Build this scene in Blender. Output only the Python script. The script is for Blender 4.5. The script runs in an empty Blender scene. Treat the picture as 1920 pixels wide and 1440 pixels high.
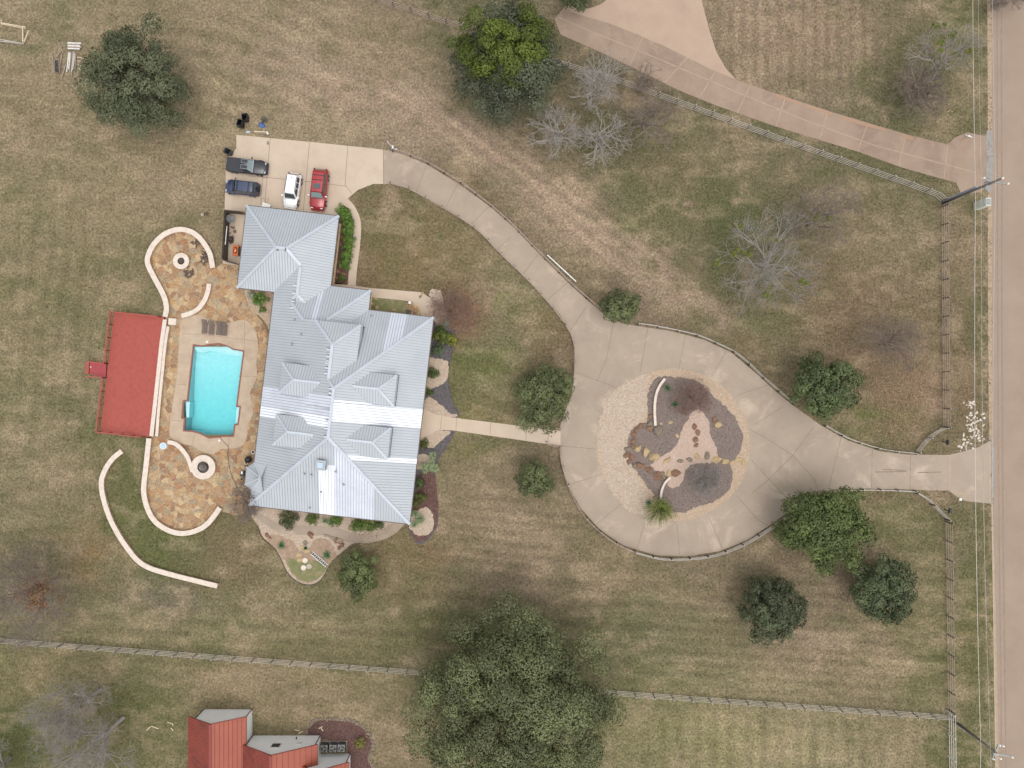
import bpy, bmesh, math, random
import numpy as np
from mathutils import Vector, Matrix
from mathutils.geometry import tessellate_polygon

# ------------------------------------------------------------------ camera, sky, sun
S = 0.066            # metres per photo pixel on the ground
H = 88.0             # height of the drone
sc = bpy.context.scene
col = sc.collection
cam_d = bpy.data.cameras.new('camera'); cam = bpy.data.objects.new('camera', cam_d); col.objects.link(cam)
cam.location = (0, 0, H); cam.rotation_euler = (0, 0, 0)
cam_d.sensor_width = 36; cam_d.lens = 36*H/(1920*S); cam_d.clip_end = 6000; cam_d.clip_start = 0.5
sc.camera = cam
SUN_EL, SUN_AZ = math.radians(76), math.radians(150)     # azimuth clockwise from north
w = bpy.data.worlds.new('World'); sc.world = w; w.use_nodes = True
nt = w.node_tree; bg = nt.nodes['Background']
sky = nt.nodes.new('ShaderNodeTexSky'); sky.sky_type = 'NISHITA'; sky.sun_disc = False
sky.sun_elevation = SUN_EL; sky.sun_rotation = SUN_AZ
sky.dust_density = 4.0; sky.air_density = 1.0; sky.ozone_density = 1.0
hs = nt.nodes.new('ShaderNodeHueSaturation'); hs.inputs['Saturation'].default_value = 0.2   # grey overcast sky
nt.links.new(sky.outputs[0], hs.inputs['Color']); nt.links.new(hs.outputs[0], bg.inputs[0]); bg.inputs[1].default_value = 0.15
sd = bpy.data.lights.new('sun', 'SUN'); sd.energy = 0.65; sd.angle = math.radians(110); sd.color = (1, 0.95, 0.88)
sun = bpy.data.objects.new('sun', sd); col.objects.link(sun)
d = Vector((math.sin(SUN_AZ)*math.cos(SUN_EL), math.cos(SUN_AZ)*math.cos(SUN_EL), math.sin(SUN_EL)))
sun.rotation_euler = d.to_track_quat('Z', 'Y').to_euler(); sun.location = (0, 0, 60)
sc.view_settings.view_transform = 'Standard'; sc.view_settings.look = 'None'
sc.view_settings.exposure = 0.48; sc.view_settings.gamma = 1

# ------------------------------------------------------------------ helpers
rnd = random.Random(7)
def P(px, py, z=0.0):
    k = S*(1 - z/H)
    return Vector(((px-960)*k, -(py-720)*k, z))
def lin(c):
    c /= 255.0
    return c/12.92 if c <= 0.04045 else ((c+0.055)/1.055)**2.4
def C(r, g, b, k=1.0): return (lin(r)*k, lin(g)*k, lin(b)*k)

def tag(o, label=None, cat=None, group=None, kind=None):
    if label: o['label'] = label
    if cat: o['category'] = cat
    if group: o['group'] = group
    if kind: o['kind'] = kind
    return o
def thing(name, loc, rz=0.0, label=None, cat=None, group=None):
    o = bpy.data.objects.new(name, None); col.objects.link(o)
    o.location = loc; o.rotation_euler = (0, 0, rz); o.empty_display_size = 0.3
    return tag(o, label, cat, group)

class MB:
    def __init__(s): s.v = []; s.f = []; s.m = []
    def add(s, vs, fs, mi=0):
        b = len(s.v); s.v += [tuple(x) for x in vs]
        for f in fs: s.f.append(tuple(b+i for i in f)); s.m.append(mi)
        return s
    def box(s, c, size, rz=0.0, mi=0, rx=0.0, taper=1.0):
        hx, hy, hz = size[0]/2, size[1]/2, size[2]/2
        M = Matrix.Translation(c) @ Matrix.Rotation(rz, 4, 'Z') @ Matrix.Rotation(rx, 4, 'Y')
        vs = [M @ Vector((x*hx*(taper if z > 0 else 1), y*hy*(taper if z > 0 else 1), z*hz)) for z in (-1, 1) for y in (-1, 1) for x in (-1, 1)]
        return s.add(vs, [(0,2,3,1),(4,5,7,6),(0,1,5,4),(2,6,7,3),(1,3,7,5),(0,4,6,2)], mi)
    def beam(s, a, b, wd, ht, mi=0):
        a = Vector(a); b = Vector(b); dd = (b-a)
        if dd.length < 1e-6: return s
        x = dd.normalized(); up = Vector((0,0,1))
        if abs(x.z) > 0.95: up = Vector((1,0,0))
        y = up.cross(x).normalized(); z = x.cross(y)
        vs = [p + y*sy*wd/2 + z*sz*ht/2 for p in (a, b) for sz in (-1, 1) for sy in (-1, 1)]
        return s.add(vs, [(0,1,3,2),(4,6,7,5),(0,4,5,1),(2,3,7,6),(0,2,6,4),(1,5,7,3)], mi)
    def tube(s, a, b, r0, r1=None, n=8, mi=0, caps=True):
        if r1 is None: r1 = r0
        a = Vector(a); b = Vector(b); x = (b-a).normalized()
        up = Vector((0,0,1)) if abs(x.z) < 0.95 else Vector((1,0,0))
        y = up.cross(x).normalized(); z = x.cross(y)
        vs = []
        for p, r in ((a, r0), (b, r1)):
            for i in range(n):
                t = 2*math.pi*i/n; vs.append(p + y*math.cos(t)*r + z*math.sin(t)*r)
        fs = [(i, (i+1) % n, n+(i+1) % n, n+i) for i in range(n)]
        if caps: fs += [tuple(range(n))[::-1], tuple(range(n, 2*n))]
        return s.add(vs, fs, mi)
    def path_tube(s, pts, r, n=6, mi=0):
        for a, b in zip(pts[:-1], pts[1:]): s.tube(a, b, r, r, n, mi)
        return s
    def lathe(s, prof, c=(0,0,0), n=24, mi=0):
        vs = []; fs = []
        for r, z in prof:
            for i in range(n):
                t = 2*math.pi*i/n; vs.append((c[0]+r*math.cos(t), c[1]+r*math.sin(t), c[2]+z))
        for k in range(len(prof)-1):
            for i in range(n):
                j = (i+1) % n; fs.append((k*n+i, k*n+j, (k+1)*n+j, (k+1)*n+i))
        return s.add(vs, fs, mi)
    def poly(s, pts, mi=0):
        tr = tessellate_polygon([[Vector(p) for p in pts]])
        return s.add(pts, tr, mi)
    def prism(s, pts, z0, z1, mi=0, bottom=True):
        pts = [(p[0], p[1]) for p in pts]; n = len(pts)
        a = sum(pts[i][0]*pts[(i+1)%n][1]-pts[(i+1)%n][0]*pts[i][1] for i in range(n))
        if a < 0: pts = pts[::-1]
        tr = tessellate_polygon([[Vector((x, y, 0)) for x, y in pts]])
        fs = [tuple(n+i for i in t) for t in tr] + ([tuple(t[::-1]) for t in tr] if bottom else [])
        fs += [(i, (i+1) % n, n+(i+1) % n, n+i) for i in range(n)]
        return s.add([(x, y, z0) for x, y in pts]+[(x, y, z1) for x, y in pts], fs, mi)
    def build(s, name, mats, parent=None, smooth=False, recalc=True):
        me = bpy.data.meshes.new(name); me.from_pydata(s.v, [], s.f)
        if not isinstance(mats, (list, tuple)): mats = [mats]
        for m in mats: me.materials.append(m)
        me.polygons.foreach_set('material_index', s.m)
        if recalc:
            bm = bmesh.new(); bm.from_mesh(me); bmesh.ops.recalc_face_normals(bm, faces=bm.faces); bm.to_mesh(me); bm.free()
        if smooth: me.polygons.foreach_set('use_smooth', [True]*len(me.polygons))
        o = bpy.data.objects.new(name, me); col.objects.link(o)
        if parent: o.parent = parent
        return o

def copy_tree(o, parent=None):
    c = o.copy(); col.objects.link(c)
    if parent: c.parent = parent
    for ch in [x for x in col.objects if x.parent == o]: copy_tree(ch, c)
    return c

def smooth_pts(pts, n=6, closed=False):
    out = []; N = len(pts)
    rng = range(N if closed else N-1)
    for i in rng:
        if closed: p = [pts[(i+k) % N] for k in (-1, 0, 1, 2)]
        else: p = [pts[max(i-1, 0)], pts[i], pts[i+1], pts[min(i+2, N-1)]]
        for k in range(n):
            t = k/n
            out.append(tuple(0.5*((2*p[1][a]) + (-p[0][a]+p[2][a])*t + (2*p[0][a]-5*p[1][a]+4*p[2][a]-p[3][a])*t*t + (-p[0][a]+3*p[1][a]-3*p[2][a]+p[3][a])*t**3) for a in range(2)))
    if not closed: out.append(tuple(pts[-1][:2]))
    return out
def jag(pts, amp=1.6, seed=1, step=3.0):
    r = random.Random(seed); out = []
    for (a, b) in zip(pts, pts[1:]+pts[:1]):
        n = max(1, int(math.hypot(a[0]-b[0], a[1]-b[1])/step)); 
        for i in range(n):
            t = i/n; out.append((a[0]+(b[0]-a[0])*t+r.gauss(0, amp*.5), a[1]+(b[1]-a[1])*t+r.gauss(0, amp*.5)))
    return out
def W(pts, z=0.0): return [tuple(P(x, y, z)) for x, y in pts]

# ------------------------------------------------------------------ materials
def _mat(name):
    m = bpy.data.materials.new(name); m.use_nodes = True
    return m, m.node_tree, m.node_tree.nodes['Principled BSDF']
def mat(name, c, rough=0.6, metal=0.0, c2=None, scale=2.0, detail=6, amt=1.0, bump=0.0, bscale=None, spec=None, coat=0, big=None):
    m, t, b = _mat(name)
    b.inputs['Roughness'].default_value = rough; b.inputs['Metallic'].default_value = metal
    if spec is not None: b.inputs['Specular IOR Level'].default_value = spec
    if coat: b.inputs['Coat Weight'].default_value = coat; b.inputs['Coat Roughness'].default_value = 0.05
    tc = t.nodes.new('ShaderNodeTexCoord')
    if c2 is None: c2 = tuple(x*0.8 for x in c)
    n = t.nodes.new('ShaderNodeTexNoise'); n.inputs['Scale'].default_value = scale; n.inputs['Detail'].default_value = detail
    n.inputs['Roughness'].default_value = 0.65
    t.links.new(tc.outputs['Object'], n.inputs['Vector'])
    r = t.nodes.new('ShaderNodeMapRange'); r.inputs[1].default_value = 0.5-0.22/amt; r.inputs[2].default_value = 0.5+0.22/amt
    t.links.new(n.outputs[0], r.inputs[0])
    mx = t.nodes.new('ShaderNodeMix'); mx.data_type = 'RGBA'
    mx.inputs[6].default_value = (*c, 1); mx.inputs[7].default_value = (*c2, 1)
    t.links.new(r.outputs[0], mx.inputs[0]); out = mx.outputs[2]
    for (bc, bs, lo, hi, am) in (big or []):
        nb = t.nodes.new('ShaderNodeTexNoise'); nb.inputs['Scale'].default_value = bs; nb.inputs['Detail'].default_value = 9; nb.inputs['Roughness'].default_value = .72; nb.inputs['Distortion'].default_value = .6
        t.links.new(tc.outputs['Object'], nb.inputs['Vector'])
        rb = t.nodes.new('ShaderNodeMapRange'); rb.inputs[1].default_value = lo; rb.inputs[2].default_value = hi; rb.inputs[4].default_value = am; t.links.new(nb.outputs[0], rb.inputs[0])
        mb_ = t.nodes.new('ShaderNodeMix'); mb_.data_type = 'RGBA'; mb_.inputs[7].default_value = (*bc, 1); t.links.new(rb.outputs[0], mb_.inputs[0]); t.links.new(out, mb_.inputs[6]); out = mb_.outputs[2]
    t.links.new(out, b.inputs['Base Color'])
    if bump:
        n2 = t.nodes.new('ShaderNodeTexNoise'); n2.inputs['Scale'].default_value = bscale or scale*6; n2.inputs['Detail'].default_value = 4
        t.links.new(tc.outputs['Object'], n2.inputs['Vector'])
        bp = t.nodes.new('ShaderNodeBump'); bp.inputs['Strength'].default_value = bump; bp.inputs['Distance'].default_value = 0.05
        t.links.new(n2.outputs[0], bp.inputs['Height']); t.links.new(bp.outputs[0], b.inputs['Normal'])
    return m
def cell_mat(name, ramp, scale, grout=None, gw=0.05, distort=0.15, rough=0.85, bump=0.6, bias=None, mottle=0.35):
    """stones: voronoi cells coloured from a ramp, with joints"""
    m, t, b = _mat(name); b.inputs['Roughness'].default_value = rough; b.inputs['Specular IOR Level'].default_value = 0.2
    tc = t.nodes.new('ShaderNodeTexCoord')
    nz = t.nodes.new('ShaderNodeTexNoise'); nz.inputs['Scale'].default_value = scale*1.3; nz.inputs['Detail'].default_value = 3
    t.links.new(tc.outputs['Object'], nz.inputs['Vector'])
    sb = t.nodes.new('ShaderNodeVectorMath'); sb.operation = 'SUBTRACT'; sb.inputs[1].default_value = (.5, .5, .5)
    t.links.new(nz.outputs['Color'], sb.inputs[0])
    ml = t.nodes.new('ShaderNodeVectorMath'); ml.operation = 'SCALE'; ml.inputs['Scale'].default_value = distort/scale*4
    t.links.new(sb.outputs[0], ml.inputs[0])
    ad = t.nodes.new('ShaderNodeVectorMath'); ad.operation = 'ADD'
    t.links.new(tc.outputs['Object'], ad.inputs[0]); t.links.new(ml.outputs[0], ad.inputs[1])
    v = t.nodes.new('ShaderNodeTexVoronoi'); v.inputs['Scale'].default_value = scale
    t.links.new(ad.outputs[0], v.inputs['Vector'])
    sp = t.nodes.new('ShaderNodeSeparateColor'); t.links.new(v.outputs['Color'], sp.inputs[0])
    rp = t.nodes.new('ShaderNodeValToRGB'); rp.color_ramp.interpolation = 'LINEAR'
    els = rp.color_ramp.elements
    for i, (pos, cc) in enumerate(ramp):
        e = els[i] if i < 2 else els.new(pos)
        e.position = pos; e.color = (*cc, 1)
    t.links.new(sp.outputs[0], rp.inputs[0])
    out = rp.outputs[0]
    n2 = t.nodes.new('ShaderNodeTexNoise'); n2.inputs['Scale'].default_value = scale*2.5; n2.inputs['Detail'].default_value = 6; n2.inputs['Roughness'].default_value = .7
    t.links.new(tc.outputs['Object'], n2.inputs['Vector'])
    mr = t.nodes.new('ShaderNodeMapRange'); mr.inputs[1].default_value = .3; mr.inputs[2].default_value = .7; mr.inputs[3].default_value = 1-mottle; mr.inputs[4].default_value = 1+mottle
    t.links.new(n2.outputs[0], mr.inputs[0])
    mm = t.nodes.new('ShaderNodeVectorMath'); mm.operation = 'SCALE'
    t.links.new(out, mm.inputs[0]); t.links.new(mr.outputs[0], mm.inputs['Scale']); out = mm.outputs[0]
    v2 = t.nodes.new('ShaderNodeTexVoronoi'); v2.feature = 'DISTANCE_TO_EDGE'; v2.inputs['Scale'].default_value = scale
    t.links.new(ad.outputs[0], v2.inputs['Vector'])
    if grout:
        r = t.nodes.new('ShaderNodeMapRange'); r.inputs[1].default_value = gw*0.5; r.inputs[2].default_value = gw*1.3
        t.links.new(v2.outputs['Distance'], r.inputs[0])
        mx = t.nodes.new('ShaderNodeMix'); mx.data_type = 'RGBA'; mx.inputs[6].default_value = (*grout, 1)
        t.links.new(out, mx.inputs[7]); t.links.new(r.outputs[0], mx.inputs[0]); out = mx.outputs[2]
    t.links.new(out, b.inputs['Base Color'])
    r3 = t.nodes.new('ShaderNodeMapRange'); r3.inputs[1].default_value = 0; r3.inputs[2].default_value = max(gw*2, 0.15)
    t.links.new(v2.outputs['Distance'], r3.inputs[0])
    bp = t.nodes.new('ShaderNodeBump'); bp.inputs['Strength'].default_value = bump; bp.inputs['Distance'].default_value = 0.12/scale
    t.links.new(r3.outputs[0], bp.inputs['Height']); t.links.new(bp.outputs[0], b.inputs['Normal'])
    return m
def attr_mat(name, rough=0.8, trans=0.0, tex=None, spec=0.2):
    m, t, b = _mat(name); b.inputs['Roughness'].default_value = rough; b.inputs['Specular IOR Level'].default_value = spec
    a = t.nodes.new('ShaderNodeAttribute'); a.attribute_name = 'col'
    t.links.new(a.outputs['Color'], b.inputs['Base Color'])
    return m

M = {}
M['leaf'] = attr_mat('leaf', 0.55, spec=0.3)
M['litter'] = attr_mat('leaf_litter_mat', 0.9)
M['bark'] = mat('bark', C(95,82,68), .9, c2=C(60,50,42), scale=5, bump=.5)
M['bare'] = mat('bare_bark', C(164,157,150), .9, c2=C(132,125,119), scale=4)
M['pale_bark'] = mat('pale_bark', C(176,169,161), .9, c2=C(146,139,132), scale=4)
M['bare_brown'] = mat('bare_bark_brown', C(146,132,121), .9, c2=C(116,103,94), scale=4)
M['twig_red'] = mat('reddish_twigs', C(154,126,112), .9, c2=C(126,102,92), scale=4)
M['concrete'] = mat('concrete', C(162,147,130), .85, c2=C(148,134,118), scale=.35, detail=9, big=[(C(142,126,112), .13, .5, .66, .6), (C(196,178,158), .22, .54, .68, .55), (C(132,118,104), 2.2, .60, .72, .45)], bump=.15, bscale=12)
M['concrete_pale'] = mat('concrete_pale', C(190,173,154), .85, c2=C(178,160,141), scale=.5, detail=9, big=[(C(164,148,132), .25, .54, .7, .5), (C(150,134,118), 2.4, .63, .75, .4)], bump=.1, bscale=12)
M['joint'] = mat('joint', C(112,99,84), .9, c2=C(140,126,108), scale=1.2)
M['joint_pale'] = mat('joint_pale', C(176,156,132), .9, c2=C(154,134,114), scale=1.2)
M['concrete_red'] = mat('concrete_red', C(154,134,116), .85, c2=C(138,118,102), scale=.4, detail=9, big=[(C(118,98,86), .18, .5, .66, .6), (C(172,148,128), .3, .56, .7, .5)], bump=.12, bscale=12)
M['concrete_redpale'] = mat('concrete_redpale', C(172,150,131), .85, c2=C(160,138,120), scale=.35, detail=9, big=[(C(150,126,110), .2, .52, .68, .5)], bump=.1, bscale=12)
M['rust_stain'] = mat('clay_stain', C(160,124,98), .9, c2=C(152,130,110), scale=1.5, detail=8)
M['pooldeck'] = mat('pool_deck_concrete', C(182,163,142), .85, c2=C(163,143,122), scale=.9, detail=9, big=[(C(150,130,110), .5, .52, .68, .5)], bump=.15, bscale=14)
M['patch'] = mat('tan_patch', C(176,165,148), .8)
M['limestone'] = mat('limestone', C(216,204,192), .8, c2=C(190,175,160), scale=2.0, detail=8, bump=.35, bscale=9)
M['limeface'] = cell_mat('limestone_face', [(0, C(205,180,150)), (.5, C(180,152,122)), (1, C(215,195,172))], 2.2, C(150,128,105), .06)
M['white_stone'] = mat('white_rock', C(216,208,196), .8, c2=C(184,174,160), scale=4, bump=.5, bscale=8)
M['flag'] = cell_mat('flagstone', [(0, C(146,108,82)), (.18, C(170,140,104)), (.36, C(136,106,84)), (.52, C(166,142,112)), (.68, C(182,158,124)), (.84, C(142,130,110)), (1, C(158,122,88))], 1.45, C(166,146,118), .03, .22, mottle=.3)
M['gravel'] = cell_mat('white_gravel', [(0, C(184,168,150)), (.4, C(170,154,136)), (.7, C(194,180,163)), (1, C(146,130,114))], 8, C(160,140,122), .08, .2, mottle=.2)
M['gravel_tan'] = cell_mat('tan_gravel', [(0, C(184,164,142)), (.4, C(172,152,132)), (.7, C(196,178,156)), (1, C(152,132,112))], 9, C(150,126,104), .08, .2, mottle=.2)
M['gravel_fine'] = cell_mat('fine_pink_gravel', [(0, C(178,156,140)), (.5, C(164,142,128)), (1, C(190,170,154))], 12, None, .1, .2, mottle=.15)
M['mulch'] = cell_mat('mulch', [(0, C(112,100,94)), (.5, C(128,115,108)), (1, C(96,84,78))], 9, None, .1, .15, mottle=.35)
M['mulch_black'] = cell_mat('black_mulch', [(0, C(84,80,80)), (.5, C(102,97,98)), (1, C(70,66,68))], 9, None, .1, .2, mottle=.3)
M['mulch_brown'] = cell_mat('brown_mulch', [(0, C(98,72,66)), (.5, C(80,58,56)), (1, C(116,92,82))], 9, None, .1, .4, mottle=.4)
M['soil'] = mat('bare_soil', C(156,132,110), .95, c2=C(134,112,94), scale=1.5, detail=8, big=[(C(178,160,140), 3, .5, .62, .6), (C(96,96,62), 1.6, .55, .68, .5)])
M['lawn_green'] = mat('fresh_lawn', C(92,106,58), .9, c2=C(128,120,88), scale=1.6, detail=9, big=[(C(150,130,104), 1.1, .5, .62, .7)], bump=.6, bscale=14)
M['roof'] = mat('galvanised_roof', C(181,186,190), .5, .12, c2=C(168,174,179), scale=.35, detail=7)
M['rib'] = mat('roof_seam', C(146,152,158), .5, .12, c2=C(130,137,144), scale=.6)
M['cap'] = mat('ridge_cap', C(182,189,198), .45, .12, c2=C(166,173,181), scale=1)
M['whitepanel'] = mat('white_roof_panel', C(240,242,246), .5, .05, c2=C(222,226,233), scale=.5)
M['palepanel'] = mat('pale_roof_panel', C(208,212,222), .5, .05, c2=C(188,193,204), scale=.5)
M['fascia'] = mat('fascia', C(96,82,74), .6)
M['cream'] = mat('cream_stone_wall', C(214,192,162), .85, c2=C(188,162,132), scale=2.2, detail=7, bump=.4, bscale=6)
M['white_wall'] = mat('white_siding', C(246,246,243), .6, c2=C(238,239,237), scale=.6)
M['white'] = mat('white_paint', C(225,223,218), .55, c2=C(205,203,198), scale=2)
M['glass'] = mat('window_glass', C(48,54,60), .08, 0, spec=.8, scale=.5)
M['carglass'] = mat('car_glass', C(58,68,74), .06, 0, spec=1.0, scale=.5)
M['carglass_pale'] = mat('car_glass_pale', C(128,146,146), .08, 0, spec=1.0, scale=.5)
M['red_deck'] = mat('red_deck', C(164,80,68), .65, c2=C(150,68,58), scale=2, detail=8, big=[(C(134,54,52), .35, .55, .7, .5)])
M['red_gap'] = mat('red_deck_gap', C(128,44,42), .8)
M['red_roof'] = mat('red_roof', C(154,82,60), .5, .05, c2=C(142,72,53), scale=.5)
M['red_seam'] = mat('red_roof_seam', C(132,56,46), .5, .1)
M['red_dark'] = mat('red_roof_dark', C(146,68,54), .6, .05, c2=C(120,58,48), scale=.8, detail=9, big=[(C(74,48,42), .45, .48, .62, .75)])  # darker, mottled red for the west slopes
M['fence_grey'] = mat('weathered_board', C(194,187,178), .85, c2=C(156,148,138), scale=1.6, detail=8)
M['fence_brown'] = mat('brown_board', C(178,160,148), .85, c2=C(136,118,106), scale=1.6, detail=8)
M['fence_white'] = mat('white_board', C(226,224,220), .7, c2=C(190,186,180), scale=1.6, detail=8)
M['post_dark'] = mat('dark_post', C(70,58,52), .9, c2=C(96,84,76), scale=3)
M['black'] = mat('black_plastic', C(26,27,30), .5, scale=3)
M['dark_grey'] = mat('dark_grey_plastic', C(50,54,58), .5, scale=3)
M['rubber'] = mat('rubber', C(28,27,27), .8)
M['chrome'] = mat('chrome', C(200,202,205), .25, .8)
M['steel'] = mat('steel', C(150,155,158), .4, .6)
M['ac'] = mat('ac_casing', C(140,138,134), .5, .2, c2=C(116,114,110), scale=3)
M['copper'] = mat('copper', C(196,112,72), .35, .7, c2=C(150,78,48), scale=6)
M['blue_plastic'] = mat('blue_tarp', C(84,112,158), .5, c2=C(60,80,120), scale=4, bump=.6)
M['paleblue'] = mat('pale_blue_plastic', C(176,200,222), .4)
M['wood'] = mat('weathered_wood', C(172,156,140), .9, c2=C(120,104,92), scale=4, detail=8)
M['pale_wood'] = mat('pale_wood', C(222,206,180), .85, c2=C(190,170,140), scale=4)
M['log'] = mat('firewood_bark', C(110,94,86), .9, c2=C(66,54,50), scale=7)
M['log_end'] = mat('firewood_cut', C(186,164,142), .9, c2=C(150,126,104), scale=7)
M['boulder'] = mat('brown_boulder', C(142,108,84), .9, c2=C(104,82,66), scale=2.5, detail=8, bump=.6, bscale=6)
M['boulder_tan'] = mat('tan_boulder', C(190,166,126), .9, c2=C(140,120,92), scale=2.5, detail=8, bump=.6, bscale=6)
M['boulder_grey'] = mat('grey_boulder', C(140,126,108), .9, c2=C(98,88,78), scale=2.5, detail=8, bump=.6, bscale=6)
M['coping'] = mat('brick_coping', C(142,94,82), .8, c2=C(116,76,68), scale=6)
M['plaster'] = mat('pool_plaster', C(196,226,228), .6, c2=C(178,214,220), scale=2)
M['pole_wood'] = mat('utility_pole_wood', C(120,112,106), .9, c2=C(92,84,78), scale=3)
M['pole_grey'] = mat('utility_pole_grey', C(160,172,186), .6, c2=C(128,138,150), scale=2)
M['wire'] = mat('wire_metal', C(205,200,195), .5, .2)
M['wire_dark'] = mat('wire_dark', C(150,140,132), .6, .1)
M['box_green'] = mat('utility_cabinet', C(214,220,208), .5, c2=C(196,202,190), scale=1)
M['road'] = mat('chipseal_road', C(152,134,118), .9, c2=C(140,122,107), scale=.25, detail=10, big=[(C(136,120,106), 5, .56, .7, .5), (C(166,148,131), 7, .56, .7, .5)], bump=.3, bscale=30)
M['road_edge'] = mat('road_edge_dust', C(172,152,130), .95, c2=C(146,128,106), scale=2, detail=9)
M['road_dark'] = mat('road_wheel_line', C(128,111,98), .9, c2=C(146,128,112), scale=1.5)
M['asphalt_grey'] = mat('grey_patch', C(150,147,142), .9, c2=C(130,126,120), scale=3)
M['lounger'] = mat('lounger_frame', C(100,86,80), .6)
M['hose'] = mat('hose', C(70,58,50), .6)
M['hose_tan'] = mat('hose_tan', C(150,128,100), .6)
M['terracotta'] = mat('grey_pot', C(120,112,104), .8)
M['dark_water'] = mat('fountain_water', C(70,58,52), .15, spec=.6)
M['orange'] = mat('red_clay', C(186,96,66), .8)

# ------------------------------------------------------------------ outlines of the hardscape (photo pixels)
DRIVE = [(443,253),(507,259),(600,268),(700,278),(735,283),(760,291),(800,308),(860,345),(920,388),(962,425),(1010,475),(1060,525),(1100,562),(1130,587),(1165,606),(1200,612),(1260,621),(1320,637),(1370,660),(1420,702),(1455,735),(1487,760),(1540,798),(1590,826),(1650,846),(1700,852),(1780,853),(1800,848),(1835,838),(1857,826),(1857,944),(1812,940),(1795,932),(1779,920),(1700,918),(1620,916),(1560,918),(1530,930),(1490,952),(1450,980),(1400,1013),(1350,1033),(1290,1043),(1230,1041),(1170,1023),(1125,993),(1085,948),(1062,903),(1052,865),(1050,800),(1060,770),(1072,740),(1076,700),(1076,650),(1070,625),(1050,590),(1010,545),(960,495),(905,440),(860,405),(800,372),(765,354),(735,345),(700,345),(672,356),(655,370),(640,390),(632,410),(462,398),(421,393),(424,300),(436,288),(443,278)]
DRIVE2 = [(1040,35),(1062,9),(1086,17),(1105,16),(1125,9),(1143,-4),(1150,-60),(1312,-60),(1315,0),(1330,57),(1343,97),(1360,127),(1380,150),(1460,177),(1553,208),(1700,252),(1777,271),(1790,258),(1813,248),(1849,256),(1852,345),(1840,360),(1802,364),(1793,343),(1693,315),(1610,285),(1453,237),(1343,198),(1281,173),(1241,154),(1176,122),(1119,95),(1051,65)]
POOLDECK = smooth_pts([(343,597),(369,591),(386,595),(400,604),(421,606),(440,603),(459,600),(473,612),(482,629),(484,654),(481,677),(482,706),(473,727),(469,739),(475,768),(471,785),(465,798),(463,820),(452,837),(432,841),(411,843),(398,852),(375,845),(365,837),(340,831),(319,818),(321,779),(332,706),(337,629)], 3, True)
POOL = [(362,645),(379,647.5),(394,644.5),(411,643),(427,647.5),(438,653.5),(459,657),(446,760),(452.5,761),(448,797.5),(442,797.5),(439.4,819.4),(421,819.4),(392,822.5),(375.4,814),(361,810),(343,809),(345,786),(340,785),(343,749.6),(350.4,749.6)]
PATIO = [(287,470),(300,448),(325,434),(355,434),(377,450),(393,477),(399,503),(418,494),(447,495),(446,538),(463,545),(468,575),(482,592),(495,606),(502,625),(520,700),(510,800),(500,900),(500,940),(468,945),(458,962),(440,966),(412,957),(395,985),(360,1000),(320,996),(290,972),(275,938),(272,905),(284,820),(308,600),(312,592),(306,560),(287,520),(280,492)]
WALK_FRONT = [(797,768),(815,776),(835,781),(1051,808),(1051,836),(850,807),(822,806),(792,822),(770,822),(775,768)]
WALK_GAR = smooth_pts([(650,372),(660,380),(670,396),(677,420),(675,462),(670,500),(667,536)],3)+[(652,536),(655,500),(662,455),(663,415),(655,392),(640,382)]
WALK_N = [(618,528),(693,540),(790,548),(806,558),(815,575),(813,600),(795,600),(785,582),(768,565),(735,561),(690,557),(618,550)]
GARDEN_S = smooth_pts([(462,945),(470,965),(486,990),(492,1005),(510,1023),(525,1045),(540,1075),(558,1092),(578,1097),(598,1090),(612,1070),(625,1048),(645,1033),(660,1020),(680,1016),(720,1010),(745,992),(770,975)],4)+[(760,940),(480,920)]
GARDEN_E = smooth_pts([(812,585),(835,600),(852,620),(848,660),(842,690),(842,720),(850,755),(862,776),(848,790),(852,812),(835,842),(822,865),(817,900),(822,950),(820,985),(800,1015),(780,1018),(765,990)],4)+[(770,950),(790,700),(800,590)]
PATH_S = smooth_pts([(460,955),(478,968),(500,985),(530,1000),(570,1003),(620,1005),(650,1016),(690,1018),(728,1008),(752,990),(768,970)],3)+smooth_pts([(752,966),(730,985),(700,998),(665,1000),(640,992),(600,986),(550,985),(520,980),(490,965),(470,945)],3)
HOUSE = [(461.9,384.9),(635,404.6),(621.6,535.6),(695.5,544.6),(692,580.7),(814.5,595.3),(767,982.7),(466.7,948),(470,922),(458.9,908.4),(462,876),(476.6,866.6),(513.3,548.3),(444.8,539.5)]
NEIGH = [(353,1345),(461,1346),(470,1399),(595,1396),(600,1425),(654,1430),(654,1500),(353,1500)]
DECK = [(212,585),(307,594),(281,819),(186,809)]

def inside(poly, x, y):
    x = np.asarray(x); y = np.asarray(y); c = np.zeros(x.shape, bool); n = len(poly)
    for i in range(n):
        x1, y1 = poly[i]; x2, y2 = poly[(i+1) % n]
        if y1 == y2: continue
        c ^= ((y1 > y) != (y2 > y)) & (x < (x2-x1)*(y-y1)/(y2-y1)+x1)
    return c

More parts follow.
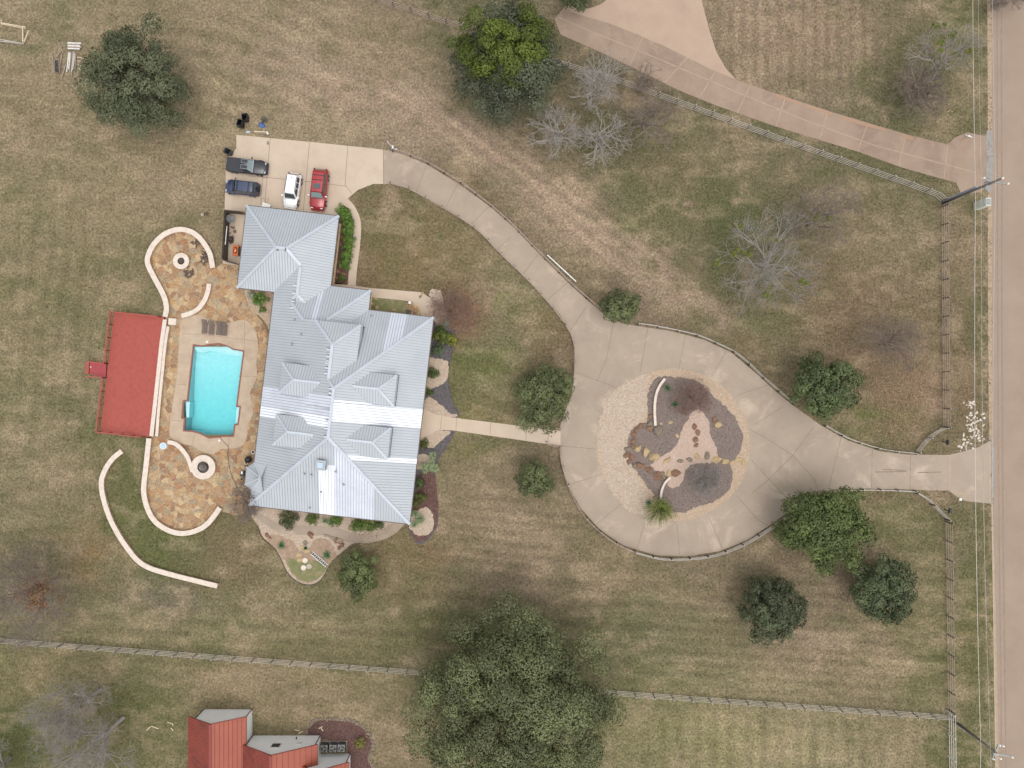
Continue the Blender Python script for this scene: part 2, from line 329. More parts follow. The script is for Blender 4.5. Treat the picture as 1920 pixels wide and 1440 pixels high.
# ------------------------------------------------------------------ ground colours: real patches of dry and green grass
rs = np.random.RandomState(11)
def vnoise(x, y, cell, seed):
    g = np.random.RandomState(seed).rand(128, 128)
    fx, fy = x/cell+40.3, y/cell+40.7
    ix, iy = np.floor(fx).astype(int), np.floor(fy).astype(int); tx, ty = fx-ix, fy-iy
    tx = tx*tx*(3-2*tx); ty = ty*ty*(3-2*ty)
    a = g[ix % 128, iy % 128]; b = g[(ix+1) % 128, iy % 128]; c = g[ix % 128, (iy+1) % 128]; dd = g[(ix+1) % 128, (iy+1) % 128]
    return (a*(1-tx)+b*tx)*(1-ty)+(c*(1-tx)+dd*tx)*ty
def fbm(x, y, cell, seed, oct=4):
    s = 0; a = 1; tot = 0
    for k in range(oct): s = s+a*vnoise(x, y, cell/2**k, seed+k); tot += a; a *= .6
    return s/tot
TAN, PINK, OLV, GRN, BRT, BRN, GRY, PALE, ORG = (151,132,107), (160,138,119), (126,116,90), (98,100,66), (106,118,62), (126,106,86), (128,118,102), (174,154,128), (146,112,76)
BLOBS = [  # x, y, rx, ry, angle, colour, strength
 (200,40,260,90,0,OLV,.4),(60,180,120,60,0,TAN,.5),(420,60,120,60,-20,TAN,.6),(640,70,200,60,15,TAN,.7),(780,60,90,50,20,OLV,.5),
 (560,150,170,60,20,PINK,.6),(700,180,150,45,15,PINK,.8),(850,250,150,45,25,PINK,.9),(1000,340,130,42,38,PINK,.9),(1100,430,130,40,42,PINK,.9),(1230,520,130,34,35,PINK,.8),(1350,590,110,26,22,PINK,.7),(1440,680,70,30,40,BRN,.7),
 (900,350,60,12,38,BRN,.6),(960,415,90,10,45,BRN,.8),(1090,540,60,10,45,BRN,.6),
 (330,290,150,60,0,TAN,.5),(60,300,90,60,0,OLV,.5),(20,360,50,40,0,GRN,.4),(200,380,90,50,0,TAN,.6),(140,480,100,60,0,OLV,.4),(60,600,90,120,0,TAN,.45),(150,720,60,110,0,OLV,.5),(250,568,55,18,0,GRN,.9),(190,660,22,22,0,GRN,.8),
 (100,860,120,90,0,TAN,.5),(160,1040,26,18,20,ORG,.8),(330,350,70,40,0,PINK,.4),(400,330,30,60,0,TAN,.6),(330,420,60,12,0,GRN,.5),
 (250,900,36,80,-15,GRN,.75),(300,1030,90,40,30,GRN,.85),(380,1040,60,30,0,GRN,.7),(440,1050,70,50,0,BRN,.45),(260,990,60,40,60,BRT,.3),
 (300,1120,130,40,10,GRY,.6),(80,1110,90,70,0,GRY,.5),(110,1100,30,40,0,GRN,.4),(500,1130,120,40,0,OLV,.6),(180,1170,200,18,5,TAN,.5),
 (60,1390,120,60,0,GRN,.7),(250,1300,80,50,0,GRN,.7),(230,1400,80,40,0,OLV,.6),(60,1260,90,30,0,TAN,.4),(430,1270,120,30,8,TAN,.8),(620,1330,90,40,0,TAN,.8),(470,1300,50,20,0,TAN,.7),(560,1290,60,20,0,GRY,.5),(700,1300,50,40,0,OLV,.5),(500,1365,30,15,0,GRN,.8),(730,1400,40,40,0,TAN,.7),
 (700,1090,120,50,0,OLV,.5),(790,1190,90,30,0,GRN,.5),(850,1120,100,20,0,TAN,.5),(700,1180,130,20,5,TAN,.5),(960,1040,130,50,10,TAN,.7),(900,930,70,70,0,TAN,.7),(1100,1130,120,30,0,OLV,.5),(1250,1100,130,25,0,TAN,.6),(1180,1180,80,40,0,GRN,.4),(1330,1190,70,40,0,OLV,.7),(1330,1085,60,14,0,GRN,.3),
 (1560,1240,200,50,3,TAN,.6),(1560,1200,140,30,3,PINK,.4),(1740,1210,26,110,0,OLV,.8),(1765,1240,10,60,0,GRN,.5),(1680,990,70,30,0,GRN,.5),(1700,1050,50,60,0,OLV,.5),(1650,930,60,10,0,BRN,.6),(1520,1310,220,16,3,OLV,.6),
 (1300,1370,130,50,0,(146,138,98),.8),(1520,1390,130,50,0,(158,146,108),.7),(1700,1400,70,40,0,TAN,.7),(1500,1350,220,18,3,OLV,.5),
 (1810,60,22,160,0,GRN,.8),(1820,200,14,80,0,OLV,.8),(1810,480,22,90,0,TAN,.6),(1834,600,10,200,0,GRN,.7),(1800,620,16,120,0,BRN,.6),(1830,1080,20,140,0,GRN,.6),(1800,1080,12,100,0,GRY,.6),(1835,1300,24,160,0,GRN,.7),(1805,1260,14,60,0,OLV,.6),(1812,1330,30,30,0,TAN,.5),(1855,600,6,700,0,PALE,.7),(1862,1200,6,300,0,PALE,.6),
 (1500,60,160,80,0,(146,124,100),.8),(1430,130,110,40,20,TAN,.5),(1685,110,40,50,0,GRN,.7),(1680,200,60,40,20,GRN,.6),(1750,60,60,80,0,OLV,.5),(1730,150,40,60,0,OLV,.5),(1450,30,60,30,0,PINK,.5),(1620,170,50,20,20,OLV,.6),(1760,240,40,20,0,TAN,.5),(1340,60,16,60,-10,OLV,.7),
 (1300,330,160,70,20,GRN,.55),(1150,330,90,40,25,GRN,.75),(1090,250,80,50,0,OLV,.6),(1290,375,16,10,0,PINK,.8),(1230,300,70,40,20,BRN,.4),(1400,300,90,30,20,TAN,.5),(1500,300,90,30,20,OLV,.6),(1420,430,110,60,0,GRN,.6),(1350,510,70,40,0,GRN,.7),(1450,600,70,36,0,GRN,.7),(1380,640,40,14,20,BRN,.5),(1420,620,40,22,0,BRT,.3),
 (1600,430,80,90,0,(136,120,94),.7),(1650,550,110,80,0,BRN,.55),(1600,620,90,50,0,BRN,.7),(1620,720,90,50,0,BRN,.5),(1700,740,60,60,0,(140,116,92),.6),(1650,775,50,18,0,BRT,.8),(1600,770,40,12,20,BRT,.5),(1620,805,90,14,14,TAN,.6),(1760,600,10,200,0,OLV,.6),(1650,370,90,20,18,OLV,.6),(1560,270,220,10,18,GRN,.5),(1400,215,150,9,20,GRN,.5),
 (1740,830,40,22,-30,GRN,.7),(1800,820,50,20,0,OLV,.7),(1790,960,40,30,0,OLV,.5),(1690,835,60,8,0,BRN,.8),
 (700,400,50,40,0,OLV,.6),(710,440,30,30,0,GRN,.5),(775,410,26,22,0,GRN,.6),(760,500,70,60,0,(136,118,80),.8),(850,460,60,50,30,(132,116,84),.8),(900,500,50,40,40,OLV,.7),(680,500,12,70,0,BRN,.7),(700,385,60,12,0,BRN,.5),(860,540,50,24,0,BRN,.7),(855,590,42,36,0,(140,104,86),.6),
 (950,560,50,40,30,PALE,.35),(1000,600,50,50,40,(116,108,66),.8),(930,680,50,34,0,BRT,.75),(880,680,26,30,0,GRN,.6),(960,640,50,40,0,GRY,.5),(930,560,22,16,0,BRT,.5),(890,780,50,14,5,(126,118,74),.6),(1040,680,30,60,0,BRN,.6),(1040,870,20,70,0,BRN,.6),(890,840,50,20,0,(128,118,76),.6),(940,830,60,20,0,GRN,.5),(860,900,20,80,0,OLV,.6),(950,950,80,50,0,PINK,.4),(830,1040,70,20,0,(140,104,84),.6),(620,1150,120,30,0,OLV,.5),
 (950,180,140,90,20,GRN,.5),(260,200,110,100,0,OLV,.4),(960,1180,220,50,0,GRN,.55),(1190,1270,30,50,0,GRN,.6),(1000,1030,40,20,0,TAN,.4),
]
LAWN = [  # broad tone of the lawn: x, y, colour
 (80,60,144,131,105),(260,40,142,129,103),(420,80,148,134,109),(560,100,148,133,111),(720,80,147,130,108),(880,40,112,106,82),(1200,160,110,100,80),(1400,80,146,127,108),(1560,80,144,126,107),(1700,90,122,112,88),(1820,60,108,104,74),
 (60,240,141,128,102),(240,300,142,130,102),(400,240,150,135,108),(600,220,151,135,110),(760,220,149,132,112),(900,250,128,114,94),(1140,300,106,101,78),(1300,280,118,109,84),(1460,260,118,109,86),(1660,210,108,103,78),(1640,330,112,106,80),(1820,260,116,108,80),
 (60,400,136,125,97),(240,410,140,127,100),(370,390,140,126,100),(740,420,118,107,79),(850,470,124,112,84),(1060,390,142,124,104),(1240,400,112,106,78),(1390,410,98,99,70),(1540,400,118,109,85),(1690,440,134,122,97),(1820,480,128,114,90),
 (60,560,128,119,90),(180,500,134,122,94),(860,570,122,104,84),(960,560,126,119,90),(700,500,122,108,82),(1230,520,138,120,101),(1400,520,104,102,73),(1400,600,114,106,80),(1560,560,120,107,84),(1700,600,124,110,86),(1830,620,108,102,74),
 (60,720,127,119,90),(140,700,130,120,92),(900,690,112,110,74),(880,780,122,114,82),(1040,640,122,108,84),(1640,690,122,106,84),(1730,720,138,116,96),(1650,790,116,112,78),(1810,760,118,106,82),
 (60,880,130,121,94),(130,950,130,120,92),(240,900,104,104,68),(300,1030,100,104,64),(420,1050,122,110,84),(900,870,132,120,95),(1010,830,122,110,88),(880,960,134,120,96),(1660,960,118,112,80),(1830,1000,112,106,76),(1720,880,122,108,86),
 (60,1050,118,110,86),(160,1040,134,118,88),(300,1110,122,112,92),(480,1110,126,116,88),(760,1060,124,112,82),(960,1050,142,126,104),(1150,1100,130,118,92),(1330,1080,132,118,96),(1560,1110,132,117,96),(1740,1100,122,114,84),
 (60,1170,116,110,84),(240,1180,128,120,90),(420,1190,120,115,84),(640,1170,116,110,80),(800,1180,114,108,78),(1200,1200,112,108,82),(1330,1220,124,116,88),(1500,1220,134,120,98),(1640,1250,132,120,94),(1750,1250,112,110,74),(1830,1220,112,106,72),
 (60,1260,130,120,88),(240,1270,118,112,82),(430,1270,148,132,104),(600,1300,142,127,99),(700,1290,130,120,90),(60,1390,92,96,60),(250,1340,104,104,68),(180,1420,112,108,74),(720,1400,136,122,96),(1230,1340,128,122,88),(1350,1380,142,134,100),(1500,1390,150,139,108),(1680,1400,142,131,102),(1820,1400,110,108,74)]
def ground_rgb(px, py):
    n1 = fbm(px, py, 150, 3); n2 = fbm(px, py, 44, 20, 5); n3 = fbm(px, py, 14, 50, 3)
    a = np.array([lin(v) for v in TAN]); b = np.array([lin(v) for v in OLV]); g = np.array([lin(v) for v in GRN])
    wx0 = px+(n2-.5)*120; wy0 = py+(fbm(px, py, 60, 99, 4)-.5)*120
    num = 0; den = 0
    for (ax_, ay_, r_, g_, b_) in LAWN:
        q = 1/((wx0-ax_)**2+(wy0-ay_)**2+900)**1.7
        num = num+q[..., None]*np.array([lin(r_), lin(g_), lin(b_)]); den = den+q
    c = num/den[..., None]
    wx = px+(n2-.5)*90+(n3-.5)*26; wy = py+(fbm(px, py, 44, 77, 4)-.5)*90
    for (bx, by, rx, ry, an, cc, st) in BLOBS:
        st = min(1, st*(.5 if cc not in (PINK, PALE) else .85)*(1.0 if ry > 16 else 1.7))
        ca, sa = math.cos(math.radians(an)), math.sin(math.radians(an))
        dx, dy = wx-bx, wy-by
        u = (dx*ca+dy*sa)/rx; v = (-dx*sa+dy*ca)/ry
        r2 = u*u+v*v
        wgt = (st*np.exp(-1.1*r2**1.3))[..., None]
        c = c*(1-wgt)+np.array([lin(v) for v in cc])*wgt
    t = (np.clip((n2-.56)/.2, 0, 1)*.42)[..., None]; c = c*(1-t)+g*t
    t = (np.clip((.42-n2)/.2, 0, 1)*.45)[..., None]; c = c*(1-t)+np.array([lin(v) for v in (178,156,130)])*t
    n4 = fbm(px*.4+py*.1, py-.06*px, 20, 140, 3); t = (np.clip((n4-.56)/.15, 0, 1)*.28)[..., None]; c = c*(1-t)+np.array([lin(v) for v in (176,158,128)])*t
    t = (np.clip((.42-n4)/.15, 0, 1)*.26)[..., None]; c = c*(1-t)+np.array([lin(v) for v in (96,94,64)])*t
    # mowing stripes
    def st(mask, phase): return 1+.125*mask*(.4+n3)*np.sin(phase)
    m1 = np.exp(-(((px-1500)/330)**4+((py-1200)/130)**4)); c = c*st(m1, (py-.07*px+5*n2)/3.3)[..., None]
    m2 = np.exp(-(((px-1500)/170)**4+((py-80)/130)**4)); c = c*st(m2, (px+8*n2)/3.6)[..., None]
    m3 = np.exp(-(((px-1480)/300)**4+((py-1400)/60)**4)); c = c*st(m3, (px+10*n2)/5)[..., None]
    m4 = np.exp(-(((px-950)/140)**4+((py-1000)/80)**4)); c = c*st(m4, (py-.1*px+8*n2)/3.3)[..., None]
    m5 = np.exp(-(((px-980)/300)**4+((py-1150)/90)**4)); c = c*st(m5, (py-.05*px+14*n2)/6)[..., None]
    m6 = np.exp(-(((px-430)/230)**4+((py-130)/150)**4)); dd_ = np.hypot(px-300, py-520); c = c*st(m6*.8, (dd_+16*n2)/5.5)[..., None]
    m7 = np.exp(-(((px-110)/110)**4+((py-640)/330)**4)); c = c*st(m7*.6, (px+.1*py+14*n2)/5)[..., None]
    m8 = np.exp(-(((px-1010)/330)**4+((py-330)/260)**4))*np.exp(-((py-(.75*px-420))/70.)**2); c = c*(1+.10*m8)[..., None]; c = c*st(m8, (py-.75*px+14*n2)/5)[..., None]
    m9 = np.exp(-(((px-400)/400)**4+((py-1200)/60)**4)); c = c*st(m9*.8, (py-.06*px+10*n2)/4)[..., None]
    # tyre tracks
    for (pts, wd, k) in [([(0,178),(60,185),(110,200),(180,185)],2.5,1.22),([(370,120),(420,170),(440,215)],3,1.18),([(380,110),(432,165),(450,205)],2.5,1.15),([(440,60),(520,120),(640,150),(760,190),(880,250),(1000,350),(1120,470),(1260,580),(1380,640)],5,1.07),([(500,20),(580,110),(680,190),(760,215),(860,275),(980,380),(1090,500),(1180,580)],5,1.06),([(95,300),(110,350),(100,420)],5,1.1),([(440,90),(380,260),(330,340),(330,400)],6,1.08)]:
        dmin = np.full(px.shape, 1e9)
        sp = smooth_pts(pts, 6)
        for (x1, y1), (x2, y2) in zip(sp[:-1], sp[1:]):
            L2 = (x2-x1)**2+(y2-y1)**2+1e-6
            tt = np.clip(((px-x1)*(x2-x1)+(py-y1)*(y2-y1))/L2, 0, 1)
            dmin = np.minimum(dmin, np.hypot(px-x1-tt*(x2-x1)+(n3-.5)*4, py-y1-tt*(y2-y1)))
        c = c*(1+(k-1)*1.7*np.exp(-(dmin/wd)**2)*(.4+1.2*n3))[..., None]
    return np.clip(c*np.array([.765, .765, .765]), 0, 1)

def np_mesh(name, V, F, mats, cols=None, parent=None, smooth=False):
    me = bpy.data.meshes.new(name); n = len(V); k = F.shape[1]
    me.vertices.add(n); me.vertices.foreach_set('co', V.astype(np.float32).ravel())
    me.loops.add(F.size); me.loops.foreach_set('vertex_index', F.astype(np.int32).ravel())
    me.polygons.add(len(F)); me.polygons.foreach_set('loop_start', np.arange(0, F.size, k, dtype=np.int32))
    me.update(calc_edges=True)
    for m in (mats if isinstance(mats, (list, tuple)) else [mats]): me.materials.append(m)
    if cols is not None:
        a = me.color_attributes.new('col', 'FLOAT_COLOR', 'POINT')
        a.data.foreach_set('color', np.concatenate([cols, np.ones((n, 1))], 1).astype(np.float32).ravel())
    if smooth: me.polygons.foreach_set('use_smooth', [True]*len(F))
    o = bpy.data.objects.new(name, me); col.objects.link(o)
    if parent: o.parent = parent
    return o

def grass_mat():
    m, t, b = _mat('dry_grass'); b.inputs['Roughness'].default_value = .95; b.inputs['Specular IOR Level'].default_value = .1
    a = t.nodes.new('ShaderNodeAttribute'); a.attribute_name = 'col'
    tc = t.nodes.new('ShaderNodeTexCoord')
    def noise(sc_, det, ro=.7):
        n = t.nodes.new('ShaderNodeTexNoise'); n.inputs['Scale'].default_value = sc_; n.inputs['Detail'].default_value = det; n.inputs['Roughness'].default_value = ro
        t.links.new(tc.outputs['Object'], n.inputs['Vector']); return n
    def mrange(o, a0, a1, b0, b1):
        r = t.nodes.new('ShaderNodeMapRange'); r.inputs[1].default_value = a0; r.inputs[2].default_value = a1; r.inputs[3].default_value = b0; r.inputs[4].default_value = b1
        t.links.new(o, r.inputs[0]); return r.outputs[0]
    n1 = noise(1.1, 8, .8); n2 = noise(3.4, 5, .85)
    f1 = mrange(n1.outputs[0], .38, .62, .86, 1.14); f2 = mrange(n2.outputs[0], .40, .60, .62, 1.38)
    mu = t.nodes.new('ShaderNodeMath'); mu.operation = 'MULTIPLY'; t.links.new(f1, mu.inputs[0]); t.links.new(f2, mu.inputs[1])
    sc1 = t.nodes.new('ShaderNodeVectorMath'); sc1.operation = 'SCALE'; t.links.new(a.outputs['Color'], sc1.inputs[0]); t.links.new(mu.outputs[0], sc1.inputs['Scale'])
    n3 = noise(2.3, 6, .8); g = mrange(n3.outputs[0], .54, .68, 0, .4)
    mx = t.nodes.new('ShaderNodeMix'); mx.data_type = 'RGBA'; mx.inputs[7].default_value = (*C(84,90,62), 1)
    t.links.new(g, mx.inputs[0]); t.links.new(sc1.outputs[0], mx.inputs[6])
    n4 = noise(3.1, 5, .8); g2 = mrange(n4.outputs[0], .60, .72, 0, .55)
    mx2 = t.nodes.new('ShaderNodeMix'); mx2.data_type = 'RGBA'; mx2.inputs[7].default_value = (*C(172,152,128), 1)
    t.links.new(g2, mx2.inputs[0]); t.links.new(mx.outputs[2], mx2.inputs[6])
    t.links.new(mx2.outputs[2], b.inputs['Base Color'])
    bp = t.nodes.new('ShaderNodeBump'); bp.inputs['Strength'].default_value = .5; bp.inputs['Distance'].default_value = .08
    t.links.new(n2.outputs[0], bp.inputs['Height']); t.links.new(bp.outputs[0], b.inputs['Normal'])
    return m
M['grass'] = grass_mat()

def build_ground():
    st = 5.0
    gx = np.arange(-160, 2081, st); gy = np.arange(-140, 1581, st)
    X, Y = np.meshgrid(gx, gy); nx, ny = len(gx), len(gy)
    cols = ground_rgb(X, Y).reshape(-1, 3)
    V = np.stack([(X-960)*S, -(Y-720)*S, np.zeros_like(X)], -1).reshape(-1, 3)
    I = np.arange(nx*ny).reshape(ny, nx)
    F = np.stack([I[:-1, :-1], I[1:, :-1], I[1:, 1:], I[:-1, 1:]], -1)
    cx = (X[:-1, :-1]+st/2); cy = (Y[:-1, :-1]+st/2)
    hole = (cx > 345) & (cx < 455) & (cy > 650) & (cy < 815)      # under the pool basin; the pool deck covers the edge
    F = F[~hole].reshape(-1, 4)
    x0, x1 = V[:, 0].min(), V[:, 0].max(); y0, y1 = V[:, 1].min(), V[:, 1].max(); B = 2500
    ex = np.array([[-B,-B,0],[B,-B,0],[B,B,0],[-B,B,0],[x0,y0,0],[x1,y0,0],[x1,y1,0],[x0,y1,0]], float)
    b = len(V); V = np.concatenate([V, ex]); cols = np.concatenate([cols, np.tile([[lin(134)*.72, lin(124)*.72, lin(96)*.72]], (8, 1))])
    F = np.concatenate([F, np.array([[b,b+1,b+5,b+4],[b+1,b+2,b+6,b+5],[b+2,b+3,b+7,b+6],[b+3,b,b+4,b+7]])])
    F = F[:, :]
    tag(np_mesh('ground', V, F, M['grass'], cols), kind='structure')
build_ground()

def sheet(name, pts, z, m, holes=None, kind='structure', label=None, cat=None, parent=None):
    loops = [[P(x, y)+Vector((0, 0, z)) for x, y in pts]] + [[P(x, y)+Vector((0, 0, z)) for x, y in h] for h in (holes or [])]
    flat = [v for l in loops for v in l]
    tr = tessellate_polygon(loops)
    mb = MB(); mb.add(flat, tr)
    n = len(pts)
    a = len(mb.v); mb.add([v - Vector((0, 0, z+.02)) for v in loops[0]], [])
    for i in range(n):
        j = (i+1) % n; mb.f.append((i, j, a+j, a+i)); mb.m.append(0)
    o = mb.build(name, m, parent, recalc=False)
    bm = bmesh.new(); bm.from_mesh(o.data)
    for f in bm.faces:
        if abs(f.normal.z) > .9 and f.normal.z < 0: f.normal_flip()
    bm.to_mesh(o.data); bm.free()
    if kind: o['kind'] = kind
    if label: tag(o, label, cat)
    return o
def lines(mb, segs, z, wd, mi):
    for pts in segs:
        for (a, b) in zip(pts[:-1], pts[1:]):
            A = P(*a); B_ = P(*b); dd = (B_-A).normalized(); nn = Vector((-dd.y, dd.x, 0))*wd/2
            mb.add([A-nn+Vector((0,0,z)), B_-nn+Vector((0,0,z)), B_+nn+Vector((0,0,z)), A+nn+Vector((0,0,z))], [(0,1,2,3)], mi)
def merge_lines(o, segs, z, wd, m):
    """contraction joints / stains as extra faces of the same slab, lying just above it"""
    mb = MB(); lines(mb, segs, z, wd, 0); t = mb.build('tmp', m, recalc=False)
    o.data.materials.append(m); k = len(o.data.materials)-1
    bm = bmesh.new(); bm.from_mesh(o.data); n = len(bm.faces); bm.from_mesh(t.data); bm.faces.ensure_lookup_table()
    for f in bm.faces[n:]: f.material_index = k
    bm.to_mesh(o.data); bm.free(); bpy.data.objects.remove(t)

JOINTS = [[(506.7,259.7),(497,380)],[(580.5,267),(568.7,397)],[(652.3,274),(647,347),(660,363)],[(466,330),(499,333),(534,336)],[(572,340),(647,349)],[(493,333),(489,375)],
 [(719.4,281),(719.4,344)],[(800.5,309.4),(780.5,360)],[(858,346),(836,388)],[(918,386),(883,421)],[(958,444),(932,468)],[(1009.7,476),(980.5,514)],[(1064,530),(1026,562)],[(1100,575),(1069,620)],
 [(1150,605),(1138,670),(1119.5,713.5)],[(1076,697),(1100,706),(1159.6,728)],[(1215,614),(1199.7,700)],[(1285,627),(1273,690)],[(1362,658),(1333.7,706.7)],[(1440,722),(1382,741)],[(1467.5,762.5),(1411.6,798)],
 [(1407,805),(1440,824),(1485,852.5),(1527.5,899),(1535,925)],[(1524,802.5),(1485,855),(1440,900),(1409,925)],[(1409,862.5),(1480,939)],[(1380.7,929),(1420.7,974.7),(1440,985)],[(1329,970),(1354,1028)],[(1269.5,982),(1274,1041)],[(1209.6,976),(1195,1028)],[(1166.4,943.8),(1116,984)],[(1127.5,889),(1063,910)],[(1117,842),(1052,836)],
 [(1577.5,819),(1552.5,918)],[(1635,843),(1634,916)],[(1707,852.5),(1706,918)],[(1780,853),(1779,920)]]
drv = sheet('driveway', DRIVE, .03, M['concrete']); merge_lines(drv, JOINTS, .034, .06, M['joint'])
pad = [(443,253),(507,259),(600,268),(719,281),(719,345),(700,345),(672,356),(655,370),(640,390),(632,410),(462,398),(421,393),(424,300),(436,288),(443,278)]
padp = [(x+(1 if x < 500 else -1)*.5, y) for x, y in pad]
pd_ = sheet('parking_pad', padp, .038, M['concrete_pale']); merge_lines(pd_, JOINTS[:7], .042, .06, M['joint'])
merge_lines(drv, [[(1790,846),(1815,841),(1845,831)],[(1640,885),(1700,884)],[(1655,880),(1698,882)],[(1720,886),(1765,885)]], .0345, .12, M['joint'])
merge_lines(drv, [[(1781,853),(1780,920)],[(1856,828),(1856,943)],[(1815,928),(1785,922)]], .0385, .2, M['joint_pale'])
d2 = sheet('neighbour_driveway', DRIVE2, .03, M['concrete_red'])
UP2 = [(1062,9),(1086,17),(1105,16),(1125,9),(1143,-4),(1150,-60),(1312,-60),(1315,0),(1330,57),(1343,97),(1360,127),(1378,148),(1330,128),(1250,88),(1150,46),(1070,22)]
d3 = sheet('parking_apron', UP2, .036, M['concrete_redpale'])
J2 = [[(1345,128),(1312,182)],[(1405,163),(1382,212)],[(1472,184),(1455,237)],[(1552,209),(1537,260)],[(1627,232),(1608,283)],[(1698,254),(1685,311)],[(1777,272),(1770,334)],[(1048,33),(1110,60),(1200,96),(1280,130),(1370,168),(1513,227),(1640,273),(1827,323)],[(1289,108),(1246,155)],[(1205,70),(1181,122)]]
merge_lines(d2, J2, .0345, .09, M['joint_pale'])
merge_lines(d3, [[(1320,0),(1291,-10)],[(1318,-20),(1289,30),(1262,92)],[(1205,49),(1240,-50)],[(1205,49),(1196,66)],[(1070,22),(1150,46),(1250,88),(1330,128),(1378,148)]], .0405, .09, M['joint_pale'])
merge_lines(d2, [[(1455,178),(1500,195)],[(1510,198),(1560,214)],[(1580,221),(1660,244)],[(1690,254),(1712,260)]], .035, .35, M['rust_stain'])
sheet('front_walk', WALK_FRONT, .045, M['concrete_pale'])
wk = sheet('garage_walk', WALK_GAR, .05, M['concrete_pale'])
sheet('side_walk', WALK_N, .044, M['concrete_pale'])
fw = bpy.data.objects['front_walk']; merge_lines(fw, [[(828,780),(826,805)],[(856,784),(855,808)],[(920,792),(919,815)],[(987,800),(986,825)],[(1029,806),(1027,832)]], .049, .05, M['joint'])

# road on the right
sheet('road', [(1858,-900),(1860,480),(1860,840),(1866,1100),(1873,1440),(1895,2400),(2150,2400),(2110,-900)], .02, M['road'])
rd = bpy.data.objects['road']
merge_lines(rd, [[(1868,-900),(1870,480),(1872,900),(1878,1440),(1900,2300)],[(1877,-900),(1878,480),(1880,900),(1886,1440),(1908,2300)]], .024, .18, M['road_dark'])
sheet('road_verge', [(1850,-300),(1852,250),(1852,440),(1853,720),(1855,825),(1863,825),(1860,440),(1859,-300)], .014, M['road_edge'])
sheet('road_shoulder', [(1858,945),(1862,1150),(1866,1440),(1872,1700),(1880,1700),(1873,1440),(1866,1100),(1862,945)], .014, M['road_edge'])
sheet('asphalt_patch', jag(smooth_pts([(1848,252),(1858,248),(1862,290),(1860,345),(1855,362),(1848,350),(1850,300)], 3, True), 1.8), .046, M['asphalt_grey'])
sheet('gutter_patch', jag(smooth_pts([(1857,826),(1862,830),(1864,870),(1862,935),(1857,944)], 3, True), 1.8), .0262, M['asphalt_grey'])

# patio, pool deck, garden beds, driveway island
sheet('flagstone_patio', PATIO, .04, M['flag'], holes=[[(340,640),(340,825),(460,825),(460,640)]])
pool_in = [(363.8,648),(379,650.5),(394,647.3),(411,646),(426.5,650),(437,656),(456,659.3),(442.7,763),(449.3,763.6),(445.6,794.8),(439.4,794.8),(436.8,816.6),(421,816.6),(392.4,819.6),(376.4,811.3),(361.6,807.3),(346.3,806.5),(348.2,783),(343.2,782.2),(345.8,752.4),(353,752.4)]
sheet('pool_deck', POOLDECK, .055, M['pooldeck'], holes=[POOL])
pdk = bpy.data.objects['pool_deck']
merge_lines(pdk, [[(342,626),(380,627),(458,637),(483,640)],[(330,720),(349,722)],[(322,788),(341,789)],[(459,600),(459,656)],[(446,705),(481,706)],[(365,815),(360,835)],[(430,820),(428,841)]], .059, .04, M['joint'])
sheet('utility_yard_paving', [(421,393),(462,398),(460,500),(418,494)], .043, M['concrete_pale'])
sheet('garden_bed', smooth_pts([(458,543),(470,580),(486,592),(498,606),(506,622)], 3)+[(520,600),(520,540)], .048, M['gravel_tan'])
sheet('garage_bed', [(632,405),(640,385),(650,386),(664,408),(664,440),(658,500),(653,534),(618,532)], .044, M['mulch_brown'])
sheet('entry_lawn', [(690,557),(735,561),(765,567),(768,588),(690,588)], .048, M['lawn_green'])
sheet('entry_flagstones', smooth_pts([(768,566),(780,571),(788,582),(787,592),(768,590)], 3, True), .052, M['flag'])
sheet('east_bed', GARDEN_E, .012, M['mulch_black'])
sheet('east_bed_mulch', jag([(815,880),(822,950),(819,985),(800,1013),(780,1016),(765,990),(770,960),(790,880)], 1.6), .017, M['mulch_brown'])
for k, pl in enumerate([[(812,672),(836,676),(842,695),(838,712),(826,722),(812,726),(800,735),(795,700),(800,670)],[(800,745),(815,750),(830,762),(845,775),(858,778),(845,783),(815,778),(790,775)],[(790,812),(812,806),(842,808),(845,812),(828,826),(812,840),(790,835)],[(805,545),(826,545),(832,570),(836,600),(815,605),(808,580)],[(780,855),(800,852),(808,865),(790,880),(775,875)],[(770,972),(798,950),(814,975),(806,1000),(785,1004),(768,990)]]):
    sheet('white_gravel' , jag(smooth_pts(pl, 3, True), 1.6, k), .021, M['gravel'])
sheet('south_bed', GARDEN_S, .012, M['gravel'])
sheet('south_bed_soil', jag(smooth_pts([(512,1002),(545,1012),(560,1030),(575,1035),(590,1012),(615,1012),(632,1040),(622,1052),(610,1070),(596,1086),(578,1093),(560,1088),(545,1070),(530,1045),(515,1028),(500,1010)], 3, True), 1.8), .018, M['soil'])
sheet('south_bed_grass', jag(smooth_pts([(540,1045),(560,1052),(590,1050),(612,1062),(600,1082),(578,1091),(556,1082),(540,1062)], 3, True), 1.8), .022, M['lawn_green'])
sheet('south_path', PATH_S, .026, M['concrete'])
isl = [(1262+144*math.cos(t)*(1+.012*math.sin(3*t)), 834+143*math.sin(t)) for t in np.linspace(0, 2*math.pi, 72, endpoint=False)]
sheet('island_gravel', jag(isl, .9, 5), .052, M['gravel_tan'])
sheet('island_white_gravel', jag(smooth_pts([(1215,702),(1160,725),(1128,775),(1122,840),(1135,900),(1170,950),(1205,965),(1222,950),(1200,905),(1180,860),(1175,830),(1190,800),(1212,775),(1212,730)], 4, True), 2.4), .057, M['gravel'])
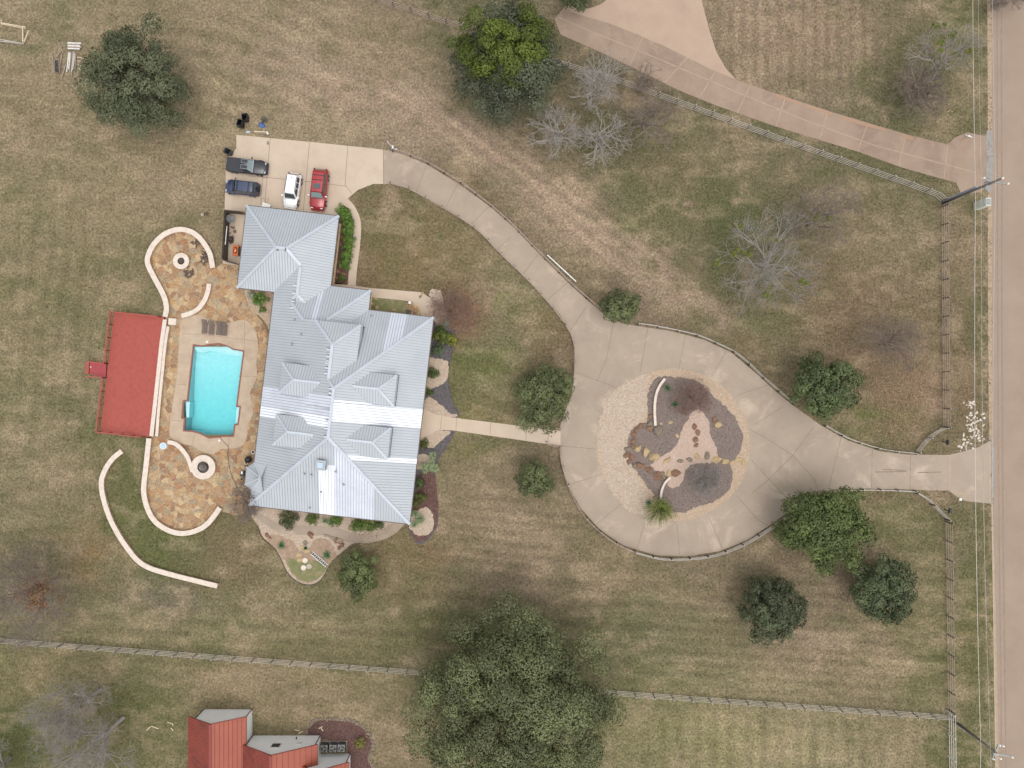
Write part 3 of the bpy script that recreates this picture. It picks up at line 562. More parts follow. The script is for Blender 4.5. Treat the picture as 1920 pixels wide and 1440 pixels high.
sheet('island_mulch', jag(smooth_pts([(1240,706),(1300,712),(1340,745),(1372,775),(1392,815),(1385,850),(1372,870),(1372,905),(1350,935),(1310,948),(1280,962),(1255,955),(1235,935),(1215,915),(1195,885),(1178,860),(1177,825),(1190,800),(1212,790),(1214,740),(1225,715)], 5, True), 2.4), .061, M['mulch'])
sheet('island_path', jag(smooth_pts([(1300,770),(1318,772),(1328,790),(1332,815),(1342,840),(1344,862),(1330,868),(1300,870),(1285,885),(1278,905),(1262,915),(1250,908),(1255,895),(1225,880),(1222,868),(1245,852),(1268,835),(1278,805),(1290,785)], 5, True), 2.4), .066, M['gravel_fine'])

# ------------------------------------------------------------------ swimming pool
def build_pool():
    c = P(400, 735)
    t = thing('swimming_pool', c, 0, 'turquoise swimming pool with curved ends and brick coping behind the metal roofed house', 'swimming pool')
    L = lambda pts, z: [(P(x, y).x-c.x, P(x, y).y-c.y, z) for x, y in pts]
    mb = MB(); a = L(POOL, .075); b = L(pool_in, .075); n = len(a)
    b2 = L(pool_in, -.12); a2 = L(POOL, .0)
    mb.add(a+b+b2+a2, [(i, (i+1) % n, n+(i+1) % n, n+i) for i in range(n)]+[(n+i, n+(i+1) % n, 2*n+(i+1) % n, 2*n+i) for i in range(n)]+[(i, (i+1) % n, 3*n+(i+1) % n, 3*n+i) for i in range(n)])
    mb.build('coping', M['coping'], t)
    # basin: walls and a floor sloping from 1.0 m at the steps to 2.3 m
    def fl(p): return -(0.9 + 1.0*max(0, min(1, (p[1]-680)/110)))
    mb = MB(); bot = [(P(x, y).x-c.x, P(x, y).y-c.y, fl((x, y))) for x, y in pool_in]
    mb.add(b2+bot, [(i, (i+1) % n, n+(i+1) % n, n+i) for i in range(n)])
    # floor as strips: clip polygon into bands in y
    def clip(poly, ya, yb):
        for s, yy in ((1, ya), (-1, yb)):
            out = []
            for i in range(len(poly)):
                p, q = poly[i], poly[(i+1) % len(poly)]
                ip, iq = s*(p[1]-yy) >= 0, s*(q[1]-yy) >= 0
                if ip: out.append(p)
                if ip != iq:
                    tt = (yy-p[1])/(q[1]-p[1]); out.append((p[0]+(q[0]-p[0])*tt, yy))
            poly = out
            if not poly: return []
        return poly
    ys = [640, 680, 700, 720, 740, 760, 775, 790, 830]
    for y0, y1 in zip(ys[:-1], ys[1:]):
        pl = clip(pool_in, y0, y1)
        if len(pl) > 2: mb.poly([(P(x, y).x-c.x, P(x, y).y-c.y, fl((x, y))) for x, y in pl])
    mb.build('basin', M['plaster'], t)
    # steps at the shallow end
    for k, (off, z) in enumerate([(9, -.3), (14, -.5)]):
        top = [p for p in pool_in[:7]]
        low = [(p[0]-.4, p[1]+off*(.75+(.35 if 400 < p[0] < 430 else 0))) for p in top[::-1]]
        low = smooth_pts(low, 4)
        pts = [(P(x, y).x-c.x, P(x, y).y-c.y) for x, y in top+low]
        MB().prism(pts, -1.05, z).build('pool_step', M['plaster'], t)
    for q in ([(346.3,753),(354,753),(352.5,783),(347.5,783)], [(442,764),(449,764),(445.2,794),(439.6,794)]):
        pts = [(P(x, y).x-c.x, P(x, y).y-c.y) for x, y in q]
        MB().prism(pts, -1.5, -.28).build('bench', M['plaster'], t)
    # water
    m, tr, bs = _mat('pool_water')
    tr.nodes.remove(bs); out = tr.nodes['Material Output']
    tp = tr.nodes.new('ShaderNodeBsdfTransparent'); tp.inputs[0].default_value = (1, 1, 1, 1)
    gl = tr.nodes.new('ShaderNodeBsdfGlossy'); gl.inputs['Roughness'].default_value = .06; gl.inputs[0].default_value = (1, 1, 1, 1)
    fr = tr.nodes.new('ShaderNodeFresnel'); fr.inputs[0].default_value = 1.33
    nz = tr.nodes.new('ShaderNodeTexNoise'); nz.inputs['Scale'].default_value = 2.5; nz.inputs['Detail'].default_value = 4
    tc = tr.nodes.new('ShaderNodeTexCoord'); tr.links.new(tc.outputs['Object'], nz.inputs['Vector'])
    bp = tr.nodes.new('ShaderNodeBump'); bp.inputs['Strength'].default_value = .25; bp.inputs['Distance'].default_value = .05
    tr.links.new(nz.outputs[0], bp.inputs['Height']); tr.links.new(bp.outputs[0], gl.inputs['Normal']); tr.links.new(bp.outputs[0], fr.inputs['Normal'])
    mx = tr.nodes.new('ShaderNodeMixShader'); tr.links.new(fr.outputs[0], mx.inputs[0]); tr.links.new(tp.outputs[0], mx.inputs[1]); tr.links.new(gl.outputs[0], mx.inputs[2])
    tr.links.new(mx.outputs[0], out.inputs['Surface'])
    va = tr.nodes.new('ShaderNodeVolumeAbsorption'); va.inputs['Color'].default_value = (.08, .86, .88, 1); va.inputs['Density'].default_value = .35
    tr.links.new(va.outputs[0], out.inputs['Volume'])
    cx = sum(p[0] for p in b)/n; cy = sum(p[1] for p in b)/n
    ins = [(p[0], p[1]) for p in L(pool_in, 0)]
    mb = MB(); mb.prism(ins, -2.6, -.06)
    o = mb.build('pool_surface', m, t)
build_pool()

# ------------------------------------------------------------------ the house with the hipped metal roof
TH = math.radians(6.6); ct, st_ = math.cos(TH), math.sin(TH)
HO = P(640, 690); HO.z = 0
def loc(px, py, z):
    p = P(px, py, z)-HO
    return (p.x*ct-p.y*st_, -(p.x*st_+p.y*ct))       # u east, v south
def uv(u, v, z): return (u, -v, z)                    # house empty is rotated by -TH: local x = u, local y = -v
ZE, PT = 3.0, 0.51
L_ = lambda i: loc(*HOUSE[i], ZE)
uW = (L_(12)[0]+L_(11)[0])/2; uE = (L_(5)[0]+L_(6)[0])/2; vS = (L_(6)[1]+L_(7)[1])/2
vA = (L_(4)[1]+L_(5)[1])/2; uC = (L_(3)[0]+L_(4)[0])/2; vC = (L_(2)[1]+L_(3)[1])/2
uG = (L_(1)[0]+L_(2)[0])/2; vG = (L_(0)[1]+L_(1)[1])/2; uGW = (L_(0)[0]+L_(13)[0])/2; vGS = (L_(13)[1]+L_(12)[1])/2
def hip(u0, u1, v0, v1, ze, p=PT): return dict(r=(u0, u1, v0, v1), ze=ze, pl=[(p, 0, ze-p*u0), (-p, 0, ze+p*u1), (0, p, ze-p*v0), (0, -p, ze+p*v1)])
bz = 6.15; bu0 = uW+(bz-ZE)/PT; bpk = loc(623.3, 646.7, 7.5)
bhalf = bpk[0]-bu0; bu1 = bpk[0]+bhalf
ROOFS = [hip(uW, uE, vA, vS, ZE), hip(uW, uC, vC, vS-3, ZE), hip(uGW, uG, vG, vGS, ZE), hip(uW, uG, vG+3.5, vC+5, ZE), hip(bu0, bu1, bpk[1]-bhalf, bpk[1]+12, bz)]
ROOFS[4]['r'] = (bu0-2.5, bu1, bpk[1]-bhalf, bpk[1]+12); ROOFS[4]['pl'][0] = ROOFS[0]['pl'][0]
DORM = []
for (rx, ry, z, side, eavex, half) in [(600.5,718,7.03,'W',45,1.8),(591,816,7.03,'W',45,1.8),(659.6,723.7,7.05,'E',46,1.8),(648.5,824,7.05,'E',46,1.8)]:
    u, v = loc(rx, ry, z); ze = z-PT*half
    if side == 'W': r = (uW+eavex*S, u+2.2, v-half, v+half)
    else: r = (u-2.2, uE-eavex*S, v-half, v+half)
    ROOFS.append(hip(*r, ze)); DORM.append((r, ze, side))
ru, rv = loc(625, 725, 8)

def clip_hp(poly, A, B_, Cc):      # keep A*u+B*v+C >= 0
    out = []
    for i in range(len(poly)):
        p, q = poly[i], poly[(i+1) % len(poly)]
        dp, dq = A*p[0]+B_*p[1]+Cc, A*q[0]+B_*q[1]+Cc
        if dp >= 0: out.append(p)
        if (dp >= 0) != (dq >= 0):
            t = dp/(dp-dq); out.append((p[0]+(q[0]-p[0])*t, p[1]+(q[1]-p[1])*t))
    return out
def area(p): return abs(sum(p[i][0]*p[(i+1) % len(p)][1]-p[(i+1) % len(p)][0]*p[i][1] for i in range(len(p))))/2 if len(p) > 2 else 0
def above(j, pl, eps):             # half planes of the area where roof j lies above plane pl
    u0, u1, v0, v1 = ROOFS[j]['r']
    hs = [(1, 0, -u0), (-1, 0, u1), (0, 1, -v0), (0, -1, v1)]
    for q in ROOFS[j]['pl']: hs.append((q[0]-pl[0], q[1]-pl[1], q[2]-pl[2]-eps))
    return hs
def subtract(poly, hs):
    res = []; cur = poly
    for (A, B_, Cc) in hs:
        o = clip_hp(cur, -A, -B_, -Cc)
        if area(o) > 1e-4: res.append(o)
        cur = clip_hp(cur, A, B_, Cc)
        if area(cur) < 1e-4: return res if area(cur) < 1e-4 else res
    return res
def faces():
    out = []
    for i, R in enumerate(ROOFS):
        u0, u1, v0, v1 = R['r']
        for k, pl in enumerate(R['pl']):
            poly = [(u0, v0), (u1, v0), (u1, v1), (u0, v1)]
            for m_, q in enumerate(R['pl']):
                if m_ != k: poly = clip_hp(poly, q[0]-pl[0], q[1]-pl[1], q[2]-pl[2])
            ps = [poly] if area(poly) > 1e-3 else []
            for j in range(len(ROOFS)):
                if j == i: continue
                hs = above(j, pl, -1e-4 if j < i else 1e-4)
                nps = []
                for pp in ps:
                    whole = pp
                    for h in hs: whole = clip_hp(whole, *h)
                    if area(whole) < 1e-4: nps.append(pp)
                    else: nps += subtract(pp, hs)
                ps = nps
            for pp in ps: out.append((i, k, pl, pp))
    return out
def rect_clip(pp, ur, vr):
    for h in ((1, 0, -ur[0]), (-1, 0, ur[1]), (0, 1, -vr[0]), (0, -1, vr[1])): pp = clip_hp(pp, *h)
    return pp
def build_house():
    t = thing('ranch_house', HO, -TH, 'large single storey house with a pale grey hipped standing seam metal roof beside the pool', 'house')
    FS = faces(); rb = MB()
    SP = .325
    zz = lambda pl, p, d=0.0: uv(p[0], p[1], pl[0]*p[0]+pl[1]*p[1]+pl[2]+d)
    for (i, k, pl, pp) in FS:
        b = [zz(pl, p) for p in pp]; rb.add(b, [tuple(range(len(b)))], 0)
        ax = 1 if k < 2 else 0           # ribs at constant v on E/W planes, constant u otherwise
        lo, hi = min(p[ax] for p in pp), max(p[ax] for p in pp)
        for q in range(math.ceil(lo/SP), math.floor(hi/SP)+1):
            cst = q*SP; xs = []
            for a_, b_ in zip(pp, pp[1:]+pp[:1]):
                if (a_[ax]-cst)*(b_[ax]-cst) < 0:
                    tt = (cst-a_[ax])/(b_[ax]-a_[ax]); xs.append(a_[1-ax]+(b_[1-ax]-a_[1-ax])*tt)
            if len(xs) >= 2 and abs(max(xs)-min(xs)) > .1:
                e = [(min(xs), cst), (max(xs), cst)] if ax == 1 else [(cst, min(xs)), (cst, max(xs))]
                rb.beam(zz(pl, e[0], .012), zz(pl, e[1], .012), .045, .04, 1)
    roof = rb.build('roof', [M['roof'], M['rib']], t, recalc=False)
    bm = bmesh.new(); bm.from_mesh(roof.data)
    for f in bm.faces:
        if f.material_index == 0 and f.normal.z < 0: f.normal_flip()
    bm.to_mesh(roof.data); bm.free()
    # white and pale panels laid just above the roof faces
    EZ = [loc(793.6,768,3)[1], loc(790.3,803,3)[1], loc(784,860,3)[1], loc(783,869.5,3)[1]]
    WZ = [loc(495.6,724,3)[1], loc(489,761.5,3)[1], loc(488,781,3)[1]]
    um0, um1 = loc(599.4,963,3)[0], loc(628.4,967,3)[0]
    PN = [(0,1,(-99,99),(EZ[0],EZ[1]),'whitepanel'),(0,1,(loc(650,858,4.6)[0],99),(EZ[2],EZ[3]),'whitepanel'),(0,0,(-99,99),(WZ[0],WZ[1]),'palepanel'),(0,0,(-99,99),(WZ[1]+.01,WZ[2]),'whitepanel'),(0,3,(um0,um1),(loc(600,880,6)[1],99),'whitepanel'),(0,3,(um1+.01,um1+4.6),(-99,99),'palepanel'),
          (0,2,(loc(733,590,3)[0],loc(763,590,3)[0]),(-99,99),'palepanel'),(1,2,(loc(592,560,4.4)[0],loc(602,560,4.4)[0]),(-99,99),'palepanel'),(0,0,(loc(580,700,6)[0],99),(loc(600,760,6)[1],loc(600,765,6)[1]),'whitepanel'),(0,1,(-99,loc(700,760,5)[0]),(loc(660,751,6)[1],loc(660,757,6)[1]),'whitepanel')]
    for (i0, k0, ur, vr, nm) in PN:
        mb = MB()
        for (i, k, pl, pp) in FS:
            if i == i0 and k == k0:
                q = rect_clip(pp, ur, vr)
                if area(q) > .01:
                    b = [zz(pl, p, .008) for p in q]; mb.add(b, [tuple(range(len(b)))])
        o = mb.build('bright_panel', M[nm], roof, recalc=False)
        o['label'] = 'bright white roof panel' if nm == 'whitepanel' else 'pale lavender grey roof panel'
    # ridge and hip caps
    mb = MB()
    for i, R in enumerate(ROOFS):
        u0, u1, v0, v1 = R['r'] if i != 4 else (bu0, bu1, bpk[1]-bhalf, bpk[1]+12); hw = min(u1-u0, v1-v0)/2; ze = R['ze']
        if u1-u0 < v1-v0: A, B_ = ((u0+u1)/2, v0+hw), ((u0+u1)/2, v1-hw)
        else: A, B_ = (u0+hw, (v0+v1)/2), (u1-hw, (v0+v1)/2)
        ends = [(u0, v0), (u1, v0), (u1, v1), (u0, v1)]
        segs = [(A, B_)] + [(e, min((A, B_), key=lambda q: (q[0]-e[0])**2+(q[1]-e[1])**2)) for e in ends]
        def zof(p, idx): 
            r = ROOFS[idx]; x0, x1, y0, y1 = r['r']
            if not (x0 <= p[0] <= x1 and y0 <= p[1] <= y1): return -9
            return min(q[0]*p[0]+q[1]*p[1]+q[2] for q in r['pl'])
        for a_, b_ in segs:
            n = max(2, int(math.hypot(a_[0]-b_[0], a_[1]-b_[1])/.15)); run = None
            for s_ in range(n+1):
                p = (a_[0]+(b_[0]-a_[0])*s_/n, a_[1]+(b_[1]-a_[1])*s_/n); z = zof(p, i)
                vis = all(zof(p, j) <= z+1e-3 for j in range(len(ROOFS)) if j != i)
                if vis:
                    dn = math.hypot(a_[0]-b_[0], a_[1]-b_[1])+1e-9; nx_, ny_ = -(b_[1]-a_[1])/dn*.2, (b_[0]-a_[0])/dn*.2
                    for sg in (-1, 1):
                        if max(zof((p[0]+sg*nx_, p[1]+sg*ny_), j) for j in range(len(ROOFS))) > z-.03: vis = False
                q = uv(p[0], p[1], z+.03)
                if vis:
                    if run is None: run = [q, q]
                    run[1] = q
                if (not vis or s_ == n) and run:
                    if (Vector(run[0])-Vector(run[1])).length > .3: mb.beam(run[0], run[1], .34 if i < 5 else .26, .05)
                    run = None
    mb.build('ridge_cap', M['cap'], roof)
    # raised eaves: little walls under dormers and the clerestory
    for (r, ze, side) in DORM:
        u0, u1, v0, v1 = r; g = .35
        if side == 'W': a0, a1 = u0+g, u1-3
        else: a0, a1 = u0+3, u1-.06
        d_ = MB(); d_.box(uv((a0+a1)/2, (v0+v1)/2, ze-.9), (abs(a1-a0), v1-v0-(2*g if side == 'W' else .12), 1.75)); dw = d_.build('dormer', M['palepanel'], t)
        fx = MB()
        uu = u0+g-.02 if side == 'W' else u1-g+.02
        fx.box(uv(uu, (v0+v1)/2, ze-.75), (.06, 1.3, .8)); 
        if side == 'W': fx.build('window', M['glass'], dw)
        tr = MB()
        for (p, q) in (((u0, v0), (u1, v0)), ((u0, v1), (u1, v1)), ((u0 if side == 'W' else u1, v0), (u0 if side == 'W' else u1, v1))):
            if p[0] != q[0]:
                if side == 'W': q = (u0+2.1, q[1])
                else: p = (u1-2.1, p[1])
            tr.beam(uv(*p, ze-.07), uv(*q, ze-.07), .06, .1)
        tr.build('fascia', M['rib'], dw)
    mb = MB(); mb.box(uv((bu0+bu1)/2+.6, bpk[1]-bhalf+.06+4.1, bz-.75), (bu1-bu0-1.3, 8.2, 1.3)); cl = mb.build('clerestory', M['palepanel'], t)
    mb = MB(); mb.beam(uv(bu1, bpk[1]-bhalf, bz-.08), uv(bu1, bpk[1]+1.6, bz-.08), .06, .14); mb.beam(uv(bpk[0]-.4, bpk[1]-bhalf, bz-.08), uv(bu1, bpk[1]-bhalf, bz-.08), .06, .14); mb.build('fascia', M['rib'], cl)
    # bay roof on the pool side
    by = [loc(*p, ZE) for p in [(476.6,866.6),(462,876),(458.9,908.4),(470,922)]]; ap = loc(489.5, 896, 4.1)
    mb = MB(); b = [uv(*p, ZE) for p in by]+[uv(*ap, 4.1), uv(uW+1.9, by[0][1]-.2, 3.97), uv(uW+1.9, by[3][1]+.2, 3.97)]
    mb.add(b, [(0, 1, 4), (1, 2, 4), (2, 3, 4), (0, 4, 5), (3, 6, 4)], 0)
    for q in range(3):
        a_, c_ = Vector(b[q]), Vector(b[q+1]); apv = Vector(b[4])
        for s_ in range(1, 7 if q == 1 else 5): 
            e = a_.lerp(c_, s_/(7 if q == 1 else 5)); mb.beam(e+Vector((0,0,.012)), e.lerp(apv, .8)+Vector((0,0,.012)), .04, .04, 1)
    for q in range(4): mb.beam(Vector(b[q])+Vector((0,0,.03)), Vector(b[4])+Vector((0,0,.03)), .16, .05, 0)
    mb.build('bay_roof', [M['roof'], M['rib']], t)
    # fascia, soffit, walls
    out = [(uGW, vG), (uG, vG), (uG, vC), (uC, vC), (uC, vA), (uE, vA), (uE, vS), (uW, vS), by[3], by[2], by[1], by[0], (uW, vGS), (uGW, vGS)]
    mb = MB(); n = len(out)
    for a_, b_ in zip(out, out[1:]+out[:1]): mb.beam(uv(*a_, ZE-.05), uv(*b_, ZE-.05), .12, .14)
    mb.build('gutter', M['fascia'], t)
    mb = MB(); mb.poly([uv(*p, ZE-.14) for p in out]); mb.build('soffit', M['white'], t, recalc=False)
    def inset(pts, d_):
        res = []; n = len(pts); cen = sum(pts[i][0]*pts[(i+1) % n][1]-pts[(i+1) % n][0]*pts[i][1] for i in range(n)); s_ = 1 if cen > 0 else -1
        for i in range(n):
            p0, p1, p2 = [Vector(pts[k % n]) for k in (i-1, i, i+1)]
            e1, e2 = (p1-p0).normalized(), (p2-p1).normalized(); n1, n2 = Vector((-e1.y, e1.x))*s_, Vector((-e2.y, e2.x))*s_
            m_ = (n1+n2); m_ = m_/max(.3, m_.dot(n1)); res.append(tuple(p1+m_*d_))
        return res
    wl = inset(out, .5); wd = [(u, -v) for u, v in wl]
    MB().prism(wd, 0, ZE-.15).build('wall', M['cream'], t)
    base = [(u, -v) for u, v in inset(out, .38)]
    # foundation ledge that shows along the garage side
    MB().prism(base, 0, .3).build('plinth', M['cream'], t)
    def opening(name, u, v, ww, hh, z, ax, m, fr=True):
        f = MB(); sz = (ww, .16, hh) if ax == 'v' else (.16, ww, hh)
        o = MB(); o.box(uv(u, v, z), (sz[0]+.16 if ax == 'v' else .10, .10 if ax == 'v' else sz[1]+.16, hh+.16)); fo = o.build(name, M['white'], t)
        g = MB(); g.box(uv(u, v, z), sz); g.build('pane' if name == 'window' else 'panel', m, fo)
    w_ = .5
    for vv in np.linspace(vG+2, vC-2, 3): opening('window', uG-w_, vv, 1.2, 1.3, 1.6, 'u', M['glass'])
    for vv in (vA+3, vA+6.5, vS-8, vS-4.5): opening('window', uE-w_, vv, 1.6, 1.5, 1.5, 'u', M['glass'])
    opening('door', uE-w_, loc(800, 795, 1)[1], 1.4, 2.3, 1.2, 'u', M['fascia'])
    for uu in (uW+4, uW+8, uE-7, uE-3.5): opening('window', uu, vS-w_, 1.6, 1.4, 1.5, 'v', M['glass'])
    for vv in (vGS+5, vGS+9, vGS+13): opening('window', uW+w_, vv, 2.0, 1.8, 1.4, 'u', M['glass'])
    for uu in (uGW+3.0, uGW+7.6): opening('garage_door', uu, vG+w_, 3.6, 2.3, 1.2, 'v', M['white'])
    opening('window', (uG+uC)/2, vC+w_, 1.2, 1.3, 1.6, 'v', M['glass'])
    # roof fittings
    def onroof(px, py, k, i=0):
        z = 5
        for _ in range(20):
            u, v = loc(px, py, z); pl = ROOFS[i]['pl'][k]; z = pl[0]*u+pl[1]*v+pl[2]
        return uv(u, v, z)
    p = onroof(604, 871, 3); mb = MB(); mb.box((p[0], p[1], p[2]+.25), (.95, .95, .75)); ch = mb.build('chimney', M['steel'], roof)
    mb = MB(); mb.box((p[0], p[1], p[2]+.70), (1.15, 1.15, .06)); mb.box((p[0], p[1], p[2]+.78), (.6, .6, .1), mi=1); mb.build('chimney_cap', [M['steel'], M['paleblue']], ch)
    mb = MB(); mb.box((p[0]+1.1, p[1]-.1, p[2]+.0), (1.0, .9, .06), rx=0); mb.build('flashing', M['palepanel'], roof)
    for (px, py, k, i) in [(571,888,3,0),(630,884,3,0),(644,908,3,0),(602,922,3,0),(581,952,3,0),(584,890,3,0),(696,592,2,0),(565,627,0,0),(548,645,0,0),(553,600,0,0)]:
        p = onroof(px, py, k, i); mb = MB(); mb.tube((p[0], p[1], p[2]-.1), (p[0], p[1], p[2]+.35), .07, .07, 10); mb.lathe([(.16, .0), (.12, .08), (.07, .1)], (p[0], p[1], p[2]), 10); mb.build('vent_pipe', M['steel'], roof)
    for (px, py) in [(521,467),(536,468),(554,535),(552,550),(550,565),(548,577),(616,655),(615,668),(614,681),(615,677),(614,690),(612,700),(621,729),(620,737),(619,744),(614,789),(612,803),(611,819)]:
        i, k = (2, 3) if py < 500 else ((3, 0) if py < 590 else (0, 0))
        p = onroof(px, py, k, i); mb = MB(); mb.box((p[0], p[1], p[2]+.06), (.12 if py < 500 else .42, .4 if py < 500 else .13, .12)); mb.build('ridge_vent', M['palepanel'] if py > 500 else M['fascia'], roof)
        if py > 500:
            mb = MB(); mb.box((p[0], p[1]+.12, p[2]+.05), (.42, .05, .10)); mb.build('vent_slot', M['fascia'], roof)
build_house()

# ------------------------------------------------------------------ generic small builders
def rotz(v, a): return Vector((v[0]*math.cos(a)-v[1]*math.sin(a), v[0]*math.sin(a)+v[1]*math.cos(a), v[2] if len(v) > 2 else 0))
def rock_mesh(name, m, size, seed, flat=.6, sub=2, angular=.25):
    r = random.Random(seed); bm = bmesh.new(); bmesh.ops.create_icosphere(bm, subdivisions=sub, radius=1)
    cuts = [(Vector((r.uniform(-1,1), r.uniform(-1,1), r.uniform(-.4,1))).normalized(), r.uniform(.5,.85)) for _ in range(12)]
    for v in bm.verts:
        p = v.co.copy()
        for n, dd in cuts:
            k = p.dot(n)
            if k > dd: p -= n*(k-dd)
        p *= 1+r.uniform(-.05,.05)
        v.co = Vector((p.x*size[0], p.y*size[1], max(p.z*size[2]*flat, -.12*size[2])))
    me = bpy.data.meshes.new(name); bm.to_mesh(me); bm.free(); me.materials.append(m)
    return me
def rock(name, px, py, rpx, m, seed, label, cat='rock', group=None, z=0.05, flat=.7, asp=1.0, h=None):
    r_ = rpx*S*1.45; me = rock_mesh(name, m, (r_, r_*asp, h or r_), seed, flat)
    o = bpy.data.objects.new(name, me); col.objects.link(o); p = P(px, py, z+.1); o.location = (p.x, p.y, z); o.rotation_euler = (0, 0, random.Random(seed).uniform(0, 6.28))
    return tag(o, label, cat, group)

def cards(cen, nor, ln, wd, rng):
    """quads centred at cen, facing nor"""
    n = len(cen); a = rng.normal(size=(n, 3)); t = np.cross(nor, a); t /= np.linalg.norm(t, axis=1, keepdims=True)+1e-9
    b = np.cross(nor, t); b /= np.linalg.norm(b, axis=1, keepdims=True)+1e-9
    L2 = (ln*rng.uniform(.6, 1.4, n)/2)[:, None]; W2 = (wd*rng.uniform(.6, 1.4, n)/2)[:, None]
    V = np.stack([cen-t*L2, cen-b*W2, cen+t*L2, cen+b*W2], 1).reshape(-1, 3)
    F = np.arange(4*n).reshape(n, 4)
    return V, F
def crown_mesh(name, R, zc, nl, rl, leaf, dens, c1, c2, seed, parent, squash=1.0, rough=.18, bottom=-.35, wide=.5, c3=None, deep=.86):
    """foliage: many clumps of leaf cards on an uneven dome; R = (rx, ry, rz)"""
    rng = np.random.RandomState(seed); rx, ry, rz = R
    ph = rng.uniform(0, 6.28, 6)
    cen = []; nor = []; tint = []
    def irr(az): return 1+rough*(.5*np.sin(2*az+ph[0])+.5*np.sin(3*az+ph[1])+.35*np.sin(5*az+ph[2])+.25*np.sin(9*az+ph[3]))
    k = 0; golden = math.pi*(3-5**.5)
    for i in range(nl):
        z = 1-(1-max(bottom, -.12))*(i+.5)/nl; az = golden*i+rng.uniform(-.3, .3); s = math.sqrt(max(0, 1-z*z))
        dd = np.array([s*math.cos(az), s*math.sin(az), z])
        f = rng.uniform(.56, .93)*irr(az)
        lc = dd*np.array(R)*f; lr = rl*rng.uniform(.65, 1.35)
        m = max(8, int(dens*2.1*4*math.pi*lr*lr*.7))
        v = rng.normal(size=(m, 3)); v /= np.linalg.norm(v, axis=1, keepdims=True); v[:, 2] = np.where(v[:, 2] < -.35, -v[:, 2], v[:, 2])
        rad = lr*(rng.uniform(0, 1, m)**.2)*rng.uniform(.88, 1.1, m)
        wob = 1+.16*np.sin(v[:, 0]*7+i)*np.cos(v[:, 1]*6+2*i)
        c = lc+v*(rad*wob)[:, None]*np.array([1, 1, squash])
        cen.append(c); nn = v*1.0+dd*.4+rng.normal(size=(m, 3))*wide*.75; nor.append(nn/np.linalg.norm(nn, axis=1, keepdims=True))
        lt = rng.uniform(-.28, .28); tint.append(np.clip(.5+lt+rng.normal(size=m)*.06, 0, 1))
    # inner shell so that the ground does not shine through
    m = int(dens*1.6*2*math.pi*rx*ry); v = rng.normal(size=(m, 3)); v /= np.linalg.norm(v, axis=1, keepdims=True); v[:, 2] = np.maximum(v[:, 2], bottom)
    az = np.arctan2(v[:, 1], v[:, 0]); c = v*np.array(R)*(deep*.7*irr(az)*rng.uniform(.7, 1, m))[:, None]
    cen.append(c); nor.append(v+rng.normal(size=v.shape)*.3); tint.append(np.full(m, .05)+rng.uniform(0, .2, m))  # dark tint: the crown's inner shade put into the leaf colour
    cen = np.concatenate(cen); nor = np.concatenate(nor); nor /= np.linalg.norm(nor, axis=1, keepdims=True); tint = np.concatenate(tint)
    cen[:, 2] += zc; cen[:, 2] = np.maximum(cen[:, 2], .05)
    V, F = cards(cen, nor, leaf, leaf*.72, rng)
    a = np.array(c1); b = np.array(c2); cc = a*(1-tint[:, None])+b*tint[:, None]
    if c3 is not None:
        sel = rng.rand(len(cc)) < .06; cc[sel] = np.array(c3)
    cc *= rng.uniform(.88, 1.12, len(cc))[:, None]
    return np_mesh(name, V, F, M['leaf'], np.repeat(cc, 4, 0), parent)

def seg_mesh(name, segs, m, parent=None, sides=4):
    """segs: rows of p0 xyz, p1 xyz, r0, r1"""
    A = np.array(segs, float); p0, p1, r0, r1 = A[:, :3], A[:, 3:6], A[:, 6], A[:, 7]; n = len(A)
    x = p1-p0; x /= np.linalg.norm(x, axis=1, keepdims=True)+1e-9
    up = np.where(np.abs(x[:, 2:3]) > .9, np.array([[1., 0, 0]]), np.array([[0, 0, 1.]]))
    y = np.cross(up, x); y /= np.linalg.norm(y, axis=1, keepdims=True)+1e-9; z = np.cross(x, y)
    V = []
    for p, r in ((p0, r0), (p1, r1)):
        for k in range(sides):
            t = 2*math.pi*k/sides; V.append(p+(y*math.cos(t)+z*math.sin(t))*r[:, None])
    V = np.stack(V, 1).reshape(-1, 3); base = (np.arange(n)*2*sides)[:, None]
    F = np.concatenate([base+np.array([[k, (k+1) % sides, sides+(k+1) % sides, sides+k]]) for k in range(sides)])
    return np_mesh(name, V, F, m, None, parent, smooth=sides > 4)

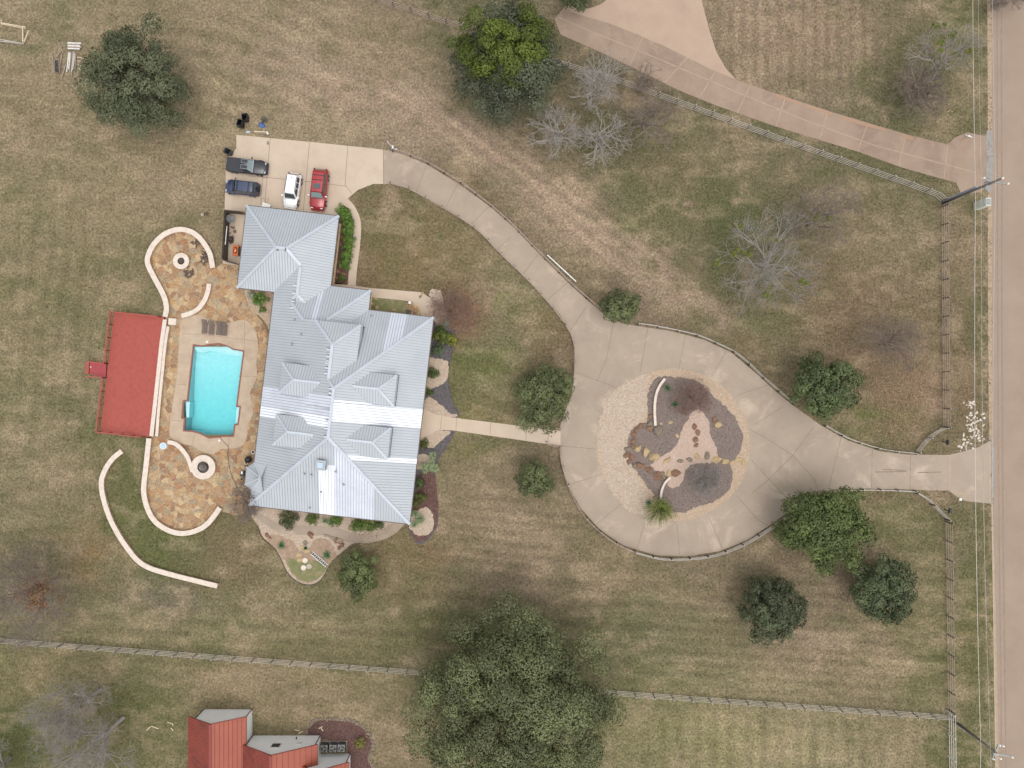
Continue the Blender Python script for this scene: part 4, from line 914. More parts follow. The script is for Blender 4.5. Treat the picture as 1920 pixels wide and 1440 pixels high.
def limbs(h, R, rng, n=7, r=.22, zs=.3):
    segs = []; z0 = h*zs; segs.append([0, 0, 0, .05, .03, z0, r*1.25, r])
    for i in range(n):
        a = 6.28*i/n+rng.uniform(-.3, .3); e = np.array([math.cos(a)*R[0]*.6, math.sin(a)*R[1]*.6, h*.72]); p = np.array([.05, .03, z0*rng.uniform(.75, 1)])
        mid = (p+e)/2+rng.normal(size=3)*.25; mid[2] += .1*h
        segs.append([*p, *mid, r*.6, r*.4]); segs.append([*mid, *e, r*.4, r*.12])
        for _ in range(3):
            q = mid+(e-mid)*rng.uniform(.2, .8); w_ = q+np.array([*(rng.normal(size=2)*R[0]*.22), h*.12]); segs.append([*q, *w_, r*.2, r*.06])
    return segs
def tree(px, py, rpx, h, label, cat='tree', name='oak_tree', group=None, asp=1.0, c1=C(58,64,38), c2=C(114,122,80), seed=1, nl=40, rl=.22, leaf=.26, dens=14, zf=.55, c3=None, rough=.16, squash=.9, bottom=-.3):
    zc = h*zf; p = P(px, py, zc); k = S*(1-zc/H); rx, ry = rpx*k*1.0, rpx*asp*k*1.0
    t = thing(name, (p.x, p.y, 0), 0, label, cat, group)
    rng = np.random.RandomState(seed)
    seg_mesh('trunk', limbs(h*.86, (rx*.8, ry*.8), rng, r=.03*rx+.05), M['bark'], t, 8)
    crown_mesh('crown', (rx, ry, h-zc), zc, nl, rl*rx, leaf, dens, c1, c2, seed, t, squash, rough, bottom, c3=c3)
    return t
def shrub(px, py, rpx, h, label, name='shrub', group=None, asp=1.0, c1=C(52,64,36), c2=C(104,122,70), seed=1, nl=14, leaf=.13, dens=40, z0=0., rot=0, rl=.34, cat='shrub', rough=.1, c3=None):
    p = P(px, py, h*.4); k = S; rx, ry = rpx*k*.9, rpx*asp*k*.9
    t = thing(name, (p.x, p.y, z0), rot, label, cat, group)
    mb = MB(); mb.tube((0, 0, 0), (0, 0, h*.4), .04, .03, 6); mb.build('stem', M['bark'], t)
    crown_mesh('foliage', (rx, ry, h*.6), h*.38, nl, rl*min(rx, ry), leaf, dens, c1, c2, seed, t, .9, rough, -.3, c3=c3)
    return t
def bare_tree(base, crn, rpx, h, label, m='bare', seed=1, r0=.17, depth=5, n0=6, mist=(), name='bare_tree', cat='tree', asp=1.0, tw=.014, lean=None, low=.22, group=None, flat=1.0, kids=3, last=4):
    b = P(*base); c = P(*crn, h*.6); k = S*(1-h*.6/H); rx = rpx*k; ry = rx*asp
    t = thing(name, (b.x, b.y, 0), 0, label, cat, group); rng = np.random.RandomState(seed)
    C0 = np.array([c.x-b.x, c.y-b.y, h*.6]); RR = np.array([rx, ry, h*.42]); segs = []
    fork = np.array([C0[0]*.35, C0[1]*.35, h*low]); segs.append([0, 0, 0, *(fork*.5), r0*1.25, r0]); segs.append([*(fork*.5), *fork, r0, r0*.9])
    def inside_(p): return (((p-C0)/RR)**2).sum()
    def grow(p, dd, ln, r, dep):
        nseg = 2; q = p
        for s in range(nseg):
            dd = dd+rng.normal(size=3)*.16+np.array([0, 0, .05]); dd /= np.linalg.norm(dd)
            e = q+dd*ln/nseg; rr = max(tw*.5, r*(1-.32*(s+1)/nseg)); segs.append([*q, *e, max(tw*.5, r*(1-.32*s/nseg)), rr]); q = e
            if dep > 0 and s == 0 and rng.rand() < .55:
                d2 = dd+rng.normal(size=3)*.75; d2 /= np.linalg.norm(d2); grow(q, d2, ln*.55, r*.45, dep-1)
        if dep == 0 or inside_(q) > 1.25: return
        for i in range(kids if dep > 1 else last):
            d2 = dd+rng.normal(size=3)*.52; d2[2] = d2[2]*.8+.05*flat; d2 /= np.linalg.norm(d2)
            grow(q, d2, ln*rng.uniform(.58, .82), r*.58, dep-1)
    for i in range(n0):
        a = 6.283*i/n0+rng.uniform(-.35, .35); tgt = C0+np.array([math.cos(a)*rx*.75, math.sin(a)*ry*.75, rng.uniform(-.05, .3)*h*flat])
        dd = tgt-fork; ln = np.linalg.norm(dd); dd /= ln; grow(fork, dd, ln*.42, r0*.62, depth)
    dd = C0+np.array([0, 0, h*.3])-fork; ln = np.linalg.norm(dd); grow(fork, dd/ln, ln*.4, r0*.6, depth)
    A = np.array(segs); big = A[:, 6] > .05
    seg_mesh('trunk', A[big], M[m], t, 6); seg_mesh('twigs', A[~big], M[m], t, 3)
    for j, (mx, my, mr) in enumerate(mist):
        z = h*.75; q = P(mx, my, z); mt = crown_mesh('mistletoe', (mr*S, mr*S, mr*S*.8), 0, 7, mr*S*.45, .16, 50, C(88,96,44), C(126,130,62), seed*7+j, t); mt.location = (q.x-b.x, q.y-b.y, z)
    return t
def rosette(px, py, r, label, name='agave', cat='plant', n=40, h=.5, c=C(98,116,92), c2=C(140,156,122), w=.06, seed=1, group=None, stem=0.0, heads=1, z0=0.06, droop=.3):
    p = P(px, py, h*.5+stem); t = thing(name, (p.x, p.y, z0), 0, label, cat, group); rng = np.random.RandomState(seed)
    V = []; F = []; CC = []; segs = []
    for hd in range(heads):
        ox, oy, oz = (0, 0, stem) if heads == 1 else (*(rng.normal(size=2)*r*.55), stem*rng.uniform(.6, 1.1))
        if stem: segs.append([0, 0, 0, ox, oy, oz, .09, .07])
        rr = r if heads == 1 else r*.55
        for i in range(n):
            a = 2.39996*i; el = math.radians(80-75*(i/n)+rng.uniform(-8, 8)); L2 = rr*rng.uniform(.75, 1.1); pts = []
            for s in range(4):
                u = s/3; rad = L2*u*math.cos(el); z = oz+L2*u*math.sin(el)*h/max(r, .3)*1.1-droop*L2*u*u*.6; pts.append((ox+rad*math.cos(a), oy+rad*math.sin(a), max(z, .02)))
            b0 = len(V); side = np.array([-math.sin(a), math.cos(a), 0])
            for s, q in enumerate(pts):
                ww = w*(1, 1.15, .8, .08)[s]; V.append(np.array(q)-side*ww/2); V.append(np.array(q)+side*ww/2)
            for s in range(3): F.append([b0+2*s, b0+2*s+1, b0+2*s+3, b0+2*s+2])
            tt = rng.rand(); cc = np.array(c)*(1-tt)+np.array(c2)*tt; CC += [cc]*8
    if segs: seg_mesh('trunk', segs, M['bark'], t, 6)
    np_mesh('leaves', np.array(V), np.array(F), M['leaf'], np.array(CC), t)
    return t

def wall_strip(name, pts, wd, h, label, cat='wall', cap=True, closed=False, z0=0., group=None, capw=None):
    """low dry laid wall with pale coping along a curve"""
    sp = smooth_pts(pts, 5, closed); w3 = [P(x, y, h) for x, y in sp]; c = w3[len(w3)//2].copy(); c.z = 0
    t = thing(name, c, 0, label, cat, group)
    def strip(w_, za, zb, m, nm):
        mb = MB(); n = len(w3); L = []; R_ = []
        for i in range(n):
            a = w3[(i-1) % n] if (closed or i > 0) else w3[i]; b = w3[(i+1) % n] if (closed or i < n-1) else w3[i]
            dd = (b-a); dd.z = 0; dd.normalize(); nn = Vector((-dd.y, dd.x, 0))*w_/2; q = w3[i]-c
            L.append(q+nn); R_.append(q-nn)
        vs = []
        for i in range(n):
            for v, z in ((L[i], za), (L[i], zb), (R_[i], zb), (R_[i], za)): vs.append((v.x, v.y, z))
        fs = []
        for i in range(n if closed else n-1):
            j = (i+1) % n
            for k in range(4): fs.append((4*i+k, 4*i+(k+1) % 4, 4*j+(k+1) % 4, 4*j+k))
        if not closed: fs += [(0, 1, 2, 3), (4*n-4, 4*n-3, 4*n-2, 4*n-1)]
        mb.add(vs, fs); return mb.build(nm, m, t)
    strip(wd-.12, z0, h-.07, M['limeface'], 'stone_body')
    strip(wd, h-.07, h, M['limestone'], 'coping')
    return t

def fence(pts, label, h=1.5, rails=4, spacing=2.35, m='fence_grey', pm=None, curve=False, group='board fences round the pasture', board=.07, wire=False, name='board_fence', postw=.13):
    sp = smooth_pts(pts, 6) if curve else pts
    w3 = [P(x, y, 0) for x, y in sp]; c = w3[0].copy()
    t = thing(name, c, 0, label, 'fence', group)
    rz_ = [h-.06-k*(h-.22)/(rails-1) for k in range(rails)]
    r = random.Random(len(label))
    for z in rz_:
        mb = MB()
        for a, b in zip(w3[:-1], w3[1:]):
            A = a-c; B_ = b-c; dz = r.uniform(-.012, .012)
            mb.beam((A.x, A.y, z+dz), (B_.x, B_.y, z+dz+r.uniform(-.01, .01)), (.035 if h > .9 else .06) if not wire else .05, board if not wire else .05)
        mb.build('rail', M[m], t)
    L = [0]
    for a, b in zip(w3[:-1], w3[1:]): L.append(L[-1]+(b-a).length)
    n = max(1, round(L[-1]/spacing))
    for i in range(n+1):
        s = L[-1]*i/n; k = max(0, min(len(L)-2, next((q for q in range(len(L)-1) if L[q+1] >= s-1e-6), len(L)-2)))
        f = (s-L[k])/max(1e-6, L[k+1]-L[k]); q = w3[k].lerp(w3[k+1], f)-c; dd = (w3[k+1]-w3[k]); an = math.atan2(dd.y, dd.x)
        off = rotz((0, -.09, 0), an)
        mb = MB(); mb.box((q.x+off.x, q.y+off.y, (h+.05)/2), (postw, postw, h+.05), an); mb.box((q.x+off.x, q.y+off.y, h+.06), (postw*.9, postw*.9, .02), an, 1)
        mb.build('post', [M[pm or 'post_dark'], M[m]], t)
    return t

# ------------------------------------------------------------------ red roofed house at the lower edge
def neighbour():
    o = P(500, 1440); t = thing('gabled_house', o, 0, 'white walled house with red gabled metal roofs at the lower edge of the view', 'house')
    q = lambda px, py, z=0.: (P(px, py).x-o.x, P(px, py).y-o.y, z)
    X = lambda off: off*S-o.x
    Y = lambda off: -off*S-o.y
    # x offsets from image centre in ground pixels: west eave, ridge, east eave, gable y, eave z, ridge z, walls west/east/y
    for gi, (xw, xr, xe, yg, ze, zr, ww, we, yw) in enumerate([(-589,-537,-484,606,2.6,4.5,-579,-487,610),(-491,-426,-354,656,2.7,5.2,-487,-359,659),(-400,-350,-297,689,2.6,4.7,-380,-303,693)]):
        ye = 800
        rb = MB(); zs = ze-.0
        rb.add([(X(xw), Y(yg), ze), (X(xr), Y(yg), zr), (X(xr), Y(ye), zr), (X(xw), Y(ye), ze)], [(0, 1, 2, 3)], 1)
        rb.add([(X(xe), Y(yg), ze), (X(xr), Y(yg), zr), (X(xr), Y(ye), zr), (X(xe), Y(ye), ze)], [(0, 3, 2, 1)], 0)
        rf = rb.build('roof', [M['red_roof'], M['red_dark']], t, recalc=False)
        sm = MB(); n = 8
        for k in range(1, n):
            f = k/n; sm.beam((X(xr+(xe-xr)*f), Y(yg), zr+(ze-zr)*f+.015), (X(xr+(xe-xr)*f), Y(ye), zr+(ze-zr)*f+.015), .05, .04)
        y = yg+4
        while y < ye:
            sm.beam((X(xw), Y(y), ze+.01), (X(xr), Y(y), zr+.01), .05, .03); y += 4.6
        sm.beam((X(xr), Y(yg), zr+.03), (X(xr), Y(ye), zr+.03), .3, .05)
        sm.build('seam', M['red_seam'], rf)
        tr = MB()
        for xx in (xw, xe): tr.beam((X(xx), Y(yg)+.02, ze-.06), (X(xr), Y(yg)+.02, zr-.06), .06, .14); tr.beam((X(xx), Y(yg), ze-.07), (X(xx), Y(ye), ze-.07), .1, .12)
        tr.build('fascia', M['red_seam'], rf)
        cr = MB()
        for xx in (ww, we):     # pale downpipes on the corners
            cr.beam((X(xx)+(.12 if xx == ww else -.0), Y(yw)+.06, 0), (X(xx)+(.12 if xx == ww else -.0), Y(yw)+.06, ze-.1), .09, .09)
        cr.build('downpipe', M['fascia'], t)
        wl = MB(); zwe = ze+(zr-ze)*(ww-xw)/(xr-xw)-.05; zee = ze+(zr-ze)*(we-xe)/(xr-xe)-.05
        pr = [(X(ww), 0), (X(we), 0), (X(we), zee), (X(xr), zr-.06), (X(ww), zwe)]
        vs = [(x, Y(yw), z) for x, z in pr]+[(x, Y(ye), z) for x, z in pr]
        wl.add(vs, [(0, 1, 2, 3, 4), (5, 9, 8, 7, 6)]+[(i, 5+i, 5+(i+1) % 5, (i+1) % 5) for i in range(5)])
        wo = wl.build('wall', M['white_wall'], t)
        if gi == 1:
            x = X((515-960)*(1-3/H)); g = MB(); g.box((x, Y(yw)+.03, 2.55), (1.15, .08, 1.0)); fr = g.build('window', M['white'], wo); g = MB(); g.box((x, Y(yw)+.05, 2.55), (.95, .1, .8)); g.build('pane', M['glass'], fr) if False else g.build('pane', M['glass'], wo)
            g = MB(); g.box((X((560-960)*(1-2.2/H)), Y(yw)+.05, 2.0), (.5, .1, .5)); g.build('vent', M['white'], wo)
            g = MB(); g.tube((X(-400), Y(yw)+.02, .9), (X(-400), Y(yw)+.25, .9), .08, .08, 8); g.build('dryer_vent', M['post_dark'], wo)
neighbour()
for i, (x, y) in enumerate([(611,1394),(627.5,1393.5),(643,1393)]):
    p = P(x, y+3); w_ = .86
    t = thing('air_conditioner', (p.x, p.y, 0), -.05, ['grey outdoor air conditioner unit nearest the white house corner', 'middle grey air conditioner unit between two others', 'grey air conditioner unit nearest the mulch bed'][i], 'air conditioner', 'air conditioners beside the red roofed house')
    mb = MB(); mb.box((0, 0, .04), (1.0, 1.0, .08)); mb.build('pad', M['concrete'], t)
    mb = MB(); mb.box((0, 0, .5), (w_, w_, .84)); bo = mb.build('casing', M['ac'], t)
    mb = MB()
    for k in range(9):
        for s in (-1, 1): mb.box((s*(w_/2+.01), 0, .18+.08*k), (.02, w_*.9, .02)); mb.box((0, s*(w_/2+.01), .18+.08*k), (w_*.9, .02, .02))
    mb.build('louvre', M['dark_grey'], bo)
    mb = MB(); mb.lathe([(.36, .925), (.36, .94), (.02, .94)], (0, 0, 0), 24); mb.build('fan_well', M['black'], t)
    mb = MB()
    for k in range(3):
        a = k*2.094+i; mb.add([rotz((.05, -.04, .95), a), rotz((.3, -.12, .955), a), rotz((.3, .12, .975), a), rotz((.05, .04, .96), a)], [(0, 1, 2, 3)])
    mb.lathe([(.09, .95), (.09, .99), (.001, .99)], (0, 0, 0), 12); mb.build('fan', M['ac'], t)
    mb = MB()
    for k in range(4): mb.lathe([(.09*(k+1)-.006, .985), (.09*(k+1)+.006, .985)], (0, 0, 0), 24)
    mb.build('grille', M['steel'], t)
sheet('mulch_bed', smooth_pts([(577,1365),(600,1351),(640,1352),(665,1356),(688,1374),(698,1395),(690,1420),(700,1460),(655,1460),(650,1400),(600,1385),(575,1380)], 4, True), .012, M['mulch_brown'])
def ring_rocks():
    pts = smooth_pts([(575,1375),(585,1356),(600,1349),(640,1350),(668,1355),(690,1374),(700,1398),(692,1422),(702,1440)], 6)
    for i, (x, y) in enumerate(pts[::1]):
        rock('edging_stone', x+rnd.uniform(-2, 2), y+rnd.uniform(-2, 2), rnd.uniform(2, 3.4), M['boulder_grey'], i, 'small grey edging stone round the mulch bed beside the red roofed house', 'rock', 'stones edging the mulch bed', .01)
ring_rocks()

# ------------------------------------------------------------------ red timber deck
def deck():
    o = P(245, 700); t = thing('timber_deck', o, 0, 'large red painted timber deck with railings behind the pool terrace', 'deck')
    zt = .42; q = lambda px, py, z=0.: (P(px, py, z).x-o.x, P(px, py, z).y-o.y, z)
    A, B_, C_, D_ = q(213.5,585.5,zt), q(307.5,594.5,zt), q(279.5,819,zt), q(188,809,zt)
    A, B_, C_, D_ = map(Vector, (A, B_, C_, D_))
    mb = MB(); mb.prism([A, B_, C_, D_], 0.02, zt-.04); mb.build('joists', M['red_gap'], t)
    mb = MB(); n = 44
    for i in range(n):
        f0, f1 = i/n+.0012, (i+1)/n-.0012
        vs = [A.lerp(B_, f0), A.lerp(B_, f1), D_.lerp(C_, f1), D_.lerp(C_, f0)]
        mb.prism(vs, zt-.035, zt+rnd.uniform(-.003, .003))
    mb.build('floor', M['red_deck'], t)
    # landing and step on the lawn side
    L = [Vector(q(*p)) for p in [(198.5,681,.4),(197,708,.4),(168,702,.25),(169,678,.25)]]
    mb = MB(); mb.prism(L, .02, .26); mb.build('landing', mat('red_landing', C(160,64,66), .6, c2=C(140,54,58), scale=3), t)
    mb = MB(); mb.prism([Vector(q(168.5,679)), Vector(q(167.5,701)), Vector(q(161,700)), Vector(q(162,678))], .0, .14); mb.build('step', M['red_deck'], t)
    def rail(pts):
        for z in (.52, .95):
            mb = MB()
            for a, b in zip(pts[:-1], pts[1:]): mb.beam((a[0], a[1], zt+z), (b[0], b[1], zt+z), .12 if z > .9 else .06, .05 if z > .9 else .09)
            mb.build('handrail', M['red_deck'], t)
        for a, b in zip(pts[:-1], pts[1:]):
            a, b = Vector(a), Vector(b); n = max(1, round((b-a).length/1.55))
            for i in range(n+1):
                p = a.lerp(b, i/n); m_ = MB(); m_.box((p.x, p.y, (zt+.93)/2), (.09, .09, zt+.93)); m_.build('post', M['red_gap'], t)
    nw, ne, se, sw = A, B_, C_, D_; west = D_-A
    rail([ne+Vector((-.4, 0, 0)), nw, nw+west*.43]); rail([nw+west*.55, sw, se+Vector((-.5, .0, 0))])
    g0, g1 = nw+west*.43, nw+west*.55
    rail([g0, g0+Vector((-2.0, .2, -.2))]); rail([g1, g1+Vector((-2.1, .2, -.2))])
    mb = MB(); mb.lathe([(.07, 0), (.09, .05), (.05, .13), (.001, .13)], (L[2].x+.2, L[2].y+.9, .28), 10); mb.build('lamp', M['white'], t)
deck()

# ------------------------------------------------------------------ stone walls
wall_strip('stone_wall', [(398.5,502),(394,478),(386,462),(374,446),(357,434),(335,430),(312,437),(295,450),(282,468),(276,490),(285,513),(297,535),(308,558),(312,578),(309,594)], .62, .5, 'long curved pale limestone wall wrapping the fire pit patio', 'wall')
wall_strip('stone_wall', [(392,532),(389,548),(382,565),(371,579),(355,588),(340,592)], .55, .5, 'short curved limestone wall between fire pit patio and loungers', 'wall')
wall_strip('stone_wall', [(309,599),(302,650),(295,715),(289,770),(283.5,818)], .48, .52, 'straight pale limestone wall along the edge of the red deck', 'wall')
wall_strip('stone_bench', [(315,612),(309,650),(303,710),(297,770),(293.5,818)], .36, .42, 'narrow stone bench running along the terrace side of the deck wall', 'bench')
wall_strip('stone_wall', [(279,822),(274,870),(270,905),(269.5,925),(275,950),(288,975),(310,992),(335,1000),(358,998),(380,989),(397,973),(412,952)], .62, .5, 'U shaped pale limestone wall round the lower flagstone patio', 'wall')
wall_strip('stone_wall', [(228,846),(213,858),(200,875),(191,896),(190,915),(195,940),(205,970),(220,1000),(240,1030),(260,1053),(285,1067),(330,1080),(370,1090),(407,1099)], .6, .45, 'long curved pale wall standing out in the lawn beyond the patio', 'wall')
wall_strip('stone_wall', [(314,829),(328,832),(340,842),(350,855),(356,870),(361,885)], .5, .5, 'short S shaped limestone wall leading into the round fountain', 'wall')
wall_strip('island_wall', [(1247,710),(1238,722),(1231,738),(1228,758),(1228,778),(1229,798)], .32, .4, 'taller curved white stone wall in the driveway island', 'wall', z0=.05)
wall_strip('island_wall', [(1257,895),(1247,906),(1241,920),(1239,935),(1239,950)], .28, .4, 'shorter curved white stone wall beside the light green tree in the island', 'wall', z0=.05)
p = P(323, 603, .5)
t = tag(MB().box((0, 0, .27), (.95, .8, .52), -.1, taper=.97).build('stone_pier', M['limestone']), 'square pale stone block at the top corner of the deck wall', 'pier'); t.location = (p.x, p.y, .02)
def ring(name, px, py, ro, ri, h, label, cat, inner, hz):
    p = P(px, py, h); t = thing(name, (p.x, p.y, .04), 0, label, cat)
    mb = MB(); mb.lathe([(ro-.05, 0), (ro-.05, h-.07), (ri+.05, h-.07), (ri+.05, 0)], n=40); mb.build('ring_wall', M['limeface'], t, smooth=False)
    mb = MB(); mb.lathe([(ro, h-.07), (ro, h), (ri, h), (ri, h-.07), (ro, h-.07)], n=40); mb.build('coping', M['limestone'], t)
    mb = MB(); mb.lathe([(ri+.04, hz), (.001, hz)], n=40); mb.build('filling', inner, t, recalc=False)
    return t
fp = ring('fire_pit', 339.5, 489.5, 1.0, .44, .45, 'round white stone fire pit on the flagstones inside the curved wall', 'fire pit', M['mulch_black'], .15)
for k in range(4):
    a = k*1.3+.3; mb = MB(); mb.tube((-.28*math.cos(a), -.28*math.sin(a), .2+.03*k), (.28*math.cos(a), .28*math.sin(a), .27+.03*k), .06, .05, 7); mb.build('burnt_log', M['log'], fp)
ft = ring('fountain', 381, 876, 1.5, .72, .5, 'round stone fountain with dark basin and grey pedestal at the end of the short wall', 'fountain', M['dark_water'], .3)
mb = MB(); mb.lathe([(.42, .3), (.42, .5), (.36, .55), (.34, .5), (.15, .5)], n=8); mb.lathe([(.16, .3), (.11, .5), (.09, .9), (.3, 1.0), (.33, 1.08), (.28, 1.04), (.05, 1.0)], n=16); mb.lathe([(.05, 1.0), (.05, 1.25), (.15, 1.3), (.16, 1.35), (.001, 1.38)], n=12)
mb.build('pedestal', M['terracotta'], ft)
# small lids and things near the pool
def disc(name, px, py, r, h, m, label, cat, z0=.055, sq=False, n=24):
    p = P(px, py, h); mb = MB()
    if sq: mb.box((0, 0, h/2), (r*2, r*1.5, h), -.1)
    else: mb.lathe([(r, 0), (r, h*.8), (r*.94, h), (.001, h)], n=n)
    o = mb.build(name, m); o.location = (p.x, p.y, z0); return tag(o, label, cat)
disc('skimmer_lid', 388.5, 641, .13, .02, M['white'], 'small round white lid in the pool deck near the pool steps', 'lid', .06)
disc('skimmer_lid', 411.5, 826, .13, .02, M['white'], 'small round white lid beside the deep end of the pool', 'lid', .06)
disc('deck_patch', 372.5, 637, .32, .006, M['patch'], 'pale square access cover in the pool deck beside the steps', 'cover', .061, True)
o = disc('round_tub', 306, 836, .44, .28, M['white'], 'white rimmed round tub of pale blue water at the corner of the deck wall', 'tub', .045)
mb = MB(); mb.lathe([(.36, .285), (.001, .285)], n=24); q = mb.build('tub_water', M['paleblue'], o, recalc=False)
p3 = [P(x, y, .08) for x, y in smooth_pts([(411,818),(420,829),(428,838),(427,852),(431,880),(440,905),(452,925),(464,945)], 5)]
c0 = p3[0].copy(); c0.z = 0
o = MB().path_tube([v-c0 for v in p3], .025, 6).build('pool_hose', M['hose']); o.location = c0; tag(o, 'dark thin hose snaking from the pool over the patio', 'hose')
# loungers
def lounger(px, py, label):
    p = P(px, py, .3); t = thing('pool_lounger', (p.x, p.y, .055), math.radians(-4), label, 'lounger', 'pool loungers in a row above the pool')
    w_, l_ = .60, 1.6; mb = MB()
    for s in (-1, 1): mb.tube((s*w_/2, -.8, .3), (s*w_/2, .35, .3), .025, .025, 6); mb.tube((s*w_/2, .35, .3), (s*w_/2, .85, .72), .025, .025, 6)
    mb.tube((-w_/2, -.8, .3), (w_/2, -.8, .3), .025); mb.tube((-w_/2, .85, .72), (w_/2, .85, .72), .025); mb.build('frame', M['lounger'], t)
    mb = MB()
    for k in range(11): y = -.75+k*.105; mb.box((0, y, .315), (w_, .07, .02))
    mb.build('seat', M['lounger'], t)
    mb = MB()
    for k in range(6): f = (k+.5)/6; mb.box((0, .35+.5*f, .32+.42*f), (w_, .06, .02), 0)
    mb.build('backrest', M['lounger'], t)
    for sx in (-1, 1):
        for y in (-.6, .4):
            mb = MB(); mb.tube((sx*w_/2, y, 0), (sx*w_/2, y, .3), .022, .022, 6); mb.build('leg', M['lounger'], t)
for x, y, l in [(384,613,'leftmost brown slatted pool lounger in the row'), (397,615,'second brown slatted pool lounger from the left'), (411,616,'third brown slatted pool lounger from the left'), (421,617,'rightmost brown slatted pool lounger in the row')]: lounger(x, y, l)

# firewood heaps: each log a thing of its own
def log_pile(cx, cy, rx, ry, n, label, group, seed, name='firewood_log', m='log', ang=None, L=.42, r=.07, zt=.35):
    rr = random.Random(seed); proto = []
    for k in range(4):
        mb = MB(); l2 = L*rr.uniform(.8, 1.15); mb.tube((-l2/2, 0, 0), (l2/2, 0, 0), r*rr.uniform(.8, 1.2), r*rr.uniform(.7, 1.1), 7, 0, False)
        o = mb.build(name, [M[m], M['log_end']]); b = MB(); b.v = []; 
        me = o.data; bm = bmesh.new(); bm.from_mesh(me); bmesh.ops.holes_fill(bm, edges=[e for e in bm.edges if e.is_boundary]); 
        for f in bm.faces:
            if len(f.verts) > 4: f.material_index = 1
        bm.to_mesh(me); bm.free(); proto.append(o)
    for i in range(n):
        o = proto[i] if i < 4 else proto[i % 4].copy()
        if i >= 4: col.objects.link(o)
        a = rr.uniform(0, 6.28); q = math.sqrt(rr.random()); x, y = cx+q*rx*math.cos(a), cy+q*ry*math.sin(a); z = .1+(1-q)*zt*rr.random()
        p = P(x, y, z); o.location = p; o.rotation_euler = (0, rr.uniform(-.3, .3), (ang if ang is not None else rr.uniform(0, 3.14))+rr.uniform(-.5, .5)); tag(o, label, 'log', group)
log_pile(371, 457, 13, 7, 16, 'split firewood log in the heap against the top of the curved wall', 'firewood against the curved wall', 3)
log_pile(383, 482, 8, 16, 34, 'split firewood log in the heap against the right end of the curved wall', 'firewood at the wall end', 4, zt=.5)
log_pile(353, 510, 10, 10, 26, 'split firewood log in the small heap beside the fire pit', 'firewood beside the fire pit', 5)

# ------------------------------------------------------------------ yard beside the garage
def yard():
    pts = [(464,403),(431.5,400),(427,491),(449,497)]
    w3 = [P(*p) for p in pts]; c = w3[1].copy()
    t = thing('yard_fence', c, 0, 'tall dark brown lattice fence enclosing the service yard by the garage', 'fence')
    for a, b in zip(w3[:-1], w3[1:]):
        A, B_ = a-c, b-c; mb = MB(); n = int((B_-A).length/.15); dd = (B_-A)/n
        for i in range(n):
            p0 = A+dd*(i+.04); p1 = A+dd*(i+.96); mb.beam((p0.x, p0.y, .95), (p1.x, p1.y, .95), .03, 1.8+rnd.uniform(-.02, .02))
        mb.build('board_panel', M['post_dark'], t)
        mb = MB()
        for z in (.35, 1.6): mb.beam((A.x+.04, A.y-.04, z), (B_.x+.04, B_.y-.04, z), .05, .08)
        mb.build('rail', M['post_dark'], t)
        mb = MB(); mb.box((A.x, A.y, 1.0), (.12, .12, 2.0)); mb.build('post', M['wood'], t)
yard()
p = P(431, 410.5, 1.0); t = thing('satellite_dish', (p.x, p.y, .05), 0, 'pale grey oval dish leaning inside the dark yard fence', 'dish')
mb = MB(); mb.lathe([(.001, 0), (.25, .02), (.5, .08), (.5, .1), (.25, .045), (.001, .03)], n=24); o = mb.build('dish', M['steel'], t); o.location = (0, 0, 1.0); o.rotation_euler = (0, math.radians(50), 0)
mb = MB(); mb.tube((0, 0, 0), (0, 0, 1.0), .04); mb.build('mast', M['dark_grey'], t)
a, b = P(425.5, 424, 1.4), P(422.3, 459, 1.4); o = MB().tube(a-a, b-a, .05).build('white_pipe', M['white']); o.location = a; tag(o, 'long white pipe fixed along the inside of the dark yard fence', 'pipe')
p = P(441.5, 469.5, .9); t = thing('barbecue_grill', (p.x, p.y, .045), -.08, 'copper coloured barbecue grill standing in the service yard', 'grill')
mb = MB(); mb.box((0, 0, .45), (.62, 1.15, .75)); mb.build('cabinet', M['fascia'], t)
mb = MB(); mb.box((0, 0, .85), (.66, 1.3, .06)); mb.build('shelf', M['copper'], t)
mb = MB(); mb.lathe([(.3, 0), (.28, .12), (.2, .22), (.001, .27)], (0, 0, .88), 16); o = mb.build('lid', M['copper'], t); o.scale = (1, 1.45, 1)
mb = MB(); mb.tube((.3, -.25, .95), (.3, .25, .95), .02); mb.build('handle', M['chrome'], t)
for k, (x, y, lb) in enumerate([(437,427,'scrap of brown branch lying on the yard paving'), (441,434,'small heap of dead leaves beside the yard fence')]): shrub(x, y, 4, .25, lb, 'dead_branch_heap', c1=C(84,66,60), c2=C(150,124,108), seed=60+k, nl=6, dens=30, z0=.05, cat='brush heap')
shrub(434, 449, 7, .7, 'dark tangle of dead vine against the yard fence', 'dead_vine', asp=2.0, c1=C(44,36,38), c2=C(100,84,84), seed=63, nl=10, dens=40, z0=.05, cat='plant')
# panel and hose by the garage door
p = P(499.5, 386.5, .4); t = thing('folding_table', (p.x, p.y, .04), -.35, 'small white folding table beside the garage wall with a hose', 'table')
mb = MB(); mb.box((0, 0, .5), (1.0, .6, .04)); mb.build('tabletop', M['white'], t)
for sx in (-1, 1):
    for sy in (-1, 1): mb = MB(); mb.tube((sx*.42, sy*.24, 0), (sx*.42, sy*.24, .49), .02); mb.build('leg', M['steel'], t)
p3 = [P(x, y, .07) for x, y in smooth_pts([(490,384),(489,378),(492,372),(497,373),(498,380),(502,377),(503,371)], 5)]; c0 = p3[0].copy()
o = MB().path_tube([v-c0 for v in p3], .025, 6).build('garden_hose', M['hose_tan']); o.location = c0; tag(o, 'tan garden hose looped on the paving by the garage', 'hose')

